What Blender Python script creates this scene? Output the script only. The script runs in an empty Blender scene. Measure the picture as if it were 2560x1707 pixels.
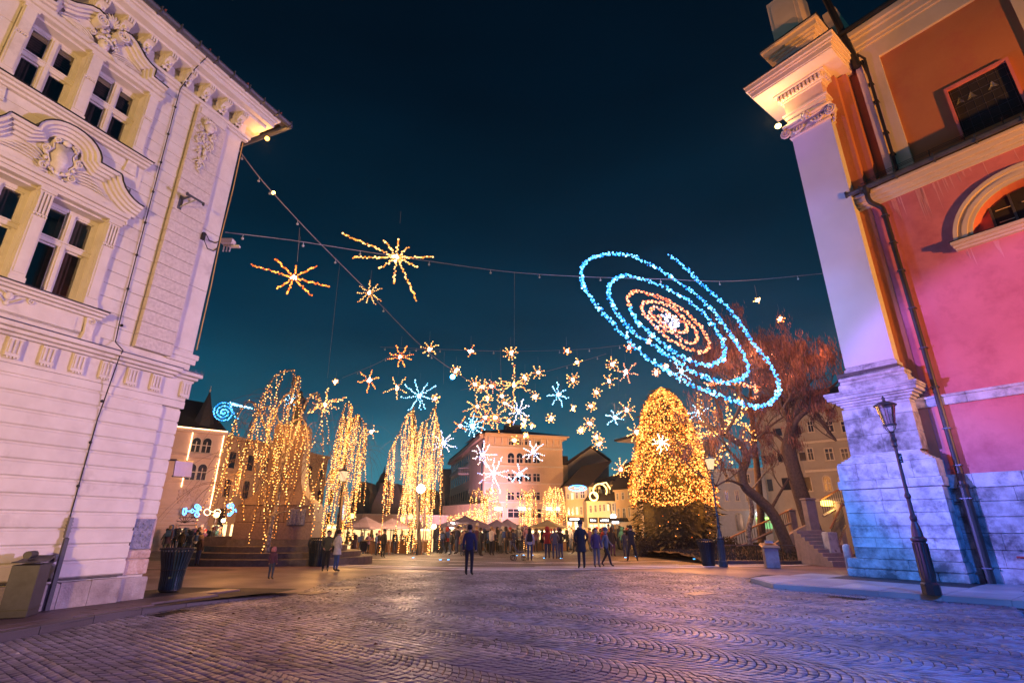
import bpy, bmesh, math, random
import numpy as np
from mathutils import Vector, Matrix
rnd = random.Random(7)
R = math.radians
S = bpy.context.scene
C = S.collection
# ---------------------------------------------------------------- camera, sky, light
CAM_H, FPX, PITCH = 1.55, 1276.0, R(20.0)
cam = bpy.data.objects.new('camera', bpy.data.cameras.new('camera')); C.objects.link(cam)
cam.location = (0, 0, CAM_H); cam.rotation_euler = (R(90) + PITCH, R(-0.1), 0)
cam.data.sensor_width = 36.0; cam.data.lens = FPX / 2560 * 36; cam.data.clip_end = 3000; cam.data.clip_start = 0.05
S.camera = cam
S.view_settings.view_transform = 'Standard'; S.view_settings.look = 'None'
S.view_settings.exposure = 0.0; S.view_settings.gamma = 1.0
S.cycles.use_denoising = True
S.cycles.max_bounces = 5; S.cycles.diffuse_bounces = 2; S.cycles.glossy_bounces = 3
S.cycles.transparent_max_bounces = 8; S.cycles.transmission_bounces = 2
S.cycles.sample_clamp_indirect = 3.0; S.cycles.use_light_tree = True
S.cycles.caustics_reflective = False; S.cycles.caustics_refractive = False
W = bpy.data.worlds.new('World'); S.world = W; W.use_nodes = True
wn = W.node_tree; wn.nodes.clear()
wo = wn.nodes.new('ShaderNodeOutputWorld'); wb = wn.nodes.new('ShaderNodeBackground')
tc = wn.nodes.new('ShaderNodeTexCoord'); sx = wn.nodes.new('ShaderNodeSeparateXYZ')
cr = wn.nodes.new('ShaderNodeValToRGB'); wnz = wn.nodes.new('ShaderNodeTexNoise')
mp = wn.nodes.new('ShaderNodeMapping'); mp.inputs['Scale'].default_value = (1.2, 1.2, 4.0)
wn.links.new(tc.outputs['Generated'], sx.inputs[0]); wn.links.new(sx.outputs['Z'], cr.inputs[0])
wn.links.new(tc.outputs['Generated'], mp.inputs[0]); wn.links.new(mp.outputs[0], wnz.inputs['Vector'])
wnz.inputs['Scale'].default_value = 1.6; wnz.inputs['Detail'].default_value = 4
def lin(r, g, b):
    f = lambda c: (c/255/12.92 if c/255 <= .04045 else ((c/255+.055)/1.055)**2.4)
    return (f(r), f(g), f(b), 1)
e = cr.color_ramp.elements
e[0].position = 0.0; e[0].color = lin(62, 136, 154)
e[1].position = 1.0; e[1].color = lin(2, 11, 22)
for p, c in ((.10, (42, 116, 138)), (.20, (22, 82, 106)), (.34, (6, 52, 75)), (.50, (1, 32, 50)), (.70, (0, 17, 31))):
    q = e.new(p); q.color = lin(*c)
mxw = wn.nodes.new('ShaderNodeMix'); mxw.data_type = 'RGBA'; mxw.blend_type = 'MULTIPLY'
rw = wn.nodes.new('ShaderNodeMapRange'); rw.inputs[1].default_value = .3; rw.inputs[2].default_value = .7
rw.inputs[3].default_value = .8; rw.inputs[4].default_value = 1.22
wn.links.new(wnz.outputs[0], rw.inputs[0]); mxw.inputs[0].default_value = 1
wn.links.new(cr.outputs[0], mxw.inputs[6]); wn.links.new(rw.outputs[0], mxw.inputs[7])
wn.links.new(mxw.outputs[2], wb.inputs[0]); wb.inputs[1].default_value = 1.0
wn.links.new(wb.outputs[0], wo.inputs[0])

def lamp(kind, name, loc, col, power, target=None, size=.5, spot=None, blend=.5):
    d = bpy.data.lights.new(name, kind); d.color = col[:3]; d.energy = power
    if kind == 'AREA': d.size = size
    elif kind in ('POINT', 'SPOT'): d.shadow_soft_size = size
    if kind == 'SPOT' and spot: d.spot_size = R(spot); d.spot_blend = blend
    o = bpy.data.objects.new(name, d); C.objects.link(o); o.location = loc
    if target is not None:
        o.rotation_euler = (Vector(target) - Vector(loc)).to_track_quat('-Z', 'Y').to_euler()
    return o
# floodlights of the square, all on masts and roofs behind or beside the camera
AMB = (1.0, .50, .11)
lamp('SPOT', 'amber_floodlight', (-4.6, -8.5, 3.2), (1.0, .58, .20), 14500, (-9.2, 8.0, 7.6), .30, 56, .5)
lamp('SPOT', 'violet_floodlight', (11.0, 11.5, 3.6), (.70, .47, 1.0), 11500, (-8.6, 10.5, 7.2), .35, 56, .5)
lamp('SPOT', 'wall_projector', (-7.4, 12.7, 4.4), (.36, .17, 1.0), 21500, (15.4, 13.5, 4.6), .22, 29, .35)
lamp('SPOT', 'plinth_projector', (-7.3, 12.8, 4.0), (.03, .25, 1.0), 17000, (11.9, 17.1, 2.6), .22, 25, .8)
for k, (z, c, p) in enumerate(((8.4, (.12, .26, 1.0), 12500), (11.6, (.20, .22, 1.0), 7600), (14.8, (.36, .17, 1.0), 6000), (17.6, (.50, .16, 1.0), 5600))):
    lamp('SPOT', 'pilaster_projector', (-7.4, 12.9, 5.0+.2*k), c, p, (11.35, 16.95, z), .12, 13.5, 1.0)
lamp('SPOT', 'orange_floodlight', (19.5, -4.0, 5.0), (1.0, .38, .055), 24000, (13.2, 16.3, 12.0), .22, 54, .6)
lamp('SPOT', 'attic_floodlight', (14.5, -2.0, 4.0), (1.0, .40, .16), 15000, (11.6, 16.9, 21.5), .2, 17, .9)
lamp('SPOT', 'indigo_floodlight', (9.5, 1.0, 8.0), (.015, .17, 1.0), 13000, (8.2, 10.5, 0), .6, 88, 1.0)
lamp('SPOT', 'mauve_floodlight', (-1.0, -1.0, 9.0), (.40, .20, 1.0), 2100, (-.5, 10.5, 0), .8, 104, 1.0)

# ---------------------------------------------------------------- picture geometry -> places
def ray(px, py):
    u = 853.5 - py
    return (px - 1280.0, FPX*math.cos(PITCH) - u*math.sin(PITCH), FPX*math.sin(PITCH) + u*math.cos(PITCH))
def at(px, py, Y):
    r = ray(px, py); k = Y / r[1]
    return Vector((r[0]*k, Y, CAM_H + r[2]*k))
def hang(px, py, h=9.3, ymin=12, ymax=62):
    r = ray(px, py); s = r[2]/r[1]
    return at(px, py, max(ymin, min(ymax, (h - CAM_H)/max(s, .02))))
def mpp(Y, py=1100):      # metres per photograph pixel at distance Y
    return Y / ray(1280, py)[1]
def zg(y): return -0.024*max(0.0, min(y, 110.0) - 22.0)
def onground(px, Y): 
    r = ray(px, 1340); return Vector((r[0]/r[1]*Y, Y, zg(Y)))

# ---------------------------------------------------------------- materials
MATS = {}
def _ramp(nt, fac, a, b, lo=.35, hi=.65):
    m = nt.nodes.new('ShaderNodeMapRange'); m.inputs[1].default_value = lo; m.inputs[2].default_value = hi
    nt.links.new(fac, m.inputs[0])
    x = nt.nodes.new('ShaderNodeMix'); x.data_type = 'RGBA'
    nt.links.new(m.outputs[0], x.inputs[0])
    for i, c in ((6, a), (7, b)):
        if hasattr(c, 'node'): nt.links.new(c, x.inputs[i])
        else: x.inputs[i].default_value = (*c[:3], 1)
    return x.outputs[2]
def mat(name, c1, c2=None, rough=.7, sc=3.0, bump=.15, bsc=40., metal=0., stain=None, stsc=.6, stl=(.55, .7), isl=0., spec=.5, streak=None):
    if name in MATS: return MATS[name]
    m = bpy.data.materials.new(name); m.use_nodes = True; nt = m.node_tree
    b = nt.nodes['Principled BSDF']; b.inputs['Roughness'].default_value = rough; b.inputs['Metallic'].default_value = metal
    b.inputs['Specular IOR Level'].default_value = spec
    t = nt.nodes.new('ShaderNodeTexCoord'); n = nt.nodes.new('ShaderNodeTexNoise')
    n.inputs['Scale'].default_value = sc; n.inputs['Detail'].default_value = 6; n.inputs['Roughness'].default_value = .65
    nt.links.new(t.outputs['Object'], n.inputs['Vector'])
    c2 = c2 or tuple(v*.72 for v in c1)
    out = _ramp(nt, n.outputs[0], c1, c2)
    if stain:
        n2 = nt.nodes.new('ShaderNodeTexNoise'); n2.inputs['Scale'].default_value = stsc; n2.inputs['Detail'].default_value = 8
        n2.inputs['Roughness'].default_value = .7
        if streak:
            mpn = nt.nodes.new('ShaderNodeMapping'); mpn.inputs['Scale'].default_value = (streak, streak, 1)
            nt.links.new(t.outputs['Object'], mpn.inputs[0]); nt.links.new(mpn.outputs[0], n2.inputs['Vector'])
        else: nt.links.new(t.outputs['Object'], n2.inputs['Vector'])
        out = _ramp(nt, n2.outputs[0], out, stain, *stl)
    if isl:
        g = nt.nodes.new('ShaderNodeNewGeometry'); mr = nt.nodes.new('ShaderNodeMapRange')
        mr.inputs[3].default_value = 1 - isl; mr.inputs[4].default_value = 1 + isl
        nt.links.new(g.outputs['Random Per Island'], mr.inputs[0])
        x = nt.nodes.new('ShaderNodeMix'); x.data_type = 'RGBA'; x.blend_type = 'MULTIPLY'; x.inputs[0].default_value = 1
        nt.links.new(out, x.inputs[6]); nt.links.new(mr.outputs[0], x.inputs[7]); out = x.outputs[2]
    nt.links.new(out, b.inputs['Base Color'])
    if bump:
        n3 = nt.nodes.new('ShaderNodeTexNoise'); n3.inputs['Scale'].default_value = bsc; n3.inputs['Detail'].default_value = 3
        nt.links.new(t.outputs['Object'], n3.inputs['Vector'])
        bp = nt.nodes.new('ShaderNodeBump'); bp.inputs['Strength'].default_value = bump; bp.inputs['Distance'].default_value = .02
        nt.links.new(n3.outputs[0], bp.inputs['Height']); nt.links.new(bp.outputs[0], b.inputs['Normal'])
    MATS[name] = m; return m
def glow(name, col, st, vary=0., samp=False, col2=None):
    if name in MATS: return MATS[name]
    m = bpy.data.materials.new(name); m.use_nodes = True; nt = m.node_tree; nt.nodes.clear()
    o = nt.nodes.new('ShaderNodeOutputMaterial'); e = nt.nodes.new('ShaderNodeEmission')
    e.inputs[0].default_value = (*col, 1); e.inputs[1].default_value = st
    if vary:
        g = nt.nodes.new('ShaderNodeNewGeometry'); mr = nt.nodes.new('ShaderNodeMapRange')
        mr.inputs[3].default_value = st*(1-vary); mr.inputs[4].default_value = st*(1+vary)
        nt.links.new(g.outputs['Random Per Island'], mr.inputs[0]); nt.links.new(mr.outputs[0], e.inputs[1])
        if col2:
            nt.links.new(_ramp(nt, g.outputs['Random Per Island'], col, col2, .2, .9), e.inputs[0])
    nt.links.new(e.outputs[0], o.inputs[0])
    if not samp:
        try: m.cycles.emission_sampling = 'NONE'
        except Exception: pass
    MATS[name] = m; return m
def glassmat(name, tint=(.8, .85, .9), gl=.35, rough=.05):
    if name in MATS: return MATS[name]
    m = bpy.data.materials.new(name); m.use_nodes = True; nt = m.node_tree; nt.nodes.clear()
    o = nt.nodes.new('ShaderNodeOutputMaterial'); a = nt.nodes.new('ShaderNodeBsdfTransparent'); b = nt.nodes.new('ShaderNodeBsdfGlossy')
    a.inputs[0].default_value = (*tint, 1); b.inputs['Roughness'].default_value = rough
    f = nt.nodes.new('ShaderNodeFresnel'); f.inputs[0].default_value = 1.5
    mr = nt.nodes.new('ShaderNodeMapRange'); mr.inputs[3].default_value = gl*.3; mr.inputs[4].default_value = 1
    nt.links.new(f.outputs[0], mr.inputs[0]); x = nt.nodes.new('ShaderNodeMixShader')
    nt.links.new(mr.outputs[0], x.inputs[0]); nt.links.new(a.outputs[0], x.inputs[1]); nt.links.new(b.outputs[0], x.inputs[2])
    nt.links.new(x.outputs[0], o.inputs[0]); MATS[name] = m; return m

plaster = mat('cream_plaster', (.62, .56, .49), (.53, .47, .41), .8, 1.8, .15, 50, stain=(.36, .30, .26), stsc=1.1, stl=(.56, .80))
plaster_rough = mat('roughcast_plaster', (.60, .53, .46), (.46, .39, .34), .9, 14, .8, 45)
stone_base = mat('worn_plinth_stone', (.40, .34, .30), (.27, .22, .20), .85, 3, .6, 30, stain=(.15, .11, .10), stsc=2.2, stl=(.55, .8))
ornament = mat('ornament_plaster', (.66, .60, .52), (.50, .44, .38), .8, 8, .4, 40)
winframe = mat('painted_window_frame', (.62, .56, .47), (.54, .48, .40), .5, 4, .05)
glass = glassmat('window_glass', (.75, .72, .7), .5)
curtain = mat('brown_curtain', (.66, .46, .34), (.42, .28, .2), .9, 3, .1)
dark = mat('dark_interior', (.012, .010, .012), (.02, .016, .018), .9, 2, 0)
blackmetal = mat('black_iron', (.018, .018, .02), (.03, .028, .028), .45, 6, .15, 50, .4)
darkbrown = mat('dark_bronze_paint', (.05, .035, .028), (.03, .024, .02), .45, 5, .2, 60, .3)
gutterm = mat('grey_zinc', (.14, .14, .16), (.09, .09, .11), .4, 3, .1, 30, .6)
rooftile = mat('dark_roof_tiles', (.05, .032, .028), (.028, .02, .02), .9, 6, .6, 18)
church_red = mat('church_red_plaster', (.68, .20, .20), (.60, .165, .17), .85, .7, .15, 40, stain=(.48, .11, .12), stsc=.9, stl=(.48, .72))
church_orlit = mat('church_plaster_orange_lit', (.50, .185, .08), (.45, .155, .065), .85, .6, .15, 40, stain=(.44, .12, .07), stsc=.8, stl=(.5, .75))  # same church paint, with the floodlight's orange put into the colour
church_streak = mat('church_streaked_plaster', (.56, .13, .10), (.50, .11, .085), .85, .8, .12, 50, stain=(.72, .36, .32), stsc=1.0, stl=(.56, .66), streak=7)
church_cream = mat('church_cream_plaster', (.70, .56, .44), (.62, .49, .38), .8, 1.1, .12, 50)
church_stone = mat('church_limestone', (.62, .60, .57), (.42, .40, .38), .75, 2.2, .6, 25, stain=(.15, .14, .14), stsc=1.7, stl=(.47, .66))
church_stone2 = mat('church_weathered_limestone', (.50, .46, .43), (.30, .27, .25), .8, 3, .7, 22, stain=(.09, .08, .075), stsc=1.3, stl=(.44, .62))
mortar = mat('dark_joint_mortar', (.12, .10, .09), (.07, .06, .055), .95, 8, .3)

# ---------------------------------------------------------------- mesh helpers
class MB:
    def __init__(s, ns=1): s.v = []; s.f = []; s.ns = ns; s.mi = []
    def add(s, vs, fs, mi=0):
        o = len(s.v)
        s.v += [(a, b*s.ns, c) for a, b, c in vs]
        if s.ns < 0: fs = [tuple(reversed(q)) for q in fs]
        s.f += [tuple(i+o for i in q) for q in fs]; s.mi += [mi]*len(fs); return s
    def box(s, x0, x1, y0, y1, z0, z1, mi=0, bv=0.):
        if x0 > x1: x0, x1 = x1, x0
        if y0 > y1: y0, y1 = y1, y0
        if z0 > z1: z0, z1 = z1, z0
        b = min(bv, (x1-x0)*.3, (y1-y0)*.3, (z1-z0)*.3)
        if b <= 0:
            return s.add([(x0,y0,z0),(x1,y0,z0),(x1,y1,z0),(x0,y1,z0),(x0,y0,z1),(x1,y0,z1),(x1,y1,z1),(x0,y1,z1)],
                         [(0,3,2,1),(4,5,6,7),(0,1,5,4),(1,2,6,5),(2,3,7,6),(3,0,4,7)], mi)
        def rg(z, i): return [(x0+i,y0+i,z),(x1-i,y0+i,z),(x1-i,y1-i,z),(x0+i,y1-i,z)]
        v = rg(z0, b) + rg(z0+b, 0) + rg(z1-b, 0) + rg(z1, b)
        f = [(3,2,1,0),(12,13,14,15)]
        for r in range(3):
            for i in range(4):
                j = (i+1) % 4; f.append((r*4+i, r*4+j, r*4+4+j, r*4+4+i))
        return s.add(v, f, mi)
    def frus(s, c0, c1, a0, b0, a1, b1, n=4, rot=math.pi/4, mi=0, k=1.):    # tapering prism between two centres
        v = []
        for c, a, b in ((c0, a0, b0), (c1, a1, b1)):
            for i in range(n):
                t = rot + 2*math.pi*i/n; q = math.sqrt(2) if n == 4 else 1
                v.append((c[0]+a*math.cos(t)*q, c[1]+b*math.sin(t)*q, c[2]))
        return s.add(v, [tuple(reversed(range(n))), tuple(range(n, 2*n))] + [(i, (i+1) % n, n+(i+1) % n, n+i) for i in range(n)], mi)
    def lathe(s, prof, c=(0, 0, 0), n=16, mi=0, sx=1, sy=1, rot=0.):
        v = []; f = []
        for r, z in prof:
            for i in range(n):
                t = rot+2*math.pi*i/n; v.append((c[0]+r*sx*math.cos(t), c[1]+r*sy*math.sin(t), c[2]+z))
        for k in range(len(prof)-1):
            for i in range(n):
                j = (i+1) % n; f.append((k*n+i, k*n+j, k*n+n+j, k*n+n+i))
        f.append(tuple(reversed(range(n)))); m = (len(prof)-1)*n; f.append(tuple(range(m, m+n)))
        return s.add(v, f, mi)
    def tube(s, pts, r, n=6, mi=0, flat=1.):
        pts = [Vector(p) for p in pts]; m = len(pts)
        rs = r if hasattr(r, '__len__') else [r]*m
        v = []; f = []; up = Vector((0, 0, 1)); prev = None
        for i, p in enumerate(pts):
            t = (pts[min(i+1, m-1)] - pts[max(i-1, 0)]);
            if t.length < 1e-9: t = Vector((0, 0, 1))
            t.normalize()
            a = prev - t*prev.dot(t) if prev is not None else t.cross(up)
            if a.length < 1e-4: a = t.cross(Vector((1, 0, 0)))
            a.normalize(); prev = a; b = t.cross(a)
            for k in range(n):
                w = 2*math.pi*k/n; q = p + a*(rs[i]*math.cos(w)) + b*(rs[i]*flat*math.sin(w)); v.append(tuple(q))
        for i in range(m-1):
            for k in range(n):
                j = (k+1) % n; f.append((i*n+k, i*n+j, i*n+n+j, i*n+n+k))
        f.append(tuple(reversed(range(n)))); f.append(tuple(range((m-1)*n, m*n)))
        return s.add(v, f, mi)
    def ball(s, c, r, sx=1, sy=1, sz=1, n=8, m=5, mi=0):
        pr = [(max(1e-4, r*math.sin(math.pi*i/m)), -r*sz*math.cos(math.pi*i/m)) for i in range(m+1)]
        return s.lathe(pr, c, n, mi, sx, sy)
    def octa(s, c, r, mi=0):
        x, y, z = c
        return s.add([(x+r,y,z),(x-r,y,z),(x,y+r,z),(x,y-r,z),(x,y,z+r),(x,y,z-r)],
                     [(0,2,4),(2,1,4),(1,3,4),(3,0,4),(2,0,5),(1,2,5),(3,1,5),(0,3,5)], mi)
    def prism(s, poly, y0, y1, mi=0):                # polygon in x-z, extruded in y
        n = len(poly); v = [(x, y0, z) for x, z in poly] + [(x, y1, z) for x, z in poly]
        return s.add(v, [tuple(range(n)), tuple(reversed(range(n, 2*n)))] + [(i, n+i, n+(i+1) % n, (i+1) % n) for i in range(n)], mi)
    def ribbon(s, path, t0, t1, y0, y1, mi=0):       # moulding that follows a path in x-z
        n = len(path); P = [Vector((a, b)) for a, b in path]; N = []
        for i in range(n):
            d = P[min(i+1, n-1)] - P[max(i-1, 0)]; d.normalize(); N.append(Vector((-d.y, d.x)))
        v = []; f = []
        for i in range(n):
            a = P[i] + N[i]*t0; b = P[i] + N[i]*t1
            v += [(a.x, y0, a.y), (b.x, y0, b.y), (b.x, y1, b.y), (a.x, y1, a.y)]
        for i in range(n-1):
            for k in range(4):
                j = (k+1) % 4; f.append((i*4+k, i*4+j, i*4+4+j, i*4+4+k))
        f += [(3, 2, 1, 0), tuple((n-1)*4+k for k in range(4))]
        return s.add(v, f, mi)
    def sheet(s, P, mi=0):
        return s.add(P, [tuple(range(len(P)))], mi)
    def mesh(s, name, mats, smooth=False):
        me = bpy.data.meshes.new(name); me.from_pydata(s.v, [], s.f)
        for m in (mats if isinstance(mats, (list, tuple)) else [mats]): me.materials.append(m)
        if max(s.mi, default=0): me.polygons.foreach_set('material_index', s.mi)
        if smooth: me.polygons.foreach_set('use_smooth', [True]*len(me.polygons))
        me.update(); return me
    def build(s, name, mats, parent=None, smooth=False, loc=None):
        return obj(name, s.mesh(name, mats, smooth), parent, loc)
def obj(name, me, parent=None, loc=None):
    o = bpy.data.objects.new(name, me); C.objects.link(o)
    if parent is not None: o.parent = parent
    if loc is not None: o.location = loc
    return o
def tag(o, label, cat, group=None, kind=None):
    o['label'] = label; o['category'] = cat
    if group: o['group'] = group
    if kind: o['kind'] = kind
    return o
def thing(name, label, cat, loc=(0, 0, 0), rz=0., group=None):
    o = bpy.data.objects.new(name, None); C.objects.link(o); o.location = loc; o.rotation_euler = (0, 0, rz)
    o.empty_display_size = .2
    return tag(o, label, cat, group)
def struct(name, me):
    o = obj(name, me); o['kind'] = 'structure'; return o
KIDS = {}
def dup(root, loc=None, rz=None, label=None, sc=None, group=None):
    def cp(o, par):
        c = o.copy(); C.objects.link(c)
        if par is not None: c.parent = par
        for ch in list(o.children): cp(ch, c)
        return c
    c = cp(root, None)
    if loc is not None: c.location = loc
    if rz is not None: c.rotation_euler = (0, 0, rz)
    if label: c['label'] = label
    if group: c['group'] = group
    if sc: c.scale = (sc, sc, sc)
    return c
def arc(cx, cz, r, a0, a1, n, rz=None):
    rz = rz or r
    return [(cx + r*math.cos(R(a0+(a1-a0)*i/n)), cz + rz*math.sin(R(a0+(a1-a0)*i/n))) for i in range(n+1)]
def spline(P, n=6):
    P = [Vector(p) for p in P]; out = []
    for i in range(len(P)-1):
        p0, p1, p2, p3 = P[max(i-1, 0)], P[i], P[i+1], P[min(i+2, len(P)-1)]
        for k in range(n):
            t = k/n
            out.append(.5*((2*p1) + (p2-p0)*t + (2*p0-5*p1+4*p2-p3)*t*t + (3*p1-p0-3*p2+p3)*t**3))
    out.append(P[-1]); return out
def scroll(mb, cx, cz, r, y, th=.02, turns=2.0, sgn=1, a0=90, flat=1.):
    n = int(10*turns); pts = []
    for i in range(n+1):
        q = i/n; rr = r*(1-.85*q); t = R(a0) + sgn*2*math.pi*turns*q
        pts.append((cx+rr*math.cos(t), y, cz+rr*math.sin(t)))
    mb.tube(pts, [th*(1-.5*i/n) for i in range(n+1)], 5)
def leaf(mb, x0, z0, x1, z1, w, y, bend=.2, lift=.04):
    a = Vector((x0, z0)); b = Vector((x1, z1)); d = b-a; nrm = Vector((-d.y, d.x)); pts = []; rs = []
    for i in range(7):
        t = i/6; p = a + d*t + nrm*(bend*math.sin(math.pi*t)); pts.append((p.x, y+lift*math.sin(math.pi*t*.8), p.y)); rs.append(max(.004, w*math.sin(math.pi*(.12+.83*t))))
    mb.tube(pts, rs, 5, flat=.5)
# ================================================================ the pale palace on the left
OLx, OLy = -7.826, 12.297; AL = R(23.3)
rzL = math.atan2(-math.cos(AL), -math.sin(AL))
palace = thing('palace', 'pale stucco corner palace with paired windows, stucco cartouches and a deep bracketed cornice', 'building', (OLx, OLy, 0), rzL)
def LM(): return MB(1)
# wall behind the blocks, cut by the four window openings
WZ = [(5.82, 7.86), (9.70, 11.45)]; WU = [(2.86, 3.86), (4.12, 5.10)]
m = LM()
for (a, b) in ((.28, 2.86), (3.86, 4.12), (5.10, 9.5)): m.box(a, b, -.9, -.02, 5.2, 12.3)
for (a, b) in WU:
    for z0, z1 in ((5.2, 5.82), (7.86, 9.70), (11.45, 12.3)): m.box(a, b, -.9, -.02, z0, z1)
m.box(.28, 9.5, -.9, -.03, 0, 5.2); m.box(.30, 9.4, -7, -.9, 0, 5.7); m.box(.3, 9.4, -7, -1.5, 5.7, 12.3)
m.build('wall', plaster, palace)
# coursed blocks of the upper wall, each proud of the joints
def courses(u0, u1, z0, z1, h, n1, mt, name='wall_block', stag=None, jit=0.004, gap=.009):
    k = max(1, round((z1-z0)/h)); h = (z1-z0)/k
    for i in range(k):
        cuts = [u0, u1]
        if stag and u1-u0 > stag*1.2:
            x = u0 + stag*(.5 if i % 2 else 1.0); cuts = [u0]
            while x < u1-.15: cuts.append(x); x += stag
            cuts.append(u1)
        for a, b in zip(cuts, cuts[1:]):
            LM().box(a+gap*.5, b-gap*.5, -.02, n1+rnd.uniform(-jit, jit), z0+i*h+gap*.5, z0+(i+1)*h-gap*.5, bv=.008).build(name, mt, palace)
courses(1.72, 2.60, 5.32, 12.2, .30, .012, plaster)
courses(5.34, 9.4, 5.32, 12.2, .60, .012, plaster)
courses(.30, .86, 5.62, 12.2, 1.65, .012, plaster)
courses(.86, 1.70, 5.32, 12.25, .30, .13, plaster_rough, 'quoin_block', jit=.006)
# ground floor: banded rustication
bz = [0.62 + .2955*i for i in range(13)]
for i in range(12):
    z0, z1 = bz[i]+.017, bz[i+1]-.017
    for u0, u1 in ((.76, 4.9), (4.93, 9.4)):
        LM().box(u0+.004, u1, -.02, .10, z0, z1, bv=.022).build('rustic_band', plaster, palace)
    if i > 2: LM().box(.27, .75, -.03, .0, z0, z1, bv=.02).build('rustic_band', plaster, palace)
LM().box(.765, 9.4, -.02, .062, .60, 4.2).build('groove_back', plaster, palace); LM().box(.76, 9.4, -.02, .085, .60, .64).build('groove_fill', mortar, palace)
LM().box(.27, 9.4, -.02, .09, 4.19, 4.36, bv=.01).build('frieze_base', plaster, palace)
# worn corner stones where the plaster has gone
worn = mat('bare_flaking_stone', (.42, .27, .20), (.62, .50, .42), .9, 5, 1.0, 18, stain=(.22, .12, .09), stsc=2.6, stl=(.5, .75))
for i, (z0, z1) in enumerate(((.60, .90), (.91, 1.08), (1.09, 1.74))):
    LM().box(.24+.01*i, .76, -.03, .02+.01*(i % 2), z0, z1, bv=.03).build('corner_stone', worn, palace)
pl_mat = mat('patinated_relief', (.10, .11, .17), (.25, .24, .30), .6, 12, .8, 30)
p = LM().box(.33, .74, .02, .055, 1.12, 1.70, bv=.01).build('plaque', pl_mat, palace)
pm = LM()
for i in range(44):
    pm.ball((.36+rnd.random()*.34, .056, 1.16+rnd.random()*.48), .014+rnd.random()*.018, sy=.6, n=6, m=4)
pm.box(.32, .75, .05, .07, 1.69, 1.715); pm.box(.32, .75, .05, .07, 1.105, 1.13)
pm.build('plaque_relief', pl_mat, p)
# plinth stones
for a, b, n1 in ((.20, .50, .05), (.51, .80, .07), (.81, 1.36, .17), (1.37, 1.88, .17), (1.89, 2.5, .17), (2.51, 3.3, .17), (3.31, 4.2, .17), (4.21, 5.2, .17), (5.21, 6.3, .17)):
    LM().box(a, b, -.03, n1, .08, .56+rnd.uniform(-.01, .01), bv=.02).build('plinth_stone', stone_base, palace)
# frieze, brackets and ledge over the ground floor
LM().box(.27, 9.4, -.02, .07, 4.37, 4.84).build('frieze', plaster, palace)
for u in [.35]+[1.05+.525*i for i in range(11)]:
    m = LM(); m.box(u-.115, u+.115, .07, .135, 4.47, 4.83, bv=.008)
    for k in (-.07, 0, .07): m.box(u+k-.018, u+k+.018, .135, .155, 4.53, 4.79, bv=.006)
    for k in range(4): m.box(u-.10+.052*k, u-.07+.052*k, .13, .15, 4.43, 4.47)
    m.build('bracket', plaster, palace)
m = LM()
for z0, z1, n in ((4.84, 4.90, .16), (4.90, 4.97, .24), (4.97, 5.06, .33)):
    m.box(.78-n*.4, 9.4, -.02, n, z0, z1, bv=.012); m.box(.24-n*.5, .78, -.02, n-.08, z0-.002, z1-.002, bv=.012)
m.build('ledge', plaster, palace)
m = LM(); m.box(.64, 9.4, -.02, .35, 5.062, 5.075); m.box(.08, .64, -.02, .27, 5.06, 5.073); m.build('ledge_flashing', gutterm, palace)
LM().box(.16, .92, -.02, .07, 5.42, 5.56, bv=.02).box(.2, .92, -.02, .04, 5.30, 5.42).build('ledge', plaster, palace)
m = LM()
for i in range(26):
    a = (.02+i*.013, .1+.1*rnd.random(), 5.073); m.tube([a, (a[0]+rnd.uniform(-.03, .03), a[1]+rnd.uniform(-.03, .03), 5.073+.06+rnd.random()*.05)], .0015, 3)
m.build('bird_spikes', gutterm, palace)
LM().box(2.35, 9.4, -.02, .05, 5.08, 5.32, bv=.01).build('string_course', plaster, palace)

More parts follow.
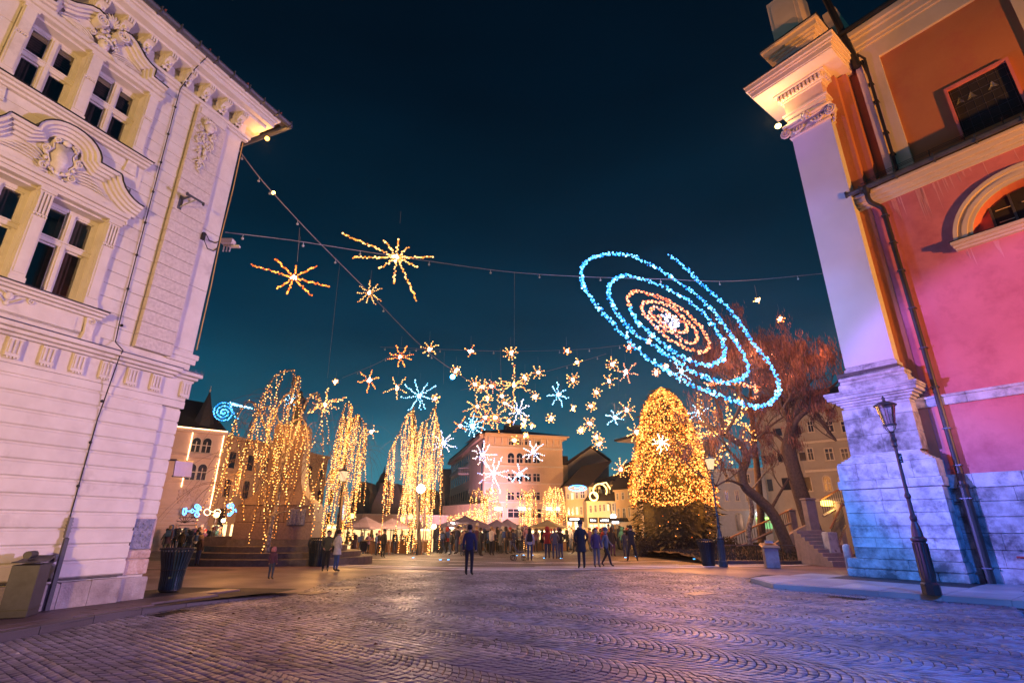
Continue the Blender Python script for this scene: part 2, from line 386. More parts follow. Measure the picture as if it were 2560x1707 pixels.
# windows
dimcurt = mat('dim_net_curtain', (.34, .25, .2), (.2, .14, .11), .9, 2.5, .1)
def window(u0, u1, z0, z1, zt, curtains):
    fr = LM(); y0, y1 = -.30, -.24
    for a, b in ((u0, u0+.075), (u1-.075, u1)): fr.box(a, b, y0, y1, z0, z1, bv=.006)
    fr.box(u0, u1, y0, y1-.002, z1-.09, z1, bv=.006); fr.box(u0, u1, y0, y1-.002, z0, z0+.07, bv=.006)
    uc = (u0+u1)/2
    fr.box(uc-.065, uc+.065, y0, y1+.03, z0, z1-.05, bv=.01); fr.box(uc-.035, uc+.035, y0, y1+.055, z0+.06, z1-.1, bv=.01)
    fr.box(u0-.004, u1+.004, y0, y1+.045, zt-.06, zt+.07, bv=.012); fr.box(u0-.003, u1+.003, y0, y1+.075, zt+.03, zt+.065, bv=.008)
    w = fr.build('window', winframe, palace)
    for a, b in ((u0+.075, uc-.065), (uc+.065, u1-.075)):
        for c, d in ((z0+.07, zt-.06), (zt+.07, z1-.09)):
            s = LM()
            for q in ((a, a+.035, c, d), (b-.035, b, c, d), (a, b, c, c+.035), (a, b, d-.035, d)): s.box(q[0], q[1], -.29, -.262, q[2], q[3])
            s.build('sash', winframe, w)
            LM().box(a+.03, b-.03, -.281, -.277, c+.03, d-.03).build('pane', glass, w)
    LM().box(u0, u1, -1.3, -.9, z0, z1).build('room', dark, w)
    if curtains:
        m = LM(); P = []
        for seg in ((u0+.02, uc-.02), (uc+.05, u0+.66)) if curtains == 2 else ((u0+.02, uc+.02), (uc+.02, u1-.02)):
            a, b = seg; n = 26; v = []
            for i in range(n+1):
                u = a+(b-a)*i/n; y = -.345+.022*math.sin(i*1.5)+.01*math.sin(i*3.7); v += [(u, y, z0+.02), (u, y, z1-.02)]
            m.add(v, [(2*i, 2*i+2, 2*i+3, 2*i+1) for i in range(n)])
        m.build('curtain', curtain, w)
    else:
        m = LM()
        for i in range(7): m.box(u0+.05, u1-.05, -.345, -.335, z1-.16-.06*i, z1-.125-.06*i)
        m.build('blind', curtain, w)
        m = LM(); n = 30; v = []
        for i in range(n+1): u = u0+.03+(u1-u0-.06)*i/n; y = -.40+.02*math.sin(i*1.9+u0); v += [(u, y, z0+.02), (u, y, z1-.02)]
        m.add(v, [(2*i, 2*i+2, 2*i+3, 2*i+1) for i in range(n)]); m.build('curtain', dimcurt, w)
for (a, b) in WU:
    window(a, b, 5.82, 7.86, 7.04, 2 if a < 3.5 else 1)
    window(a, b, 9.70, 11.45, 10.66, 0)
# pilasters between and beside the windows
def pilaster(u0, u1, z0, z1, flut):
    m = LM(); m.box(u0, u1, -.02, .10, z0, z1, bv=.008); m.box(u0-.015, u1+.015, -.02, .13, z0, z0+.16, bv=.01)
    zc = z1-(.62 if flut else .72)
    m.box(u0+.03, u1-.03, .10, .118, z0+.22, zc-.04, bv=.006)
    if flut:
        w = (u1-u0)/4
        for k in range(4): m.box(u0+w*k+.012, u0+w*(k+1)-.012, .10, .128, zc+.06, z1-.1, bv=.006)
        for k in range(5): m.ball((u0+.02+k*(u1-u0-.04)/4, .12, zc+.01), .024, n=6, m=4)
    else:
        m.box(u0+.02, u1-.02, .10, .13, zc+.05, z1-.06, bv=.01)
        for k in range(5): m.ball((u0+.02+k*(u1-u0-.04)/4, .115, zc), .018, n=6, m=4)
    m.box(u0-.02, u1+.02, -.02, .14, z1-.07, z1, bv=.008)
    m.build('pilaster', plaster, palace)
for a, b in ((2.62, 2.85), (3.87, 4.11), (5.11, 5.33)):
    pilaster(a, b, 5.82, 7.9, True); pilaster(a, b, 9.70, 11.5, False)
# sills and aprons
for z in (5.80, 9.68):
    m = LM()
    for z0, z1, n in ((z-.05, z, .26), (z-.11, z-.05, .20), (z-.17, z-.11, .13)): m.box(2.50-n*.3, 5.45+n*.3, -.02, n, z0, z1, bv=.01)
    m.build('sill', plaster, palace)
    LM().box(2.40, 5.55, -.02, .28, z+.001, z+.016).build('sill_flashing', blackmetal, palace)
m = LM(); m.box(2.72, 5.2, -.02, .05, 5.22, 5.64, bv=.01); m.box(2.86, 5.06, .05, .065, 5.28, 5.58, bv=.006); m.build('apron_panel', plaster, palace)
for u in (2.62, 5.32):
    m = LM(); m.prism([(u-.11, 5.1), (u+.11, 5.1), (u+.07, 5.3), (u+.1, 5.62), (u-.1, 5.62), (u-.07, 5.3)], -.02, .12); scroll(m, u, 5.55, .07, .13, .02, 1.3); m.build('console', ornament, palace)
m = LM()
for z in (9.30, 8.95):
    m.prism([(2.9, z+.2), (5.05, z+.2), (5.2, z), (2.75, z)], -.02, .05-.02*(z < 9))
m.box(2.46, 5.5, -.02, .035, 8.9, 9.5)
m.build('apron_panel', plaster, palace)
for u in (2.75, 5.2):
    m = LM(); m.prism([(u-.13, 9.2), (u+.13, 9.2), (u+.10, 9.50), (u-.10, 9.50)], -.02, .09); m.build('console', ornament, palace)
# festoon under the lower sill
m = LM()
for sg in (-1, 1):
    leaf(m, 3.99, 5.58, 3.99+sg*.36, 5.66, .035, .06, .06*sg); scroll(m, 3.99+sg*.34, 5.58, .06, .08, .02, 1.4, sg); leaf(m, 3.99, 5.40, 3.99+sg*.22, 5.60, .03, .06, -.06*sg)
m.ball((3.99, .08, 5.56), .08, sy=.5); m.ball((3.99, .08, 5.42), .05, sy=.5)
m.build('festoon', ornament, palace)
# lower pediment with cartouche
PU = 3.98
half = [(2.38, 8.46), (2.50, 8.47), (2.62, 8.51), (2.74, 8.58), (2.85, 8.68), (2.93, 8.80), (2.97, 8.90)]
rt = half + [(2.99, 8.93), (3.40, 8.93)]; ar = [(PU+.57*math.cos(R(t)), 8.93+.46*math.sin(R(t))) for t in range(180, -1, -15)]
path = rt + ar + [(2*PU-a, b) for a, b in reversed(rt)]
m = LM()
for t0, t1, n in ((-.075, 0, .30), (-.14, -.075, .24), (-.20, -.14, .18), (-.27, -.20, .11)): m.ribbon(path, t0, t1, -.02, n)
ins = [(a, b-.2) for a, b in path[3:-3]]
m.prism([(2.55, 8.14)] + [(2.62, 8.3)] + ins + [(5.34, 8.3), (5.41, 8.14)], -.02, .05)
m.build('pediment', plaster, palace)
LM().ribbon(path, .0, .018, -.02, .33).build('pediment_flashing', blackmetal, palace)
m = LM()
for z0, z1, n in ((7.90, 7.98, .13), (7.98, 8.06, .16), (8.06, 8.15, .22)): m.box(2.58-n*.2, 5.38+n*.2, -.02, n, z0, z1, bv=.008)
m.build('entablature', plaster, palace)
m = LM(); cz = 8.60
sh = [(-.10, .40), (.0, .36), (.10, .40), (.21, .33), (.17, .18), (.24, .02), (.17, -.14), (.20, -.26), (.08, -.30), (0, -.40), (-.08, -.30), (-.20, -.26), (-.17, -.14), (-.24, .02), (-.17, .18), (-.21, .33)]
m.prism([(PU+a, cz+.03+b) for a, b in sh], .05, .11); m.prism([(PU+a*.8, cz+.03+b*.82) for a, b in sh], .11, .15); m.tube([(PU+a*1.02, .12, cz+.03+b*1.02) for a, b in sh+sh[:1]], .022, 6); m.ball((PU, .12, cz+.05), .13, sy=.45, sz=1.3, n=12, m=8)
for i in range(11):
    t = R(-200+i*22); m.ball((PU+.27*math.cos(t), .12, cz+.06+.34*math.sin(t)), .045+.01*(i % 2), sy=.8, n=7, m=4)
for sg in (-1, 1):
    scroll(m, PU+sg*.30, cz+.12, .085, .14, .026, 1.6, sg); scroll(m, PU+sg*.24, cz-.27, .08, .14, .026, 1.5, -sg); scroll(m, PU+sg*.15, cz+.40, .07, .15, .024, 1.5, sg, 270)
    for k in range(5): leaf(m, PU+sg*.28, cz-.02-.06*k, PU+sg*(.62+.12*k), cz-.02-.085*k+.05, .026, .07, .07*sg)
    for k in range(4): leaf(m, PU+sg*.16, cz-.35, PU+sg*(.50+.17*k), cz-.46+.03*k, .022, .07, -.05*sg)
    leaf(m, PU+sg*.05, cz+.45, PU+sg*.22, cz+.28, .03, .13, .05*sg)
m.ball((PU, .14, cz+.42), .09, sy=.7, sz=.7); m.ball((PU, .12, cz-.42), .10, sy=.7, sz=.8); m.ball((PU, .10, cz-.52), .06, sy=.7)
for i in range(16): m.ball((PU+rnd.uniform(-.14, .14), .12, cz-.52+rnd.uniform(-.04, .14)), .03, n=6, m=4)
m.build('cartouche', ornament, palace, True)
for sg in (-1, 1):
    m = LM(); u = PU+sg*1.42; scroll(m, u, 8.12, .06, .12, .02, 1.5, sg); leaf(m, u, 8.08, u+sg*.03, 7.92, .03, .1, .02); m.build('scroll_drop', ornament, palace, True)
# upper broken pediment with volutes, shell and mask
m = LM(); flash = LM()
for sg in (1, -1):
    pth = [(2.60, 11.80), (2.96, 11.82), (2.965, 12.05), (3.12, 12.09), (3.26, 12.16), (3.38, 12.27), (3.50, 12.37), (3.64, 12.42), (3.76, 12.39)]
    P = [(2*PU-a if sg < 0 else a, b) for a, b in pth]
    if sg < 0: P = P[::-1]
    for t0, t1, n in ((-.07, 0, .30), (-.13, -.07, .23), (-.19, -.13, .16)): m.ribbon(P, t0, t1, -.02, n)
    m.prism([(a, b-.1) for a, b in P] + [(P[-1][0], 11.66), (P[0][0], 11.66)], -.02, .05)
    flash.ribbon(P, 0, .018, -.02, .33)
    scroll(m, PU+sg*.21, 12.24, .14, .30, .03, 2.3, -sg); m.lathe([(.13, 0), (.13, .2)], (0, 0, 0), 14)
    k = 28; m.v[-k:] = [(PU+sg*.21+a, c+.08, 12.24+b) for a, b, c in m.v[-k:]]
m.build('broken_pediment', plaster, palace); flash.build('pediment_flashing', blackmetal, palace)
m = LM()
for z0, z1, n in ((11.50, 11.58, .12), (11.58, 11.68, .18)): m.box(2.58-n*.2, 5.38+n*.2, -.02, n, z0, z1, bv=.008)
m.build('entablature', plaster, palace)
m = LM()
m.ball((PU, .13, 11.80), .14, sx=.8, sy=.75, sz=1.15, n=12, m=8); m.ball((PU, .25, 11.80), .03, sz=1.5); m.ball((PU, .19, 11.72), .06, sy=.6)
for sg in (-1, 1): m.ball((PU+sg*.05, .22, 11.85), .022); m.ball((PU+sg*.11, .12, 11.95), .06, sy=.8)
for i in range(9): m.ball((PU+.16*math.cos(R(20+i*17.5)), .13, 11.84+.16*math.sin(R(20+i*17.5))), .045, n=7, m=4)
for i in range(7):
    t = R(30+20*i); leaf(m, PU+.02*math.cos(t), 12.30, PU+.23*math.cos(t), 12.40+.26*math.sin(t), .04, .18, 0, .06)
for sg in (-1, 1):
    for k in range(4): leaf(m, PU+sg*.16, 11.80-.04*k, PU+sg*(.5+.17*k), 11.86-.035*k+.05, .028, .06, .05*sg)
    scroll(m, PU+sg*.26, 11.94, .07, .12, .022, 1.5, sg); leaf(m, PU+sg*.5, 12.0, PU+sg*.95, 11.78, .03, .06, .04*sg); scroll(m, PU+sg*.95, 11.76, .05, .08, .02, 1.2, sg)
    m.ball((PU+sg*.12, .16, 12.1), .05); leaf(m, PU+sg*.08, 11.68, PU+sg*.28, 11.55, .03, .16, .03)
for i in range(14): m.ball((PU+rnd.uniform(-.2, .2), .16, 12.12+rnd.uniform(-.1, .14)), .035, n=6, m=4)
m.build('mask_and_shell', ornament, palace, True)
# festoon with a cherub's head on the quoin strip
m = LM(); uc = 1.36
m.ball((uc, .22, 11.62), .13, sy=.8, sz=1.1, n=12, m=8)
for i in range(9): m.ball((uc+.14*math.cos(R(i*22.5)), .24, 11.68+.12*math.sin(R(i*22.5))), .045, n=7, m=4)
for i in range(6):
    t = R(25+26*i); leaf(m, uc, 11.7, uc+.24*math.cos(t), 11.76+.2*math.sin(t), .03, .16, 0)
for sg in (-1, 1):
    scroll(m, uc+sg*.2, 11.5, .08, .19, .024, 1.5, sg); scroll(m, uc+sg*.16, 11.12, .09, .19, .022, 1.6, -sg)
    for k in range(4): leaf(m, uc, 11.45-.28*k, uc+sg*(.26-.03*k), 11.24-.26*k, .035, .14, .05*sg)
for i in range(46):
    z = 10.25+i*.027; m.ball((uc+rnd.uniform(-1, 1)*(.05+.09*(z-10.2)), .17, z), .022+rnd.random()*.028, n=6, m=4)
m.build('cherub_festoon', ornament, palace, True)
LM().box(.92, 1.64, .13, .165, 11.95, 12.15, bv=.02).build('quoin_cap', plaster, palace)
# main cornice
m = LM()
for z0, z1, n in ((12.18, 12.25, .10), (12.25, 12.34, .15)): m.box(.2-n*.5, 9.4, -.02, n, z0, z1, bv=.01)
m.box(.25, 9.4, -.3, .02, 12.34, 12.98)
m.build('frieze_moulding', plaster, palace)
m = LM()
for z0, z1, n in ((12.72, 12.80, .46), (12.80, 12.94, .64), (12.94, 13.0, .70), (13.0, 13.07, .78)): m.box(.22-n*.62, 9.4, -.02, n, z0, z1, bv=.012)
m.box(-.22, .28, -5, 0, 12.80, 13.05)
m.build('cornice', plaster, palace)
for i in range(14):
    u = .62+.528*i; m = LM()
    m.prism([(u-.10, 12.36), (u+.10, 12.36), (u+.12, 12.72), (u-.12, 12.72)], -.02, .20)
    V = []; q = [(0.02, 12.72), (.46, 12.72), (.44, 12.60), (.32, 12.56), (.24, 12.46), (.20, 12.36), (.02, 12.36)]
    for s in (-.09, .09): V += [(u+s, a, b) for a, b in q]
    n = len(q); m.add(V, [tuple(range(n)), tuple(reversed(range(n, 2*n)))] + [(k, n+k, n+(k+1) % n, (k+1) % n) for k in range(n)])
    for k in (-.055, 0, .055): m.box(u+k-.018, u+k+.018, .44, .475, 12.58, 12.72, bv=.005)
    for k in (-.05, .05): m.ball((u+k, .26, 12.42), .04); m.ball((u+k, .2, 12.34), .03)
    m.ball((u, .3, 12.5), .045)
    m.build('modillion', ornament, palace)
m = LM(); pts = []
m.tube([(-.55, .86, 13.10), (9.4, .86, 13.10)], .085, 8); m.tube([(-.55, .86, 13.10), (-.5, -5, 13.12)], .085, 8)
for i in range(20): m.box(-.5+.5*i-.012, -.5+.5*i+.012, .76, .96, 13.02, 13.20)
m.build('gutter', gutterm, palace)
m = LM(); m.add([(-.55, .82, 13.12), (9.4, .82, 13.12), (9.4, -4, 16.2), (1.5, -4, 16.2), (-.55, -5, 13.12)], [(0, 1, 2, 3), (0, 3, 4)]); m.build('roof', rooftile, palace)
m = LM()
for k in range(2): m.tube([(-.35, .66-.05*k, 13.33+.07*k), (9.4, .66-.05*k, 13.33+.07*k)], .012, 5)
for i in range(8): m.box(-.3+i*1.2, -.27+i*1.2, .60, .70, 13.1, 13.46)
m.build('snow_guard', mat('rust_red_metal', (.22, .05, .035), (.12, .03, .02), .7, 5), palace)
m = LM(); m.frus((-.10, .72, 13.10), (-.06, .60, 13.42), .14, .10, .10, .07); m.frus((-.42, .66, 13.10), (-.40, .58, 13.32), .10, .08, .07, .06)
m.build('chimney_cowl', gutterm, palace)
# corner uplight, cable, pipe, bracket, antennas
m = LM(); m.ball((-.28, .30, 12.60), .07); m.build('uplight', glow('uplight_amber', (1, .45, .08), 8), palace)
o = lamp('POINT', 'corner_uplight', (OLx, OLy, 0), (1, .45, .10), 40, size=.05); o.parent = palace; o.matrix_parent_inverse = Matrix(); o.location = (-.25, .22, 12.40)
m = LM(); cz = [(2.02, .16, 1.62)] + [(2.02+.0*i, .12, 1.62+i) for i in range(3)] + [(2.03, .30, 4.95), (2.03, .36, 5.08), (2.06, .06, 5.3)] + [(2.10+.02*i, .06, 6+i) for i in range(7)] + [(2.25, .12, 12.2), (2.25, .5, 12.7), (2.2, .80, 13.05)]
m.tube(cz, .012, 5); m.build('cable', blackmetal, palace)
for i in range(12):
    z = 2.3+i*.85; LM().ball((2.03 if z < 6 else 2.10+.02*(z-6), .12 if z < 5 else .06, z), .032, n=8, m=5).build('cable_clip', blackmetal, palace)
m = LM(); m.box(1.985, 2.055, .17, .23, .10, 1.35, bv=.01); m.build('conduit', mat('grey_conduit', (.05, .045, .05), (.03, .03, .035), .6, 4), palace)
m = LM(); m.box(1.99, 2.05, .13, .20, 1.35, 1.72, bv=.01)
for i in range(4): m.box(1.98, 2.06, .12, .21, 1.45+.06*i, 1.47+.06*i)
m.build('conduit_head', mat('shiny_steel', (.12, .11, .12), (.08, .08, .09), .5, 4), palace)
m = LM(); m.box(1.18, 1.66, .45, .49, 9.26, 9.30); m.box(1.52, 1.56, .13, .48, 9.25, 9.29); m.tube([(1.2, .47, 9.30), (1.2, .47, 9.22)], .03); m.tube([(1.63, .47, 9.32), (1.63, .47, 9.24)], .03); m.box(1.50, 1.60, .13, .15, 8.98, 9.36)
m.tube([(1.54, .14, 9.05), (1.4, .44, 9.26)], .015); m.build('lamp_bracket', gutterm, palace)
ant = thing('antenna_cluster', 'small pinkish antenna box with short rods hanging at the palace corner, beside the cable', 'antenna')
ap = at(568, 612, 12.9)
m = MB(); m.box(ap.x-.16, ap.x+.16, ap.y-.10, ap.y+.10, ap.z-.02, ap.z+.16, bv=.02); m.build('housing', plaster, ant)
for k in range(3): MB().lathe([(.018, 0), (.018, .22)], (ap.x-.09+.09*k, ap.y, ap.z-.24)).build('rod', plaster, ant)
MB().box(ap.x+.05, ap.x+.36, ap.y-.05, ap.y+.05, ap.z-.10, ap.z-.05).build('rod', plaster, ant)
MB().tube([(ap.x-.5, ap.y, ap.z+.05), (ap.x, ap.y, ap.z+.05)], .015).build('arm', gutterm, ant)
m = LM(); m.box(.78, .86, .13, .20, 8.5, 8.72, bv=.01); m.tube([(.80, .2, 8.7), (.6, .1, 8.62), (.4, .06, 8.66), (.28, .02, 8.8)], .012); m.tube([(.80, .2, 8.5), (.6, .1, 8.38), (.4, .06, 8.42), (.28, .02, 8.6)], .012); m.build('junction_box', blackmetal, palace)
m = LM(); m.tube([(.25, .03, 12.1), (.24, .04, 10.5), (.27, .03, 8.9), (.25, .05, 7.4), (.24, .03, 5.7)], .014); m.build('corner_cable', mat('warm_cable', (.5, .3, .1)), palace)
# ================================================================ ground
def wetstone(name, c1, c2, rough, bump, isl=.25, cell=None, objr=False):
    m = bpy.data.materials.new(name); m.use_nodes = True; nt = m.node_tree; b = nt.nodes['Principled BSDF']
    t = nt.nodes.new('ShaderNodeTexCoord'); g = nt.nodes.new('ShaderNodeNewGeometry')
    n = nt.nodes.new('ShaderNodeTexNoise'); n.inputs['Scale'].default_value = .55; n.inputs['Detail'].default_value = 7
    nt.links.new(t.outputs['Object'], n.inputs['Vector'])
    fine = nt.nodes.new('ShaderNodeTexNoise'); fine.inputs['Scale'].default_value = 35; fine.inputs['Detail'].default_value = 4
    nt.links.new(t.outputs['Object'], fine.inputs['Vector'])
    out = _ramp(nt, n.outputs[0], c1, c2, .35, .65)
    height = fine.outputs[0]; rnd_o = g.outputs['Random Per Island']
    if cell:
        v = nt.nodes.new('ShaderNodeTexVoronoi'); v.inputs['Scale'].default_value = cell; nt.links.new(t.outputs['Object'], v.inputs['Vector'])
        v2 = nt.nodes.new('ShaderNodeTexVoronoi'); v2.feature = 'DISTANCE_TO_EDGE'; v2.inputs['Scale'].default_value = cell; nt.links.new(t.outputs['Object'], v2.inputs['Vector'])
        mr2 = nt.nodes.new('ShaderNodeMapRange'); mr2.inputs[1].default_value = .02; mr2.inputs[2].default_value = .10
        nt.links.new(v2.outputs['Distance'], mr2.inputs[0]); height = mr2.outputs[0]
        sp = nt.nodes.new('ShaderNodeSeparateColor'); nt.links.new(v.outputs['Color'], sp.inputs[0]); rnd_o = sp.outputs[0]
        dk = nt.nodes.new('ShaderNodeMix'); dk.data_type = 'RGBA'; dk.inputs[6].default_value = (.03, .026, .026, 1)
        nt.links.new(mr2.outputs[0], dk.inputs[0]); nt.links.new(out, dk.inputs[7]); out = dk.outputs[2]
    mr = nt.nodes.new('ShaderNodeMapRange'); mr.inputs[3].default_value = 1-isl; mr.inputs[4].default_value = 1+isl
    if objr:
        oi = nt.nodes.new('ShaderNodeObjectInfo'); rnd_o = oi.outputs['Random']
    nt.links.new(rnd_o, mr.inputs[0])
    x = nt.nodes.new('ShaderNodeMix'); x.data_type = 'RGBA'; x.blend_type = 'MULTIPLY'; x.inputs[0].default_value = 1
    nt.links.new(out, x.inputs[6]); nt.links.new(mr.outputs[0], x.inputs[7]); nt.links.new(x.outputs[2], b.inputs['Base Color'])
    rr = nt.nodes.new('ShaderNodeMapRange'); rr.inputs[1].default_value = .3; rr.inputs[2].default_value = .7
    rr.inputs[3].default_value = rough-.10; rr.inputs[4].default_value = rough+.12
    nt.links.new(n.outputs[0], rr.inputs[0]); nt.links.new(rr.outputs[0], b.inputs['Roughness'])
    bp = nt.nodes.new('ShaderNodeBump'); bp.inputs['Strength'].default_value = bump; bp.inputs['Distance'].default_value = .01
    nt.links.new(height, bp.inputs['Height']); nt.links.new(bp.outputs[0], b.inputs['Normal'])
    MATS[name] = m; return m
cobble = wetstone('granite_cobbles', (.215, .20, .205), (.10, .092, .096), .42, .35, .5)
joint = wetstone('dark_joints', (.016, .012, .011), (.010, .008, .008), .7, .5, .1)
farcob = wetstone('small_cobbles', (.12, .095, .105), (.07, .058, .064), .58, .8, .4, cell=9)
smooth = wetstone('worn_smooth_paving', (.20, .13, .135), (.145, .095, .10), .5, .12, .03)
redslab = wetstone('dark_red_slabs', (.12, .075, .065), (.075, .05, .045), .5, .3, .3, objr=True)
kerbm = wetstone('dark_kerb', (.085, .07, .065), (.05, .04, .04), .5, .4, .2)
whiteslab = wetstone('pale_church_slabs', (.42, .41, .40), (.26, .255, .25), .45, .3, .22, objr=True)
palekerb = wetstone('ochre_kerb', (.50, .40, .30), (.34, .27, .21), .6, .3, .15)
insetm = wetstone('dark_pebble_inset', (.045, .042, .042), (.028, .026, .026), .7, .8, .3, cell=22)
linem = wetstone('pale_line_stone', (.84, .80, .80), (.74, .70, .70), .6, .2, .1)

ys = [-60, 0, 10, 20, 22] + [22+4*i for i in range(1, 23)] + [200, 900]
m = MB()
for y in ys: m.v += [(-700, y, zg(y)-.03), (700, y, zg(y)-.03)]
for i in range(len(ys)-1): m.f.append((2*i, 2*i+1, 2*i+3, 2*i+2)); m.mi.append(0)
ground = struct('ground', m.mesh('ground', joint))
# edge lines of the square, measured on the ground
RING = spline([(-17, 30.0, 0), (-12, 26.6, 0), (-7.59, 24.37, 0), (-4.4, 22.75, 0), (-1.2, 21.9, 0), (2.6, 22.35, 0), (6.4, 23.7, 0), (9.4, 25.0, 0), (12.5, 26.0, 0), (17, 28.5, 0)], 8)
def ring_y(x):
    for a, b in zip(RING, RING[1:]):
        if a.x <= x <= b.x: return a.y + (b.y-a.y)*(x-a.x)/(b.x-a.x)
    return RING[0].y if x < RING[0].x else RING[-1].y
# inner plaza behind the ring
m = MB(); xs = [-60+2*i for i in range(61)]
rows = []
for x in xs: rows.append([(x, max(ring_y(x), 0)+.25 if k == 0 else (ring_y(x)+.25)+(106-ring_y(x))*(k/24)**1.3, 0) for k in range(25)])
for r in rows: m.v += [(x, y, zg(y)-.004) for x, y, _ in r]
for i in range(len(xs)-1):
    for k in range(24): m.f.append((i*25+k, (i+1)*25+k, (i+1)*25+k+1, i*25+k+1)); m.mi.append(0)
struct('plaza', m.mesh('plaza', farcob))
def strip(name, P, w, z, mt, dz=0.):
    m = MB(); n = len(P)
    for i in range(n):
        d = P[min(i+1, n-1)]-P[max(i-1, 0)]; d.z = 0; d.normalize(); q = Vector((-d.y, d.x, 0))*w*.5
        for s in (1, -1):
            a = P[i]+q*s; m.v.append((a.x, a.y, zg(a.y)+z))
    for i in range(n-1): m.f.append((2*i+1, 2*i+3, 2*i+2, 2*i)); m.mi.append(0)
    return m.build(name, mt)
for off in (-.1, 1.15):
    Q = [p+Vector((0, off, 0)) for p in RING]
    o = strip('paving_line', Q, .55, .004, linem); o['kind'] = 'structure'
for A, B in (((-9, 34), (2, 27.5)), ((2, 27.5), (12, 33)), ((-3, 26.3), (6, 31)), ((-14, 29), (-2, 38)), ((1, 24.2), (8, 26.6))):
    o = strip('paving_line', [Vector((A[0]+(B[0]-A[0])*t/8, A[1]+(B[1]-A[1])*t/8, 0)) for t in range(9)], .30, .006, linem); o['kind'] = 'structure'
# smooth worn strip between the ring and the cobbled fans
EDGE = [(-6.2, 12.9), (-5.6, 13.7), (-5.35, 14.6), (-5.5, 16.2), (-5.2, 18.0), (-4.4, 20.0), (-2.2, 21.1), (0, 21.45), (3, 21.6), (5.75, 21.0), (7.0, 19.9), (7.9, 18.6), (9.04, 17.5)]
def edge_y(x): pass
poly = [(x, y) for x, y in EDGE] + [(10.6, 17.0), (24, 17.0), (30, 40)]
ringpts = [(p.x, p.y+.22) for p in reversed(RING)]
poly += ringpts + [(-30, 38), (-30, 14.0), (-8.2, 11.6)]
bm = bmesh.new(); vs = [bm.verts.new((x, y, .0)) for x, y in poly]; bm.faces.new(vs)
bmesh.ops.triangulate(bm, faces=bm.faces[:]); bmesh.ops.subdivide_edges(bm, edges=bm.edges[:], cuts=3, use_grid_fill=True)
for v in bm.verts: v.co.z = zg(v.co.y)-.012
bmesh.ops.recalc_face_normals(bm, faces=bm.faces[:])
if sum(f.normal.z for f in bm.faces) < 0: bmesh.ops.reverse_faces(bm, faces=bm.faces[:])
me = bpy.data.meshes.new('smooth_paving'); bm.to_mesh(me); me.materials.append(smooth); struct('smooth_paving', me)

# cobbles laid in nested arcs
KL = [(-7.6, 4.0), (-7.3, 8.3), (-7.1, 10.4), (-6.6, 12.1), (-5.95, 13.2), (-5.56, 13.6)]     # kerb of the left pavement
def kl_x(y):
    for (a, b), (c, d) in zip(KL, KL[1:]):
        if b <= y <= d: return a+(c-a)*(y-b)/(d-b)
    return KL[0][0] if y < KL[0][1] else -99
def inpoly(x, y, P):
    c = False; n = len(P); j = n-1
    for i in range(n):
        xi, yi = P[i]; xj, yj = P[j]
        if (yi > y) != (yj > y) and x < (xj-xi)*(y-yi)/(yj-yi)+xi: c = not c
        j = i
    return c
AR = R(-37.3); UR = (-math.sin(AR), -math.cos(AR)); NR = (-math.cos(AR), math.sin(AR)); ORx, ORy = 10.786, 17.874
def rw(u, n): return (ORx+UR[0]*u+NR[0]*n, ORy+UR[1]*u+NR[1]*n)
KR = [rw(-1.7, 3.1), rw(-.2, 4.46), rw(5, 3.53), rw(12, 2.3)]
COB = KL + [(-5.35, 14.6), (-5.5, 16.2), (-5.2, 18.0), (-4.4, 20.0), (-2.2, 21.1), (0, 21.45), (3, 21.6), (5.75, 21.0), (7.0, 19.9), (7.9, 18.6), (8.6, 17.6), KR[0], KR[1], KR[2], KR[3], (19, 3.0), (8, 3), (-7.6, 3.0)]
covers = [(1.25, 17.6, .9, .55, .2), (4.7, 14.2, .75, .5, .5), (3.3, 19.6, .7, .4, .1), (-4.6, 15.3, .7, .5, .3)]
grates = [(-6.55, 11.0, .75, .34, R(78)), (7.9, 13.4, .8, .42, R(-48))]
dvec = np.array([.80, -.60]); pvec = np.array([.60, .80]); BW, PT, NS, SAG = 1.42, .110, 12, .40
ctr = []; quads = []
for j in range(-4, 17):
    for i in range(-170, 190):
        s0 = i*PT + (j % 2)*.05; v0 = j*BW
        # quick reject on band centre
        cx, cy = dvec*s0 + pvec*(v0+.5*BW) + np.array([0, 3.0])
        if not (-9 < cx < 17 and 2.6 < cy < 22.5) or abs(cx) > cy*.83+2.2: continue
        for k in range(NS):
            t0 = k/NS; t1 = (k+1)/NS
            q = []
            for (s, t) in ((0, t0), (0, t1), (1, t1), (1, t0)):
                w = (2*t-1); ss = s0 + s*PT + SAG*(1-w*w); vv = v0 + t*BW
                p = dvec*ss + pvec*vv; q.append((p[0], p[1]+3.0))
            quads.append(q)
Q = np.array(quads); cen = Q.mean(axis=1)
keep = []
for i, (x, y) in enumerate(cen):
    if y < 3.2 or abs(x) > y*.80+1.0: continue
    if not inpoly(x, y, COB): continue
    bad = False
    for cx, cy, a, b, r_ in covers:
        dx, dy = x-cx, y-cy; u = dx*math.cos(r_)+dy*math.sin(r_); v = -dx*math.sin(r_)+dy*math.cos(r_)
        if abs(u) < a/2+.03 and abs(v) < b/2+.03: bad = True
    for cx, cy, a, b, r_ in grates:
        dx, dy = x-cx, y-cy; u = dx*math.cos(r_)+dy*math.sin(r_); v = -dx*math.sin(r_)+dy*math.cos(r_)
        if abs(u) < a/2+.02 and abs(v) < b/2+.02: bad = True
    if not bad: keep.append(i)
Q = Q[keep]; cen = cen[keep]; order = np.argsort(cen[:, 1] + .25*np.abs(cen[:, 0])); Q = Q[order]; cen = cen[order]
vis = (np.abs(cen[:, 0]) < cen[:, 1]*.70) & (cen[:, 1] > 6.45)
idx_near = np.nonzero(vis)[0][:300]; mask = np.ones(len(Q), bool); mask[idx_near] = False
rng = np.random.RandomState(3)
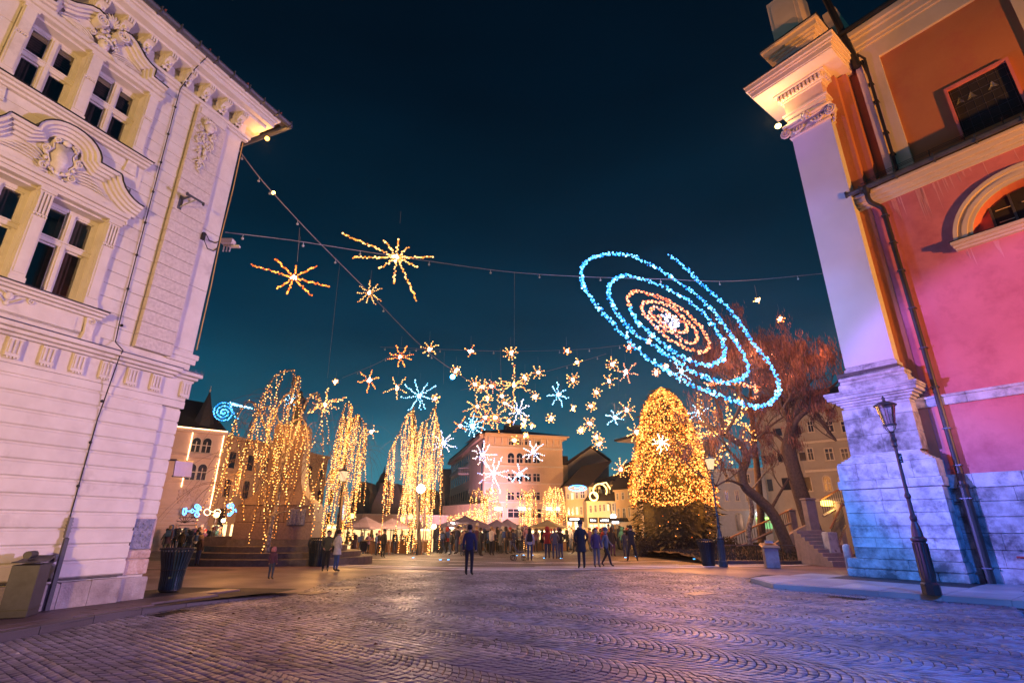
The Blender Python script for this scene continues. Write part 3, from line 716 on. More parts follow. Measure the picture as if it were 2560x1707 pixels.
def cobs(Qs):
    n = len(Qs); c = Qs.mean(axis=1, keepdims=True)
    jit = rng.uniform(-.0035, .0035, Qs.shape)
    base = c + (Qs-c)*.895 + jit; top = c + (Qs-c)*.76 + jit
    h = rng.uniform(-.003, .004, (n, 1, 1)); tilt = rng.uniform(-.003, .003, (n, 4, 1))
    V = np.concatenate([np.concatenate([base, np.full((n, 4, 1), -.03)], 2), np.concatenate([base, np.full((n, 4, 1), -.006)+h], 2), np.concatenate([top, h+tilt], 2)], 1)
    F = []
    for i in range(4):
        k = (i+1) % 4; F += [(i, k, 4+k, 4+i), (4+i, 4+k, 8+k, 8+i)]
    F.append((8, 9, 10, 11))
    return V, np.array(F)
V, F = cobs(Q[mask]); n = len(V)
verts = V.reshape(-1, 3); faces = (F[None] + (np.arange(n)*12)[:, None, None]).reshape(-1, 4)
me = bpy.data.meshes.new('cobbles'); me.vertices.add(len(verts)); me.vertices.foreach_set('co', verts.ravel())
me.loops.add(faces.size); me.loops.foreach_set('vertex_index', faces.ravel().astype(np.int32))
me.polygons.add(len(faces)); me.polygons.foreach_set('loop_start', np.arange(0, faces.size, 4, dtype=np.int32)); me.polygons.foreach_set('loop_total', np.full(len(faces), 4, dtype=np.int32))
me.update(calc_edges=True); me.materials.append(cobble)
o = obj('cobbles', me, ground); o['kind'] = 'stuff'
V, F = cobs(Q[idx_near])
# normal direction check for the fan quads
for k in range(len(V)):
    c = V[k].mean(axis=0); me = bpy.data.meshes.new('cobblestone'); me.from_pydata((V[k]-c).tolist(), [], F.tolist()); me.materials.append(cobble)
    obj('cobblestone', me, ground, tuple(c))
NC = n
# service covers and drain grates
for i, (x, y, a, b, r_) in enumerate(covers):
    o = MB().box(-a/2, a/2, -b/2, b/2, -.02, .006, bv=.004).build('cover', mat('worn_cover_plate', (.20, .16, .15), (.13, .11, .11), .4, 9, .5, 60)); o.location = (x, y, 0); o.rotation_euler[2] = r_
    o.name = 'service_cover'; tag(o, ['flat rectangular service cover among the cobbles below the walking pair', 'flat pinkish service cover set in the fan cobbles right of centre', 'small flat service cover in the cobbles just before the plaza line', 'flat service cover at the edge of the cobbles, nearest the smooth paving on the left'][i], 'cover', 'service covers in the cobbles')
for i, (x, y, a, b, r_) in enumerate(grates):
    t = thing('drain_grate', ['dark slotted drain grate at the foot of the left kerb', 'dark slotted drain grate in the blue-lit cobbles before the church kerb'][i], 'drain', (x, y, 0), r_, 'drain grates')
    m = MB()
    m.box(-a/2, a/2, -b/2, -b/2+.03, -.02, .004).box(-a/2, a/2, b/2-.03, b/2, -.02, .004).box(-a/2, -a/2+.03, -b/2+.03, b/2-.03, -.02, .004).box(a/2-.03, a/2, -b/2+.03, b/2-.03, -.02, .004); m.build('frame', blackmetal, t)
    for k in range(11): MB().box(-a/2+.05+k*(a-.1)/11, -a/2+.05+k*(a-.1)/11+.022, -b/2+.03, b/2-.03, -.02, .002).build('bar', blackmetal, t)
# left pavement: slabs and kerb stones
pav = MB(); P = KL + [(-5.4, 14.3), (-8.6, 14.6), (-12, 8), (-12, 4)]
bm = bmesh.new(); vs = [bm.verts.new((x, y, .085)) for x, y in P]; bm.faces.new(vs); bmesh.ops.triangulate(bm, faces=bm.faces[:])
bmesh.ops.recalc_face_normals(bm, faces=bm.faces[:])
if sum(f.normal.z for f in bm.faces) < 0: bmesh.ops.reverse_faces(bm, faces=bm.faces[:])
me = bpy.data.meshes.new('pavement'); bm.to_mesh(me); me.materials.append(joint); pavement = struct('pavement', me)
kp = [Vector((x, y, 0)) for x, y in KL]; kp = spline(kp, 5)
L = 0; cur = []; acc = [0]
for a, b in zip(kp, kp[1:]): acc.append(acc[-1]+(b-a).length)
def kpt(s):
    for i in range(len(acc)-1):
        if acc[i] <= s <= acc[i+1]: return kp[i].lerp(kp[i+1], (s-acc[i])/(acc[i+1]-acc[i]))
    return kp[-1]
s = 0
while s < acc[-1]-.2:
    e_ = min(s+.98, acc[-1]); a, b = kpt(s+.006), kpt(e_-.006); d = (b-a).normalized(); q = Vector((-d.y, d.x, 0))
    h0 = .12*min(1, max(.08, (13.9-a.y)/3.5)); h1 = .12*min(1, max(.08, (13.9-b.y)/3.5))
    m = MB(); v = []
    for p, h in ((a, h0), (b, h1)): v += [(*p.xy, -.03), (*p.xy, h-.01), (*(p+q*.015).xy, h), (*(p+q*.16).xy, h), (*(p+q*.16).xy, -.03)]
    m.add(v, [(4, 3, 2, 1, 0), (5, 6, 7, 8, 9)] + [(k, (k+1) % 5, 5+(k+1) % 5, 5+k) for k in range(5)])
    m.build('kerb_stone', kerbm, pavement); s = e_
ka = math.atan2(.9185, .3955); d = Vector((math.cos(ka), math.sin(ka), 0)); q = Vector((-d.y, d.x, 0)); o0 = Vector((-7.826, 12.297, 0))
for r_ in range(0, 6):
    for c_ in range(-14, 5):
        a0 = c_*.62+(r_ % 2)*.31; b0 = -.06-r_*.42
        cs = [o0+d*(a0+.005)+q*(b0-.005), o0+d*(a0+.615)+q*(b0-.005), o0+d*(a0+.615)+q*(b0-.415), o0+d*(a0+.005)+q*(b0-.415)]
        c = sum(cs, Vector())/4
        if c.y < 6.5 or c.x < -9.6 or c.y > 14.1: continue
        if any(p.x > kl_x(p.y)-.17 for p in cs if kl_x(p.y) > -50): 
            # trim against the kerb
            if c.x > kl_x(c.y)-.2 or kl_x(c.y) < -50: continue
            for p in cs:
                lim = kl_x(p.y)-.17
                if p.x > lim: p.x = lim
        zt = .12*min(1, max(.10, (13.9-c.y)/3.5)) if c.x > -6.9 else .12
        zt += rnd.uniform(-.002, .002)
        m = MB(); m.add([(p.x, p.y, zt-.035) for p in cs]+[(p.x, p.y, zt) for p in cs], [(7, 6, 5, 4)]+[((k+1) % 4, k, 4+k, 4+(k+1) % 4) for k in range(4)]); m.build('paving_slab', redslab, pavement)
# church pavement
kr = [KR[0], KR[1], KR[2], KR[3]]
P = [KR[0], KR[1], KR[2], KR[3], rw(12, -.6), rw(3, -.6), rw(0, -.4), rw(-.9, .6), rw(-2.0, 1.6)]
bm = bmesh.new(); vs = [bm.verts.new((x, y, .095)) for x, y in P]; bm.faces.new(vs); bmesh.ops.triangulate(bm, faces=bm.faces[:])
bmesh.ops.recalc_face_normals(bm, faces=bm.faces[:])
if sum(f.normal.z for f in bm.faces) < 0: bmesh.ops.reverse_faces(bm, faces=bm.faces[:])
me = bpy.data.meshes.new('church_pavement'); bm.to_mesh(me); me.materials.append(joint); cpav = struct('church_pavement', me)
def nk(u): return 4.46-.18*(u+.2) if u > -.2 else 4.46+(u+.2)*.9
def slab(P, zt, mt, name, par):
    m = MB(); P = [rw(*p) for p in P]
    m.add([(x, y, zt-.16) for x, y in P]+[(x, y, zt) for x, y in P], [tuple(range(len(P), 2*len(P)))]+[(k, (k+1) % len(P), len(P)+(k+1) % len(P), len(P)+k) for k in range(len(P))])
    bm = bmesh.new(); me = m.mesh(name, mt); bm.from_mesh(me); bmesh.ops.recalc_face_normals(bm, faces=bm.faces[:]); bm.to_mesh(me); bm.free()
    return obj(name, me, par)
u = -1.5
us = [-1.5, -.2, 1.05, 2.15, 3.35, 4.5, 5.6, 6.8, 8.0, 9.3, 10.6, 12]
for a, b in zip(us, us[1:]):
    slab([(a+.012, nk(a)-.17), (b-.012, nk(b)-.17), (b-.012, 2.56), (a+.012, 2.56)], .125, whiteslab, 'paving_slab', cpav)
    slab([(a+.012, 2.535), (b-.012, 2.535), (b-.012, 1.46), (a+.012, 1.46)], .125, whiteslab, 'paving_slab', cpav)
    slab([(a+.004, nk(a)), (b-.004, nk(b)), (b-.004, nk(b)-.15), (a+.004, nk(a)-.15)], .12, palekerb, 'kerb_stone', cpav)
for a, b, mt in ((-1.2, -.1, whiteslab), (-.1, 3.3, insetm), (3.3, 4.3, whiteslab), (4.3, 8.4, insetm), (8.4, 9.4, whiteslab), (9.4, 12, insetm)):
    slab([(a+.006, 1.44), (b-.006, 1.44), (b-.006, -.62 if a > 3 else .05), (a+.006, -.62 if a > 3 else .05)], .123, mt, 'paving_slab' if mt is whiteslab else 'pebble_panel', cpav)
for x, y in (rw(-2.6, 3.9), rw(-1.8, 5.0)): pass

# dry leaves and scraps lying about on the cobbles
lr = random.Random(5); lm = mat('dry_leaf', (.22, .12, .05), (.12, .06, .03), .9, 3); pm_ = mat('paper_scrap', (.55, .52, .50), (.45, .43, .42), .9, 3); m = MB(); n_ = 0
for i in range(150):
    y = lr.uniform(6.6, 20)**1.0; x = lr.uniform(-.62, .62)*y
    if not inpoly(x, y, COB): continue
    a = lr.uniform(0, 6.28); s_ = lr.uniform(.018, .042); m.add([(x+s_*math.cos(a), y+s_*math.sin(a), .012), (x-s_*.5*math.sin(a), y+s_*.5*math.cos(a), .020+lr.random()*.02), (x-s_*math.cos(a), y-s_*math.sin(a), .010), (x+s_*.5*math.sin(a), y-s_*.5*math.cos(a), .012)], [(0, 1, 2, 3)])
o = m.build('fallen_leaves', lm); o['kind'] = 'stuff'; o['label'] = 'dry leaves scattered thinly over the cobbles'; o['category'] = 'leaves'
for k, (x, y) in enumerate(((4.9, 8.9), (7.3, 8.0), (-1.9, 8.4))):
    o = MB().box(-.035, .035, -.02, .02, .004, .010).build('paper_scrap', pm_); o.location = (x, y, .004); o.rotation_euler[2] = k
    tag(o, ('tiny pale paper scrap on the blue-lit cobbles, right of centre', 'tiny pale paper scrap on the cobbles towards the lower right', 'tiny pale paper scrap on the cobbles left of centre')[k], 'paper', 'paper scraps on the cobbles')
# ================================================================ the church on the right
rzR = math.atan2(UR[1], UR[0])
church = thing('church', 'red and cream baroque church flank with a tall ionic corner pilaster on a stone plinth', 'church', (ORx, ORy, 0), rzR)
def RM(): return MB(-1)
mat('streak', (.77, .33, .31), (.72, .28, .27), .9, 8, .1)
WN = -.75
# stone wall foot in courses
m = RM(); m.box(2.9, 14, -1.4, -.70, 0, 3.05); m.build('wall_core', mortar, church)
zz = [.06, .52, .98, 1.42, 1.86, 2.28, 2.66, 3.07]
for i in range(7):
    x = 2.93; st = .55+.5*rnd.random()
    while x < 13.5:
        w_ = min(.85+.5*rnd.random() if x > 3.2 else st, 13.6-x); n1 = -.62+rnd.uniform(-.008, .008)
        RM().box(x+.0055, x+w_-.0055, -.72, n1 if i < 6 else n1+.02, zz[i]+.0055, zz[i+1]-.0055, bv=.014).build('wall_stone', church_stone2 if i < 6 else church_stone, church); x += w_
# plastered wall with the lunette
LU, LZ, LR, LRZ = 6.82, 10.18, 1.46, 1.36
m = RM()
m.box(2.3, 5.1, -1.2, WN, 3.05, 12.7); m.box(5.1, 8.6, -1.2, WN, 3.05, LZ-.02); m.box(8.6, 14, -1.2, WN, 3.05, 12.7)
A_ = arc(LU, LZ, LR, 180, 0, 24, LRZ); top = 12.7
for (a, b), (c, d) in zip(A_, A_[1:]):
    m.add([(a, WN, b), (c, WN, d), (c, WN, top), (a, WN, top)], [(0, 1, 2, 3)])
    m.add([(a, WN, b), (c, WN, d), (c, WN-.55, d), (a, WN-.55, b)], [(3, 2, 1, 0)])
m.box(5.1, LU-LR, -1.2, WN, LZ-.02, 12.7); m.box(LU+LR, 8.6, -1.2, WN, LZ-.02, 12.7)
m.box(5.3, 8.4, -1.6, -1.28, LZ-.3, 11.7)
m.build('wall', church_red, church)
m = RM(); m.prism([(5.88, LZ), (5.88, LZ+1.0)] + arc(LU, LZ, 1.40, 128, 0, 16, 1.30), WN-.50, WN-.46); m.build('window_back', dark, church)
fr = RM()
for k in range(3): fr.box(6.38+.62*k-.03, 6.38+.62*k+.03, WN-.46, WN-.42, LZ, LZ+1.25)
fr.box(5.84, 8.2, WN-.46, WN-.43, LZ-.02, LZ+.05); fr.box(5.84, 5.90, WN-.46, WN-.42, LZ, LZ+1.0)
lun = fr.build('window', gutterm, church)
for z in (LZ+.40, LZ+.82):
    for k in range(3): RM().box(5.98+.62*k, 6.34+.62*k, WN-.44, WN-.42, z, z+.02).build('glazing_bar', church_cream, lun)
m = RM()
path = arc(LU, LZ, 1.46, 180, 0, 30, 1.36)
for t0, t1, n in ((.0, .13, .05), (.13, .26, .09), (.26, .37, .05), (.37, .48, .12)): m.ribbon(path, t0, t1, WN-.02, WN+n)
m.build('arch_moulding', church_cream, church)
m = RM()
for z0, z1, n in ((10.06, 10.17, .30), (9.97, 10.06, .22), (9.90, 9.97, .14)): m.box(4.92-n*.4, 8.9, WN-.02, WN+n, z0, z1, bv=.01)
m.build('window_sill', church_cream, church); RM().box(4.78, 9, WN-.02, WN+.32, 10.172, 10.185).build('sill_flashing', blackmetal, church)
# string course
x = 2.7
while x < 13.5:
    w_ = 1.25+.4*rnd.random(); m = RM(); m.box(x+.003, x+w_-.003, WN-.02, WN+.11, 5.14, 5.38, bv=.012); m.box(x+.003, x+w_-.003, WN-.02, WN+.15, 5.38, 5.46, bv=.01); m.build('string_stone', church_stone, church); x += w_
# cornice, gutter, snow rails
m = RM()
for z0, z1, n in ((12.60, 12.72, .06), (12.72, 12.86, .14), (12.86, 13.02, .24), (13.02, 13.14, .34)): m.box(2.45, 14, WN-.4, WN+n, z0, z1, bv=.012)
m.build('cornice', church_cream, church)
m = RM(); m.tube([(2.48, WN+.46, 13.22), (14, WN+.46, 13.22)], .10, 10); m.box(2.44, 2.50, WN+.34, WN+.58, 13.10, 13.34)
for i in range(10): m.box(2.9+1.1*i, 2.94+1.1*i, WN+.34, WN+.57, 13.10, 13.34)
m.build('gutter', gutterm, church)
m = RM(); m.add([(2.45, WN+.40, 13.30), (14, WN+.40, 13.30), (14, -1.75, 14.02), (2.45, -1.75, 14.02)], [(0, 1, 2, 3)]); m.build('aisle_roof', rooftile, church)
m = RM()
for k, (n, z) in enumerate(((WN+.16, 13.62), (WN+.08, 13.72), (WN+.0, 13.83))): m.tube([(2.9+.2*k, n, z), (14, n, z)], .011, 4)
for i in range(10): m.tube([(3.1+.95*i, WN+.28, 13.36), (3.1+.95*i, WN+.10, 13.70), (3.1+.95*i, WN-.02, 13.85)], .018, 4)
m.build('snow_rail', blackmetal, church)
# upper wall, set back
UN = -1.35
m = RM(); m.box(2.2, 14, -3, UN-.12, 13.4, 20.0); m.build('upper_wall', church_orlit, church)
m = RM(); m.box(3.62, 3.84, UN-.12, UN+.14, 13.8, 19.6, bv=.02); m.box(3.84, 4.42, UN-.12, UN, 13.8, 19.9, bv=.01); m.box(4.42, 14, UN-.12, UN, 19.15, 19.9, bv=.01); m.box(8.1, 8.6, UN-.12, UN, 13.8, 19.15, bv=.01)
m.build('wall_frame', church_cream, church)
m = RM()
for z0, z1, n in ((19.9, 20.05, .08), (20.05, 20.35, .16), (20.35, 20.5, .26), (20.5, 20.75, .38)): m.box(3.4, 14, -2.6, UN+n, z0, z1, bv=.015)
m.build('upper_cornice', church_cream, church)
m = RM(); m.tube([(3.3, UN+.48, 20.82), (14, UN+.48, 20.82)], .09, 8); m.build('upper_gutter', blackmetal, church)
m = RM(); m.add([(3.3, UN+.42, 20.85), (14, UN+.42, 20.85), (14, -5.5, 24.8), (3.3, -5.5, 24.8)], [(0, 1, 2, 3)]); m.build('nave_roof', rooftile, church)
w = RM().box(5.9, 7.46, UN-.115, UN-.105, 14.15, 16.15).build('window', dark, church)
m = RM()
for a, b, c, d in ((5.82, 5.9, 14.1, 16.25), (7.46, 7.54, 14.1, 16.25), (5.9, 7.46, 16.15, 16.25)): m.box(a, b, UN-.12, UN+.02, c, d)
m.build('window_frame', church_red, w)
m = RM()
for k in range(7): m.tube([(5.95+.24*k, UN-.10, 14.15), (5.95+.24*k, UN-.10, 16.13)], .006, 4)
for k in range(6): m.tube([(5.9, UN-.10, 14.4+.32*k), (7.46, UN-.10, 14.4+.32*k)], .008, 4)
m.build('window_grille', gutterm, w)
for uu in (6.1, 6.42, 6.98):
    m = RM()
    for k in range(5): m.tube([(uu, UN-.09, 15.5+.05*k), (uu+.05*(5-k)*.5, UN-.09, 15.46+.05*k), (uu, UN-.09, 15.53+.05*k), (uu-.05*(5-k)*.5, UN-.09, 15.46+.05*k)], .005, 4)
    m.build('grille_star', whiteslab, w)
# pier behind the pilaster
m = RM(); m.box(1.75, 2.98, -4.2, WN+.02, 3.0, 19.0); m.box(2.98, 3.30, -4.2, WN-.28, 12.9, 19.0); m.build('pier', church_orlit, church)
# plinth of the pilaster, stone by stone
def stones(u0, u1, n0, n1, z0, z1, k, mt, jit=.006, bv=.014, seed=0):
    r_ = random.Random(seed); cuts = [u0] + sorted(u0+(u1-u0)*(i+r_.uniform(-.25, .25))/k for i in range(1, k)) + [u1]
    for a, b in zip(cuts, cuts[1:]):
        RM().box(a+.0045, b-.0045, n0, n1+r_.uniform(-jit, jit), z0+.0045, z1-.0045, bv=bv).build('plinth_stone', mt, church)
RM().box(.36, 2.92, -1.0, -.04, .05, 3.5).box(.84, 2.66, -1.0, -.16, 3.5, 6.6).build('plinth_core', mortar, church)
stones(.02, 3.06, -.9, .14, .10, .36, 5, church_stone2, .02, .03, 1); stones(.06, 3.05, -.9, .11, .36, .66, 4, church_stone2, .02, .03, 2)
for i, (z0, z1, k) in enumerate(((.66, .98, 3), (.98, 1.27, 4), (1.27, 1.62, 2), (1.62, 2.0, 3), (2.0, 2.36, 2), (2.36, 2.72, 3))):
    stones(.30, 3.0, -.9, .02, z0, z1, k, church_stone2 if i < 1 else church_stone, .004, .008, 10+i)
stones(.24, 3.06, -.95, .09, 2.73, 3.0, 3, church_stone, .002, .012, 20)
stones(.30, 3.02, -.92, .03, 3.0, 3.52, 4, church_stone, .003, .008, 21)
m = RM()
for i in range(6):
    t = i/5; h = .40*math.sin(t*math.pi/2); m.box(.34+h, 2.96-h*.75, -.92, .04-.36*t*t*.5, 3.52+.055*i, 3.52+.055*(i+1), bv=.01)
m.build('plinth_slope', church_stone, church)
stones(.74, 2.74, -.9, -.12, 3.84, 4.42, 2, church_stone2, .003, .006, 30); stones(.75, 2.74, -.9, -.12, 4.42, 5.0, 3, church_stone2, .003, .006, 31); stones(.76, 2.74, -.9, -.12, 5.0, 5.34, 2, church_stone, .003, .006, 32)
prof = ((5.34, 5.42, .00), (5.42, 5.50, .06), (5.50, 5.58, .14), (5.58, 5.64, .24), (5.64, 5.76, .34), (5.76, 5.82, .38), (5.82, 5.90, .40))
m = RM()
for z0, z1, e_ in prof: m.box(.84-e_, 2.74+e_, -.95, -.12+e_, z0, z1, bv=.012)
m.build('plinth_cornice', church_stone, church)
m = RM()
for z0, z1, e_ in ((5.90, 6.18, .22), (6.18, 6.30, .16), (6.30, 6.42, .18), (6.42, 6.50, .06), (6.50, 6.72, -.0), (6.72, 6.80, -.05)): m.box(1.08-e_, 2.66+e_, -.9, -.22+e_, z0, z1, bv=.03 if e_ > .1 else .01)
m.build('pilaster_base', church_stone, church)
RM().box(1.12, 2.60, -.95, -.25, 6.80, 16.75, bv=.01).build('pilaster_shaft', mat('lime_white_plaster', (.66, .63, .60), (.61, .585, .56), .8, .9, .08, 50), church)
# capital
m = RM()
m.box(1.06, 2.66, -.98, -.16, 16.75, 16.84, bv=.02); m.box(1.10, 2.62, -.95, -.20, 16.84, 17.30)
m.box(.92, 2.80, -1.0, -.02, 17.30, 17.44, bv=.03); m.box(.98, 2.74, -1.0, -.08, 17.22, 17.30, bv=.02)
for sg, uc in ((-1, 1.02), (1, 2.70)):
    scroll(m, uc, 17.02, .22, -.06, .05, 2.2, -sg); m.ball((uc, -.08, 17.02), .09, sy=.8)
    scroll(m, uc+sg*.0, 17.02, .15, -.02, .03, 1.4, -sg)
for sg in (-1, 1):
    pts = [(1.86+sg*(.12+.11*i), -.08, 17.02-.16*math.sin(math.pi*i/5)) for i in range(6)]; m.tube(pts, [.03, .05, .06, .06, .05, .03], 6)
    for k in range(4): leaf(m, 1.86+sg*(.14+.12*k), 17.1, 1.86+sg*(.20+.12*k), 16.86, .035, -.08, .04*sg)
m.ball((1.86, -.02, 17.34), .13, sy=.8, n=10, m=6)
for i in range(8): m.ball((1.86+.16*math.cos(R(i*45)), -.02, 17.34+.15*math.sin(R(i*45))), .06, n=7, m=4)
for i in range(18): m.ball((1.3+i*.066, -.14, 16.80+.03*math.sin(i)), .03, n=6, m=4)
m.build('capital', church_cream, church, True)
m = RM()      # capital's return on the flank
for k in range(7): m.ball((2.72+.02*(k % 2), -.5+.04*k, 17.25-.16*k*.7), .10-.008*k, n=7, m=4)
m.build('capital_return', church_cream, church, True)
m = RM()
for z0, z1, e_ in ((17.46, 17.70, .0), (17.70, 17.88, .05), (17.88, 17.97, .12)): m.box(1.12-e_, 2.62+e_, -1.0, -.22+e_, z0, z1, bv=.01)
m.build('architrave', church_cream, church)
RM().box(1.12, 2.62, -1.0, -.22, 17.97, 18.62).build('frieze', mat('church_frieze', (.60, .40, .32), (.52, .34, .28)), church)
m = RM()
for z0, z1, e_ in ((18.62, 18.70, .06), (18.70, 18.98, .14), (18.98, 19.08, .26), (19.08, 19.14, .84), (19.14, 19.36, .88), (19.36, 19.46, .94), (19.46, 19.66, 1.02), (19.66, 19.72, 1.06)): m.box(1.12-e_, 2.62+e_, -1.6, -.22+e_, z0, z1, bv=.012)
m.build('cornice_block', church_cream, church)
for i in range(12): RM().box(.97+.152*i, 1.05+.152*i, -.08, .01, 18.72, 18.92, bv=.006).build('dentil', church_cream, church)
for i in range(7): RM().box(2.76, 2.86, -.22-.14*i-.08, -.22-.14*i, 18.72, 18.92, bv=.006).build('dentil', church_cream, church)
o = RM().lathe([(.10, 0), (.13, .06), (.11, .12)], (.80, .0, 17.50), 10).build('uplight', glow('yellow_uplight', (1, .72, .25), 8), church)
x_, y_ = rw(.62, .10); lamp('POINT', 'capital_uplight', (x_, y_, 17.95), (1, .66, .22), 150, size=.08)
m = RM(); m.box(.04, 3.70, -1.6, .86, 19.725, 19.75); m.build('cornice_flashing', blackmetal, church)
m = RM(); m.box(1.20, 2.75, -2.4, -.25, 19.75, 21.0)
for z0, z1, e_ in ((21.0, 21.12, .10), (21.12, 21.25, .20), (21.25, 21.5, .32), (21.5, 21.62, .42)): m.box(1.20-e_, 2.75+e_, -2.6, -.25+e_, z0, z1, bv=.015)
m.build('attic_block', church_cream, church)
RM().box(.76, 3.2, -2.7, .20, 21.625, 21.65).build('attic_flashing', blackmetal, church)
m = RM(); m.box(1.1, 2.7, -2.0, -.30, 21.65, 21.95, bv=.02); m.box(1.25, 2.5, -1.8, -.45, 21.95, 24.6, bv=.02); m.box(1.4, 2.35, -.45, -.42, 22.2, 24.3, bv=.02); m.box(2.98, 3.5, -3.5, -1.5, 19.0, 23.0); m.build('attic_pedestal', church_cream, church)
m = RM(); m.tube([(3.3, -.95, 24), (3.55, -1.0, 21.5), (3.7, -1.05, 19.6), (3.74, -1.08, 19.0)], .13, 8); m.tube([(3.9, UN+.22, 19.2), (3.98, UN+.2, 18.4), (3.94, UN+.16, 13.9)], .055, 8); m.tube([(3.7, UN+.3, 19.3), (3.9, UN+.3, 19.45), (4.02, UN+.26, 19.2), (3.98, UN+.2, 18.4)], .05, 8)
for z in (18.0, 17.1, 15.6, 14.6): m.box(3.87, 4.03, UN+.0, UN+.24, z, z+.025)
m.build('upper_downpipe', blackmetal, church)
m = RM(); pn = WN+.16; pts = spline([(3.08, WN+.42, 13.1), (3.06, WN+.40, 12.82), (3.10, WN+.34, 12.62), (3.24, WN+.22, 12.46), (3.34, pn, 12.30), (3.35, pn, 12.0)], 4) + [Vector((3.35, pn, z)) for z in (9, 6, 3.25)]
m.tube(pts, .082, 12); m.lathe([(.10, 0), (.15, .2), (.15, .3)], (3.08, WN+.42, 12.98), 10)
m.tube([(3.35, pn, 3.25), (3.35, pn, 3.05), (3.37, pn+.14, 2.82), (3.37, pn+.14, 2.55)], .10, 12); m.tube([(3.37, pn+.14, 2.72), (3.37, pn+.14, .12)], .115, 12)
m.lathe([(.14, 0), (.15, .05), (.13, .1)], (3.37, pn+.14, 2.66), 12)
m.build('downpipe', darkbrown, church)
for z in (12.0, 10.9, 9.8, 8.4, 7.0, 5.7, 4.4, 3.3): RM().box(3.25, 3.45, WN-.02, pn+.09, z, z+.03).build('pipe_bracket', gutterm, church)
for z in (2.35, .5): RM().box(3.24, 3.50, WN-.02, pn+.27, z, z+.03).build('pipe_bracket', gutterm, church)
RM().tube([(4.05, -.52, .82), (6.2, -.52, .82)], .03, 6).build('handrail', mat('red_rail', (.35, .04, .03)), church)
# rain streaks of washed-out plaster under the cornice and the sill
for k in range(46):
    u = 3.6+4.0*rnd.random() if k < 34 else 5.0+3*rnd.random(); z1 = 12.58 if k < 34 else 9.88; L_ = (.25+1.1*rnd.random())*(1 if k < 34 else .5); w_ = .008+.02*rnd.random()
    if k < 34 and 5.3 < u: L_ *= .6
    RM().add([(u-w_, WN+.004, z1), (u+w_, WN+.004, z1), (u+w_*.5+.02, WN+.004, z1-L_*.6), (u+.03, WN+.004, z1-L_), (u-w_*.4, WN+.004, z1-L_*.5)], [(0, 1, 2, 3, 4)]).build('rain_streak', MATS['streak'], church)
m = RM(); m.box(2.2, 14, -9, -1.62, 0, 12.6); m.box(2.4, 13.9, -9, -3.0, 12.6, 19.9); m.build('nave', church_red, church)
# ================================================================ buildings round the square
far_glass = mat('far_dark_glass', (.02, .025, .045), (.012, .014, .024), .15, 4, 0)
win_trim = mat('pale_window_trim', (.62, .55, .47), (.54, .47, .40), .7, 4, .05)
lit_warm = glow('lit_shop_warm', (1, .72, .34), 2.6); lit_pale = glow('lit_shop_pale', (.95, 1, .66), 2.4); lit_white = glow('lit_white', (.85, .93, 1), 5)
neon_w = glow('neon_warm_tube', (1, .55, .26), 7); neon_blue = glow('neon_blue', (.08, .35, 1), 6)
salmon = mat('salmon_plaster', (.74, .49, .34), (.68, .44, .30), .85, .4, .08, 30, stain=(.60, .38, .27), stsc=.25)
house_or = mat('ochre_plaster', (.62, .42, .24), (.54, .36, .21), .85, .5, .08, 30)
house_y = mat('straw_plaster', (.60, .50, .30), (.52, .43, .26), .85, .5, .08, 30)
house_b = mat('beige_plaster', (.34, .27, .22), (.28, .22, .18), .9, .4, .08, 30)
pinkstone = mat('rose_stone_facade', (.62, .46, .38), (.54, .40, .33), .85, 1, .2, 20)
greystone = mat('grey_render', (.40, .36, .32), (.32, .29, .26), .9, .6, .1, 20)
slate = mat('night_slate', (.045, .045, .055), (.03, .03, .038), .8, 4, .3, 12)
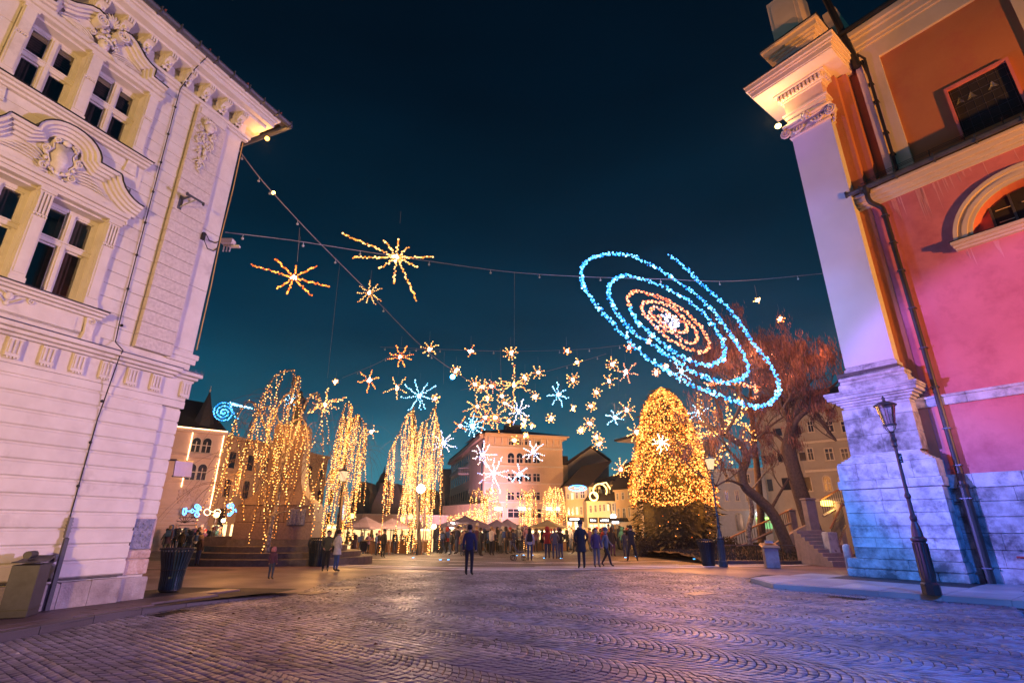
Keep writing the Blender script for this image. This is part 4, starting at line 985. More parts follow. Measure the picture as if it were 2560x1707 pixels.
class Fac:
    def __init__(s, name, label, cat, A, B, group=None):
        s.A = Vector((A[0], A[1])); d = Vector((B[0]-A[0], B[1]-A[1])); s.L = d.length; s.u = d.normalized()
        n = Vector((s.u.y, -s.u.x)); s.ns = -1
        if n.dot(-s.A) < 0: s.ns = 1; n = -n
        s.n = n; s.root = thing(name, label, cat, (A[0], A[1], 0), math.atan2(d.y, d.x), group); s.g = zg(A[1])-.3
    def uz(s, px, py, off=0.):
        r = ray(px, py); o = s.A + s.n*off; k = o.dot(s.n)/(r[0]*s.n.x+r[1]*s.n.y)
        p = Vector((r[0]*k, r[1]*k)); return (p-s.A).dot(s.u), CAM_H + r[2]*k
    def M(s): return MB(s.ns)
    def box(s, name, mt, *a, par=None, bv=0.): return s.M().box(*a, bv=bv).build(name, mt, par or s.root)
    def win(s, x0, y0, x1, y1, arch=False, lit=None, trim=win_trim, cross=True, fr=.10, sill=True, shutters=None):
        xc, yc = (x0+x1)/2, (y0+y1)/2
        u0, _ = s.uz(x0, yc); u1, _ = s.uz(x1, yc); _, z1 = s.uz(xc, y0); _, z0 = s.uz(xc, y1)
        if u0 > u1: u0, u1 = u1, u0
        w = u1-u0; m = s.M()
        for a, b, c, d in ((u0-fr, u0, z0, z1), (u1, u1+fr, z0, z1)) + (() if arch else ((u0-fr, u1+fr, z1, z1+fr),)): m.box(a, b, -.02, .07, c, d)
        if arch: m.ribbon([(u0+w/2+w/2*math.cos(R(t)), z1+w*.5*math.sin(R(t))) for t in range(180, -1, -20)], 0, fr, -.02, .07)
        if sill: m.box(u0-fr*1.4, u1+fr*1.4, -.02, .16, z0-fr, z0)
        f = m.build('window', trim, s.root); g = s.M(); b = s.M()
        if arch:
            P = [(u0, z0), (u1, z0)] + [(u0+w/2+w/2*math.cos(R(t)), z1+w*.5*math.sin(R(t))) for t in range(0, 181, 20)]
            g.prism(P, .012, .02)
        else: g.box(u0, u1, .012, .02, z0, z1)
        g.build('pane', lit or far_glass, f)
        if cross:
            h = z1-z0; q = min(.05, w*.06)
            b.box((u0+u1)/2-q, (u0+u1)/2+q, .02, .05, z0, z1); b.box(u0, u1, .02, .048, z0+h*.62, z0+h*.62+2*q); b.build('glazing_bar', trim, f)
        return f
    def band(s, name, mt, y, th, n1, px=None, u0=0, u1=None):
        _, z = s.uz(px or 1280, y) if px else (0, y)
        return s.box(name, mt, u0, s.L if u1 is None else u1, -.05, n1, z-th, z)
def xw(px, py, Y, at_y=1340): # pixel column followed down the vertical to the ground line
    return px + (px-1290)/(py+2650)*(at_y-py)
def gp(px, py, Y):
    p = at(px, py, Y); return (p.x, p.y)

# --- corner house with the spire, left
c = gp(561, 1084, 62); dq = Vector((math.sin(R(50)), math.cos(R(50)))); a = (c[0]-dq.x*11, c[1]-dq.y*11)
f = Fac('corner_house', 'pink-lit stone corner house with neon-edged gable bay, arched door and a slate spire', 'building', a, c)
zt = f.uz(561, 1084)[1]
f.box('wall', pinkstone, 0, f.L, -9, 0, f.g, zt)
for i in range(14):
    z0 = f.g+.3+i*.42
    if z0 < f.uz(500, 1262)[1]-.3: f.box('rustic_band', pinkstone, .0, f.L+.03, -.02, .07, z0, z0+.36, bv=.02)
for y in (1262, 1205, 1138): f.band('string_course', pinkstone, f.uz(500, y)[1], .18, .22)
f.band('cornice', pinkstone, zt+.1, .4, .45, u1=f.L+.3)
for w in ((478, 1104, 499, 1131), (504, 1106, 526, 1133)): f.win(*w, arch=True)
for w in ((464, 1170, 487, 1200), (492, 1171, 514, 1201)): f.win(*w, arch=True)
f.box('balcony', pinkstone, f.uz(470, 1140)[0], f.uz(527, 1140)[0], 0, .5, f.uz(500, 1147)[1], f.uz(500, 1135)[1])
f.box('balcony', pinkstone, f.uz(458, 1210)[0], f.uz(516, 1210)[0], 0, .45, f.uz(500, 1214)[1], f.uz(500, 1203)[1])
m = f.M(); ua, ub = f.uz(446, 1240)[0], f.uz(505, 1240)[0]; za, zb = f.uz(475, 1258)[1], f.uz(475, 1226)[1]
for i in range(60): m.ball((ua+(ub-ua)*rnd.random(), .05, za+(zb-za)*rnd.random()), .10+.12*rnd.random(), sy=.6, n=6, m=4)
m.build('relief_band', pinkstone, f.root)
dr = f.win(437, 1308, 485, 1345, arch=True, lit=dark, trim=pinkstone, cross=False, sill=False); m = f.M(); u0, u1 = f.uz(437, 1308)[0], f.uz(485, 1308)[0]; z1 = f.uz(460, 1308)[1]; w = u1-u0
for i in range(7):
    t = R(15+25*i); m.tube([(u0+w/2, .07, z1), (u0+w/2+w*.48*math.cos(t), .07, z1+w*.48*math.sin(t))], .03, 4)
m.build('fanlight_bars', blackmetal, dr); f.box('door_glow', lit_warm, u0+w*.35, u0+w*.65, .03, .04, z1-1.3, z1-.5)
m = f.M(); m.tube([(0, .52, zt+.15), (f.L+.2, .52, zt+.15)], .05, 5); m.tube([(f.L-.05, .18, zt+.1), (f.L-.05, .18, f.uz(528, 1272)[1])], .055, 5); m.tube([(f.uz(458, 1190)[0], .2, zt+.1), (f.uz(458, 1190)[0], .2, f.uz(448, 1218)[1])], .05, 5)
m.build('neon_edging', neon_w, f.root)
m = f.M(); us, zs = f.uz(512, 1068)[0], f.uz(512, 1072)[1]; tip = f.uz(528, 975)
m.lathe([(1.5, 0), (1.35, .3), (.75, (tip[1]-zs)*.45), (.06, tip[1]-zs)], (us, -1.6, zs), 8, rot=R(22.5)); m.build('spire', slate, f.root)
m = f.M(); m.lathe([(.05, 0), (.12, .25), (.03, .5), (.05, .8)], (us, -1.6, tip[1]), 6); m.build('finial', win_trim, f.root)
m = f.M(); m.add([(-1, .4, zt+.1), (f.L+.3, .4, zt+.1), (f.L-2, -6, zt+4.6), (-1, -6, zt+5)], [(0, 1, 2, 3)]); m.add([(f.L+.3, .4, zt+.1), (f.L+.3, -9, zt+.1), (f.L-2, -6, zt+4.6)], [(0, 1, 2)]); m.build('roof', slate, f.root)
sf = Fac('side_range', 'long amber-lit side range running back behind the willow lights, with narrow dark windows', 'building', (c[0]+.05, c[1]+.2), (c[0]+5.5, c[1]+21))
sf.box('wall', house_or, 0, sf.L, -6, 0, sf.g, zt-.3); sf.band('cornice', house_or, zt-.1, .4, .4)
for k in range(9):
    for z0, z1 in ((1.4, 3.6), (4.9, 7.0), (8.3, 10.2)):
        u0 = 1.2+k*3.1; m = sf.M(); m.box(u0-.15, u0+1.15, 0, .06, z0-.15, z1+.15); w = m.build('window', house_or, sf.root); sf.box('pane', far_glass, u0, u0+1, .062, .07, z0, z1, par=w)
sf.box('arcade_lights', lit_warm, .6, 1.6, .05, .08, sf.g+.6, sf.g+3)
for k in range(8): sf.box('lit_window', lit_warm, 2.2+k*1.25, 2.75+k*1.25, .05, .08, sf.g+.7, sf.g+3.1)

# --- the large salmon block at the centre
A, B = gp(1212, 1082, 93), gp(1404, 1085, 97)
f = Fac('salmon_block', 'large salmon-pink five storey block with a flat hipped roof at the centre of the square', 'building', A, B)
zt = f.uz(1300, 1086)[1]
f.box('wall', salmon, 0, f.L, -14, 0, f.g, zt-.9)
m = f.M()
for z0, z1, n in ((zt-.9, zt-.7, .2), (zt-.7, zt-.3, .7), (zt-.3, zt-.1, 1.1)): m.box(-.2, f.L+n, -14, n, z0, z1)
m.build('cornice', salmon, f.root)
m = f.M(); m.add([(-1.3, 1.4, zt-.1), (f.L+1.4, 1.4, zt-.1), (f.L-4, -6, zt+1.7), (5, -6, zt+1.9), (-1.3, -14, zt-.1)], [(0, 1, 2, 3), (0, 3, 4)]); m.build('roof', slate, f.root)
u = f.uz(1294, 1073)[0]; m = f.M(); m.box(u-1.4, u+1.6, -5, -3, zt+.8, zt+2.4); m.box(u-.6, u+.4, -4.5, -3.5, zt+2.4, zt+3.2); m.build('roof_hatch', slate, f.root)
for y, t, n in ((1117, .35, .3), (1163, .25, .2), (1206, .2, .15), (1253, .25, .2)): f.band('string_course', mat('pale_salmon_trim', (.78, .60, .50), (.72, .55, .46)), f.uz(1300, y)[1], t, n)
trim = MATS['pale_salmon_trim']
cols = ((1269, 1285), (1291, 1306), (1312, 1327), (1333, 1349))
for a, b in cols:
    f.win(a, 1097, b, 1112, trim=trim); f.win(a, 1140, b, 1157, arch=True, trim=trim); f.win(a, 1184, b, 1203, trim=trim, fr=.12); f.win(a, 1230, b, 1249, trim=trim)
for x0, y0, x1, y1 in ((1221, 1092, 1257, 1111), (1361, 1098, 1393, 1115)):
    u0, z1 = f.uz(x0, y0); u1, z0 = f.uz(x1, y1); m = f.M(); q = .12
    for a in ((u0, u1, z0, z0+q), (u0, u1, z1-q, z1), (u0, u0+q, z0+q, z1-q), (u1-q, u1, z0+q, z1-q)): m.box(a[0], a[1], 0, .12, a[2], a[3])
    m.build('panel_frame', trim, f.root)
for i in range(12):
    u = f.L*(i+.5)/12; m = f.M(); m.box(u-.1, u+.1, 0, .6, zt-1.5, zt-.72); m.box(u-.08, u+.08, 0, .35, zt-2.0, zt-1.5); m.build('eaves_bracket', trim, f.root)
for x0, x1 in ((1220, 1236), (1239, 1256), (1270, 1297), (1299, 1324), (1328, 1352), (1366, 1398)): f.win(x0, 1272, x1, 1293, lit=far_glass if x0 > 1260 else None, trim=trim, fr=.15)
for x in (1228, 1246, 1303, 1316, 1372, 1390):
    u, z = f.uz(x, 1274); f.box('shop_light', lit_white, u-.55, u+.55, .25, .5, z-.1, z+.45)
sal_zt = zt
# curved wing
pts = [gp(1211, 1082, 93.2), gp(1196, 1100, 99), gp(1178, 1118, 108), gp(1155, 1135, 120), gp(1128, 1150, 136)]
wing = thing('curved_wing', 'shadowed salmon wing of the large block curving back to the left, with a small balcony', 'building', (0, 0, 0))
bx = lambda P, z0, z1, n0, n1: None
def quadbox(m, a, b, z0, z1, out):
    d = Vector((b[0]-a[0], b[1]-a[1])).normalized(); n = Vector((d.y, -d.x)); n = -n if n.dot(Vector(a)) > 0 else n
    P = [Vector(a)+n*out, Vector(b)+n*out, Vector(b)-n*3, Vector(a)-n*3]
    m.add([(p.x, p.y, z0) for p in P]+[(p.x, p.y, z1) for p in P], [(0, 1, 2, 3), (7, 6, 5, 4), (0, 4, 5, 1), (1, 5, 6, 2), (2, 6, 7, 3), (3, 7, 4, 0)]); return n
m = MB(); k = MB(); r2 = MB(); tr = MB()
for a, b in zip(pts, pts[1:]):
    quadbox(m, a, b, -2.2, sal_zt-.9, 0); quadbox(k, a, b, sal_zt-.9, sal_zt-.15, .9); quadbox(r2, a, b, sal_zt-.15, sal_zt+.5, .6); quadbox(tr, a, b, sal_zt-4.0, sal_zt-3.6, .25)
m.build('wall', salmon, wing); k.build('cornice', salmon, wing); r2.build('roof', slate, wing); tr.build('string_course', trim, wing)
for a, b in zip(pts, pts[1:]):
    A2, B2 = Vector(a), Vector(b); d = (B2-A2); L = d.length; d.normalize(); n = Vector((d.y, -d.x)); n = -n if n.dot(A2) > 0 else n
    for i in range(int(L/3)):
        p = A2+d*(1.2+3*i)
        for z0, z1 in ((sal_zt-3.2, sal_zt-1.6), (sal_zt-7, sal_zt-5), (sal_zt-10.8, sal_zt-8.8), (sal_zt-14.4, sal_zt-12.4)):
            q = MB(); P = [p+n*.05, p+d*1.1+n*.05, p+d*1.1-n*.1, p-n*.1]
            q.add([(w.x, w.y, z0) for w in P]+[(w.x, w.y, z1) for w in P], [(0, 4, 5, 1), (1, 5, 6, 2), (3, 7, 4, 0), (4, 7, 6, 5), (0, 1, 2, 3)]); q.build('window', far_glass, wing)
p = at(1166, 1184, 112); m = MB(); m.box(p.x-1.6, p.x+1.6, p.y-1.5, p.y+1.5, p.z-.3, p.z, bv=.1)
for i in range(9): m.box(p.x-1.5+i*.37, p.x-1.45+i*.37, p.y-1.5, p.y-1.4, p.z, p.z+1.0)
m.box(p.x-1.6, p.x+1.6, p.y-1.5, p.y-1.4, p.z+1.0, p.z+1.1); m.build('balcony', trim, wing)

# --- the row of old houses right of it
def simple_house(name, label, x0, x1, y_e, Y, wallm, wins, ridge=None, depth=8, shop=(), over=.5, YB=None, gab=None, cat='house'):
    f = Fac(name, label, cat, gp(x0, y_e[0], Y), gp(x1, y_e[1], YB or Y)); zt = f.uz(x0, y_e[0])[1]
    f.box('wall', wallm, 0, f.L, -depth, 0, f.g, zt); f.box('eaves', wallm, -.1, f.L+.1, -.1, .25, zt-.25, zt)
    if ridge:
        (ra, rza), (rb, rzb) = f.uz(*ridge[0], off=-depth/2), f.uz(*ridge[1], off=-depth/2)
        m = f.M(); e = over; zf = zt-.05
        m.add([(-e, e, zf), (f.L+e, e, zf), (rb, -depth/2, rzb), (ra, -depth/2, rza), (-e, -depth-e, zf), (f.L+e, -depth-e, zf)], [(0, 1, 2, 3), (5, 4, 3, 2)]); m.build('roof', rooftile, f.root)
        m = f.M(); m.add([(0, 0, zt), (0, -depth, zt), (ra+.02, -depth/2, rza-.1)], [(0, 1, 2)]); m.add([(f.L, 0, zt), (f.L, -depth, zt), (rb-.02, -depth/2, rzb-.1)], [(2, 1, 0)]); m.build('gable', wallm, f.root)
    for w in wins: f.win(*w[:4], lit=w[4] if len(w) > 4 else None, fr=.08)
    for (a, b, c, d, mt) in shop: f.win(a, b, c, d, lit=mt, fr=.12, sill=False)
    return f
# tall gabled house behind
A, B = gp(1408, 1164, 104), gp(1522, 1164, 104)
f = Fac('gabled_house', 'tall dim beige house with a broad blank gable behind the row of shops', 'house', A, B)
m = f.M(); P = [f.uz(1418, 1250), f.uz(1522, 1250), f.uz(1522, 1152), f.uz(1477, 1119), f.uz(1420, 1160)]; m.prism(P, -12, 0); m.build('gable', house_b, f.root)
m = f.M(); m.ribbon([f.uz(1395, 1166), f.uz(1418, 1158), f.uz(1477, 1117), f.uz(1524, 1152)], 0, .35, -12, .5); m.build('roof', rooftile, f.root)
f.box('wall', house_or, f.uz(1406, 1170)[0], f.uz(1419, 1170)[0], -6, .2, f.g, f.uz(1412, 1162)[1]); f.win(1410, 1177, 1415, 1194, fr=.1)
u, z = f.uz(1412, 1136); f.box('chimney', rooftile, u-.8, u+.8, -3, -2, z-3, z)
ww = [(1418, 1234, 1422, 1247), (1428, 1232, 1433, 1247, lit_warm), (1439, 1230, 1444, 1245), (1451, 1228, 1461, 1244)] + [(1419+i*10.5, 1268-i*.6, 1424+i*10.5, 1287-i*.6) + ((lit_warm,) if i == 2 else ()) for i in range(4)]
f = simple_house('ochre_house', 'narrow ochre house under a steep dark roof with a blue ring sign', 1413, 1466, (1215, 1210), 84, house_or, ww, ridge=((1455, 1164), (1531, 1150)), depth=13, shop=((1420, 1302, 1429, 1330, lit_pale), (1437, 1302, 1447, 1330, lit_pale), (1460, 1304, 1468, 1330, lit_warm)))
m = f.M(); u, z = f.uz(1443, 1220)
m.tube([(u+1.1*1.25*math.cos(R(t)), .6, z+.42*math.sin(R(t))) for t in range(0, 361, 20)], .07, 5); m.tube([(u-.5, .6, z), (u+.0, .6, z+.14), (u+.5, .6, z-.1), (u+.9, .6, z+.05)], .09, 5); m.build('ring_sign', neon_blue, f.root)
m = f.M(); u, z = f.uz(1433, 1298); m.box(u-2, u+2, .1, .4, z-.3, z+.35); m.build('shop_fascia', dark, f.root); f.box('shop_lettering', lit_white, u-.6, u+.9, .41, .44, z-.05, z+.15)
ww = [(1474, 1263, 1479, 1280), (1486, 1262, 1491, 1279), (1498, 1261, 1502, 1277), (1508, 1260, 1512, 1276), (1518, 1260, 1522, 1275, lit_warm), (1531, 1258, 1535, 1275)]
f = simple_house('yellow_shop', 'low straw-yellow shop house with dormers and lit shopfront signs', 1466, 1536, (1251, 1245), 80, house_y, ww, ridge=((1500, 1197), (1590, 1170)), depth=10, shop=((1474, 1310, 1494, 1330, lit_warm), (1500, 1309, 1512, 1332, lit_warm), (1514, 1309, 1526, 1332, lit_pale)))
for x0, x1 in ((1472, 1493), (1497, 1525)):
    u0, z = f.uz(x0, 1301); u1, _ = f.uz(x1, 1301); f.box('shop_fascia', dark, u0, u1, .1, .35, z-.3, z+.45)
    uu = u0+.2
    while uu < u1-.3:      # blurred raised lettering
        w_ = .10+.10*rnd.random(); f.box('letter', lit_white, uu, uu+w_, .36, .39, z-.08, z+.12+.12*rnd.random()); uu += w_+.08
for x, y in ((1484, 1232), (1503, 1230), (1512, 1230), (1531, 1226)):
    u, z = f.uz(x, y, -1.5); w_ = .7; m = f.M(); m.box(u-w_, u+w_, -4, -1.4, z-.8, z+.9); d = m.build('dormer', house_y, f.root); m = f.M(); m.prism([(u-w_-.2, z+.9), (u+w_+.2, z+.9), (u, z+1.6)], -4, -1.2); m.build('dormer_roof', rooftile, d); f.box('dormer_window', far_glass, u-.4, u+.4, -1.39, -1.36, z-.5, z+.5, par=d)
m = f.M(); u, z = f.uz(1500, 1226, 1); m.tube([(u+1.0*math.cos(R(t)), 1.0, z+1.0*math.sin(R(t))) for t in range(-30, 260, 20)], .10, 5); m.tube([(u-1.0+.6*math.cos(R(t)), 1.0, z-.8+.6*math.sin(R(t))) for t in range(0, 361, 30)], .12, 5); m.tube([(u, 1, z+1), (u+1, 1, z+1.2), (u+1.6, 1, z+.2)], .10, 5); m.build('comet_sign', glow('warm_sign', (1, .62, .18), 5, .4), f.root)
m = f.M(); u, z = f.uz(1524, 1252); m.tube([(u-.9, .1, z), (u, .2, z-.4), (u+.1, .15, z-2), (u+.2, .15, f.g+1)], .08, 5); m.build('downpipe', blackmetal, f.root)
u, z = f.uz(1534, 1291); m = MB(); 
gl = thing('globe_lamp', 'white glowing globe lamp on the corner of the low straw-yellow shop', 'lamp'); p = at(1533, 1291, 78.5); MB().ball((p.x, p.y, p.z), .42, n=12, m=8).build('globe', glow('globe_white', (.95, .97, 1), 8), gl); MB().tube([(p.x, p.y, p.z), (p.x+.2, p.y+1.2, p.z+.3)], .05).build('arm', blackmetal, gl)
ww = [(1542, 1233, 1546, 1248), (1555, 1231, 1560, 1247), (1571, 1228, 1573, 1244), (1545, 1271, 1549, 1292), (1558, 1270, 1564, 1293), (1572, 1268, 1575, 1290)]
f = simple_house('orange_house', 'orange-lit house at the bend of the row, beside the big lit tree, with an awning', 1536, 1590, (1224, 1203), 78, house_or, ww, ridge=((1560, 1160), (1640, 1120)), depth=10, shop=((1548, 1318, 1562, 1336, lit_warm),), YB=74)
u, z = f.uz(1553, 1303); m = f.M(); m.prism([(u-1.6, z), (u+1.6, z), (u+1.3, z+.5), (u-1.3, z+.5)], 0, 1.0); m.build('awning', dark, f.root); f.box('sign_light', lit_white, u-.7, u+.6, 1.0, 1.1, z-.25, z+.05)
tw = Fac('tall_eaves_house', 'tall narrow house rising behind the lit tree, with a projecting slatted eave', 'house', gp(1586, 1120, 70), gp(1640, 1120, 66))
zt = tw.uz(1586, 1098)[1]; tw.box('wall', pinkstone, 0, tw.L, -10, 0, tw.g, zt); tw.box('eaves', rooftile, -2.3, tw.L, -6, 1.6, zt, zt+.25)
for i in range(12): tw.box('eaves_slat', pinkstone, -2.2, tw.L, -2+.28*i, -1.88+.28*i, zt-.10, zt-.005)

# --- behind the bare trees on the right
f = Fac('white_shop_building', 'pale two storey shop building with a green-lit window behind the bent tree', 'building', gp(1792, 1250, 62), gp(1925, 1250, 60))
zt = f.uz(1850, 1170)[1]; f.box('wall', mat('cool_white_plaster', (.46, .46, .50), (.38, .38, .42)), 0, f.L+9, -8, 0, f.g, zt)
f.box('cornice', win_trim, -.2, f.L+9, -.1, .5, zt-.3, zt); f.box('string_course', win_trim, 0, f.L+9, 0, .3, f.uz(1850, 1271)[1]-.2, f.uz(1850, 1271)[1])
for x0, x1 in ((1813, 1820), (1839, 1846), (1865, 1873), (1893, 1899)): f.win(x0, 1226, x1, 1250, fr=.12); f.win(x0, 1185, x1, 1205, fr=.12)
f.win(1841, 1290, 1858, 1325, arch=True, trim=greystone, cross=False)
f.win(1892, 1297, 1930, 1320, lit=glow('green_shop', (.35, .85, .32), .9), fr=.15); u0, z = f.uz(1890, 1294); u1, _ = f.uz(1926, 1294); f.box('green_strip', glow('green_strip', (.4, 1, .15), 4), u0, u1, .2, .3, z-.06, z+.08)
f.win(1945, 1280, 1985, 1322, lit=glow('dim_door', (.9, .5, .2), .25), trim=dark); 
for x in (1959, 1975): u, z = f.uz(x, 1302); f.box('window_light', lit_warm, u-.25, u+.25, .12, .16, z-.6, z+.6)
u, z = f.uz(1956, 1275); f.M().ball((u, .4, z), .18).build('clock_light', lit_warm, f.root); u, z = f.uz(1897, 1284); f.M().ball((u, .6, z), .34).build('shop_globe', lit_white, f.root); f.win(2015, 1270, 2034, 1302, lit=lit_pale)
f = Fac('round_corner_palace', 'brownish rounded stone palace with arched windows rising behind the bare trees', 'building', gp(1905, 1200, 56), gp(2160, 1200, 50))
zt = f.uz(2000, 1022)[1]; cu, _ = f.uz(1955, 1150); 
f.box('wall', greystone, cu, f.L, -9, 0, f.g, zt); m = f.M(); m.lathe([(3.0, f.g), (3.0, zt+.4), (3.3, zt+.5), (3.3, zt+.9), (2.6, zt+1.0)], (cu+.4, -2.6, 0), 24); m.build('corner_turret', greystone, f.root)
m = f.M(); m.lathe([(3.3, zt+.9), (2.4, zt+2.0), (.1, zt+2.6)], (cu+.4, -2.6, 0), 20); m.build('roof', rooftile, f.root)
m = f.M(); m.add([(cu, .5, zt+.2), (f.L, .5, zt+.2), (f.L, -5, zt+3), (cu, -5, zt+3)], [(0, 1, 2, 3)]); m.build('roof', rooftile, f.root)
f.box('cornice', greystone, cu, f.L, -.1, .55, zt-.3, zt+.15)
for y in (1100, 1172, 1245): f.band('string_course', win_trim, f.uz(2040, y)[1], .25, .25, u0=cu+2)
for x0, x1 in ((2020, 2032), (2064, 2082), (2104, 2120)):
    f.win(x0, 1052, x1, 1078); f.win(x0, 1120, x1, 1148)
    f.win(x0-4, 1196, x1-4, 1225, arch=True)
m = f.M()
for k, (zz0, zz1) in enumerate(((f.uz(1940, 1225)[1], f.uz(1940, 1195)[1]), (f.uz(1940, 1155)[1], f.uz(1940, 1135)[1]), (f.uz(1940, 1090)[1], f.uz(1940, 1072)[1]))):
    for t in (60, 95, 130): m.frus((cu+.4+2.95*math.cos(R(t)), -2.6+2.95*math.sin(R(t)), zz0), (cu+.4+2.95*math.cos(R(t)), -2.6+2.95*math.sin(R(t)), zz1), .4, .12, .4, .12, rot=R(45))
m.build('turret_window', far_glass, f.root)
# --- distant skyline on the left of the white willow
sky = thing('distant_roofs', 'dim dark roofs and a small domed tower far away between the two lit willows', 'building')
def skb(name, mt, x0, x1, ytop, Y, rf=0):
    a, b = at(x0, ytop, Y), at(x1, ytop, Y); m = MB()
    if rf: m.prism([(a.x, -3), (b.x, -3), (b.x, a.z), (b.x-(b.x-a.x)*.25, a.z+rf), (a.x+(b.x-a.x)*.25, a.z+rf), (a.x, a.z)], Y, Y+10)
    else: m.box(a.x, b.x, Y, Y+8, -3, a.z)
    m.build(name, mt, sky)
dimwall = mat('dim_far_wall', (.16, .13, .14), (.11, .09, .10), .9, .2)
skb('wall', dimwall, 880, 925, 1232, 150, 3); skb('wall', slate, 918, 975, 1240, 160, 0); skb('wall', dimwall, 930, 1010, 1262, 130, 5)
p = at(957, 1215, 165); m = MB(); m.lathe([(2.2, -8), (2.2, 0), (1.6, .6), (1.0, 2.4), (.3, 3.2), (.1, 5)], (p.x, 165, p.z+1), 10); m.box(p.x-5, p.x+5, 165, 170, -3, p.z-5); m.build('tower', slate, sky)
skb('wall', dimwall, 1100, 1135, 1172, 165, 0); skb('wall', dimwall, 1010, 1105, 1250, 150, 3)
lw = Fac('low_market_hall', 'long low pink-lit wall with small windows behind the market parasols', 'building', gp(905, 1300, 88), gp(1118, 1300, 100))
lw.box('wall', pinkstone, 0, lw.L, -5, 0, lw.g, lw.uz(905, 1288)[1]); lw.box('coping', win_trim, 0, lw.L, -5.2, .3, lw.uz(905, 1288)[1], lw.uz(905, 1288)[1]+.25)
for i in range(9): lw.box('window', far_glass, .8+1.9*i, 1.8+1.9*i, .01, .05, lw.g+1.6, lw.g+3)
ar = Fac('arcade_building', 'amber arcade building seen through the hanging lights right of the white willow', 'building', gp(1112, 1262, 104), gp(1215, 1265, 92))
ar.box('wall', house_or, 0, ar.L, -4, .5, ar.g, ar.uz(1150, 1262)[1])
for i in range(7): ar.box('lit_window', lit_warm, 1+2.1*i, 1.9+2.1*i, .52, .56, ar.g+1.5, ar.g+3.6)
# blue and amber light figures on the corner house
def figure(name, label, pts_list, Y, mt, r=.06, step=None):
    t = thing(name, label, 'light figure', (0, 0, 0))
    for pts in pts_list:
        P = [at(x, y, Y) for x, y in pts]; m = MB(); m.tube([tuple(p) for p in P], r, 5); m.build('light_tube', mt, t)
    return t
def C_(cx, cy, r, a0=0, a1=360, n=12, e=1.): return [(cx+r*math.cos(R(a0+(a1-a0)*i/n)), cy+e*r*math.sin(R(a0+(a1-a0)*i/n))) for i in range(n+1)]
z = .2551
fx = lambda x, y: (380+x*z, 1040+y*z)
figure('blue_ornament_figure', 'blue neon key-shaped figure glowing over the arched door', [[fx(*p) for p in ((300, 960), (310, 910), (335, 905), (330, 960), (300, 965))], [fx(*p) for p in ((335, 935), (375, 935), (395, 915), (415, 935), (395, 950), (375, 940))], C_(*fx(440, 890), 5), C_(*fx(455, 905), 5), [fx(*p) for p in ((415, 935), (445, 935), (470, 905))], C_(*fx(440, 970), 5), [fx(*p) for p in ((440, 925), (455, 965))], [fx(*p) for p in ((310, 960), (318, 975))]], 58, neon_blue, .07)
figure('blue_ornament_figure', 'blue neon key-shaped figure hanging right of the corner house, over the lanterns', [C_(*fx(755, 885), 4.5), C_(*fx(780, 882), 4.5), [fx(*p) for p in ((755, 900), (790, 905), (800, 925), (770, 955), (745, 960), (740, 975), (765, 978), (800, 940))], [fx(*p) for p in ((800, 925), (815, 915), (825, 940), (840, 930), (855, 922), (890, 915), (885, 895))], [fx(*p) for p in ((890, 915), (898, 912))]], 52, neon_blue, .06)
figure('amber_ornament_figure', 'faint amber looped light figure at the foot of the neon edge of the corner house', [C_(*fx(540, 945), 8), C_(*fx(640, 940), 8, e=.7), [fx(*p) for p in ((560, 930), (600, 945), (620, 935))]], 56, neon_w, .04)
# hanging sign of the palace corner
sg = thing('hanging_panel', 'blank lilac-lit square sign panel sticking out past the palace corner', 'sign'); p = at(447, 1172, 15.5)
a, b, c_, d = at(437, 1151, 16), at(480, 1155, 18.6), at(475, 1194, 18.6), at(431, 1191, 16)
m = MB(); P = [a, b, c_, d]; off = Vector((.06, -.05, 0)); m.add([tuple(q) for q in P]+[tuple(q+off) for q in P], [(0, 1, 2, 3), (7, 6, 5, 4), (0, 4, 5, 1), (1, 5, 6, 2), (2, 6, 7, 3), (3, 7, 4, 0)]); m.build('panel', mat('lilac_panel', (.55, .5, .72), (.5, .46, .66)), sg)
m = MB(); m.tube([tuple(a+off), tuple(b+off)], .03); m.tube([tuple(d), tuple(c_)], .03); m.tube([tuple(a), tuple(a+Vector((-1.2, -.4, 0)))], .03); m.build('frame', gutterm, sg)
# ================================================================ trees, lit and bare
bark = mat('rough_bark', (.13, .09, .075), (.06, .042, .036), .9, 8, .9, 18)
birchbark = mat('birch_bark', (.50, .45, .40), (.05, .04, .035), .8, 7, .5, 22)
twigm = mat('thin_twigs', (.16, .10, .075), (.09, .055, .045), .9, 5, 0)
budm = mat('russet_buds', (.30, .13, .09), (.18, .085, .075), .9, 3, 0, isl=.35)
needle = mat('fir_needles', (.075, .070, .030), (.04, .045, .02), .85, 4, 0, isl=.4)
deadleaf = mat('winter_hedge_leaves', (.060, .055, .028), (.035, .028, .018), .9, 2, 0, isl=.4)
bulb_amb = glow('bulb_amber', (1, .29, .035), 4.0, .6, col2=(1, .50, .14))
bulb_gold = glow('bulb_gold', (1, .30, .04), 4.0, .6, col2=(1, .52, .17))
bulb_or = glow('bulb_orange', (1, .12, .008), 4.5, .6, col2=(1, .30, .04))
bulb_pink = glow('bulb_rose', (1, .16, .05), 4.0, .6, col2=(1, .36, .16))
bulb_blue = glow('bulb_blue', (.015, .26, 1), 5.0, .6, col2=(.12, .50, 1))
bulb_ice = glow('bulb_ice', (.16, .55, 1), 6.0, .5, col2=(.40, .78, 1))
bulb_white = glow('bulb_white', (.40, .50, 1), 6.0, .5, col2=(1, .66, .50))
bulb_warmwhite = glow('bulb_warm_white', (1, .86, .62), 12, .3)
wire = mat('thin_wire', (.25, .20, .20), (.16, .13, .13), .5, 3, 0)
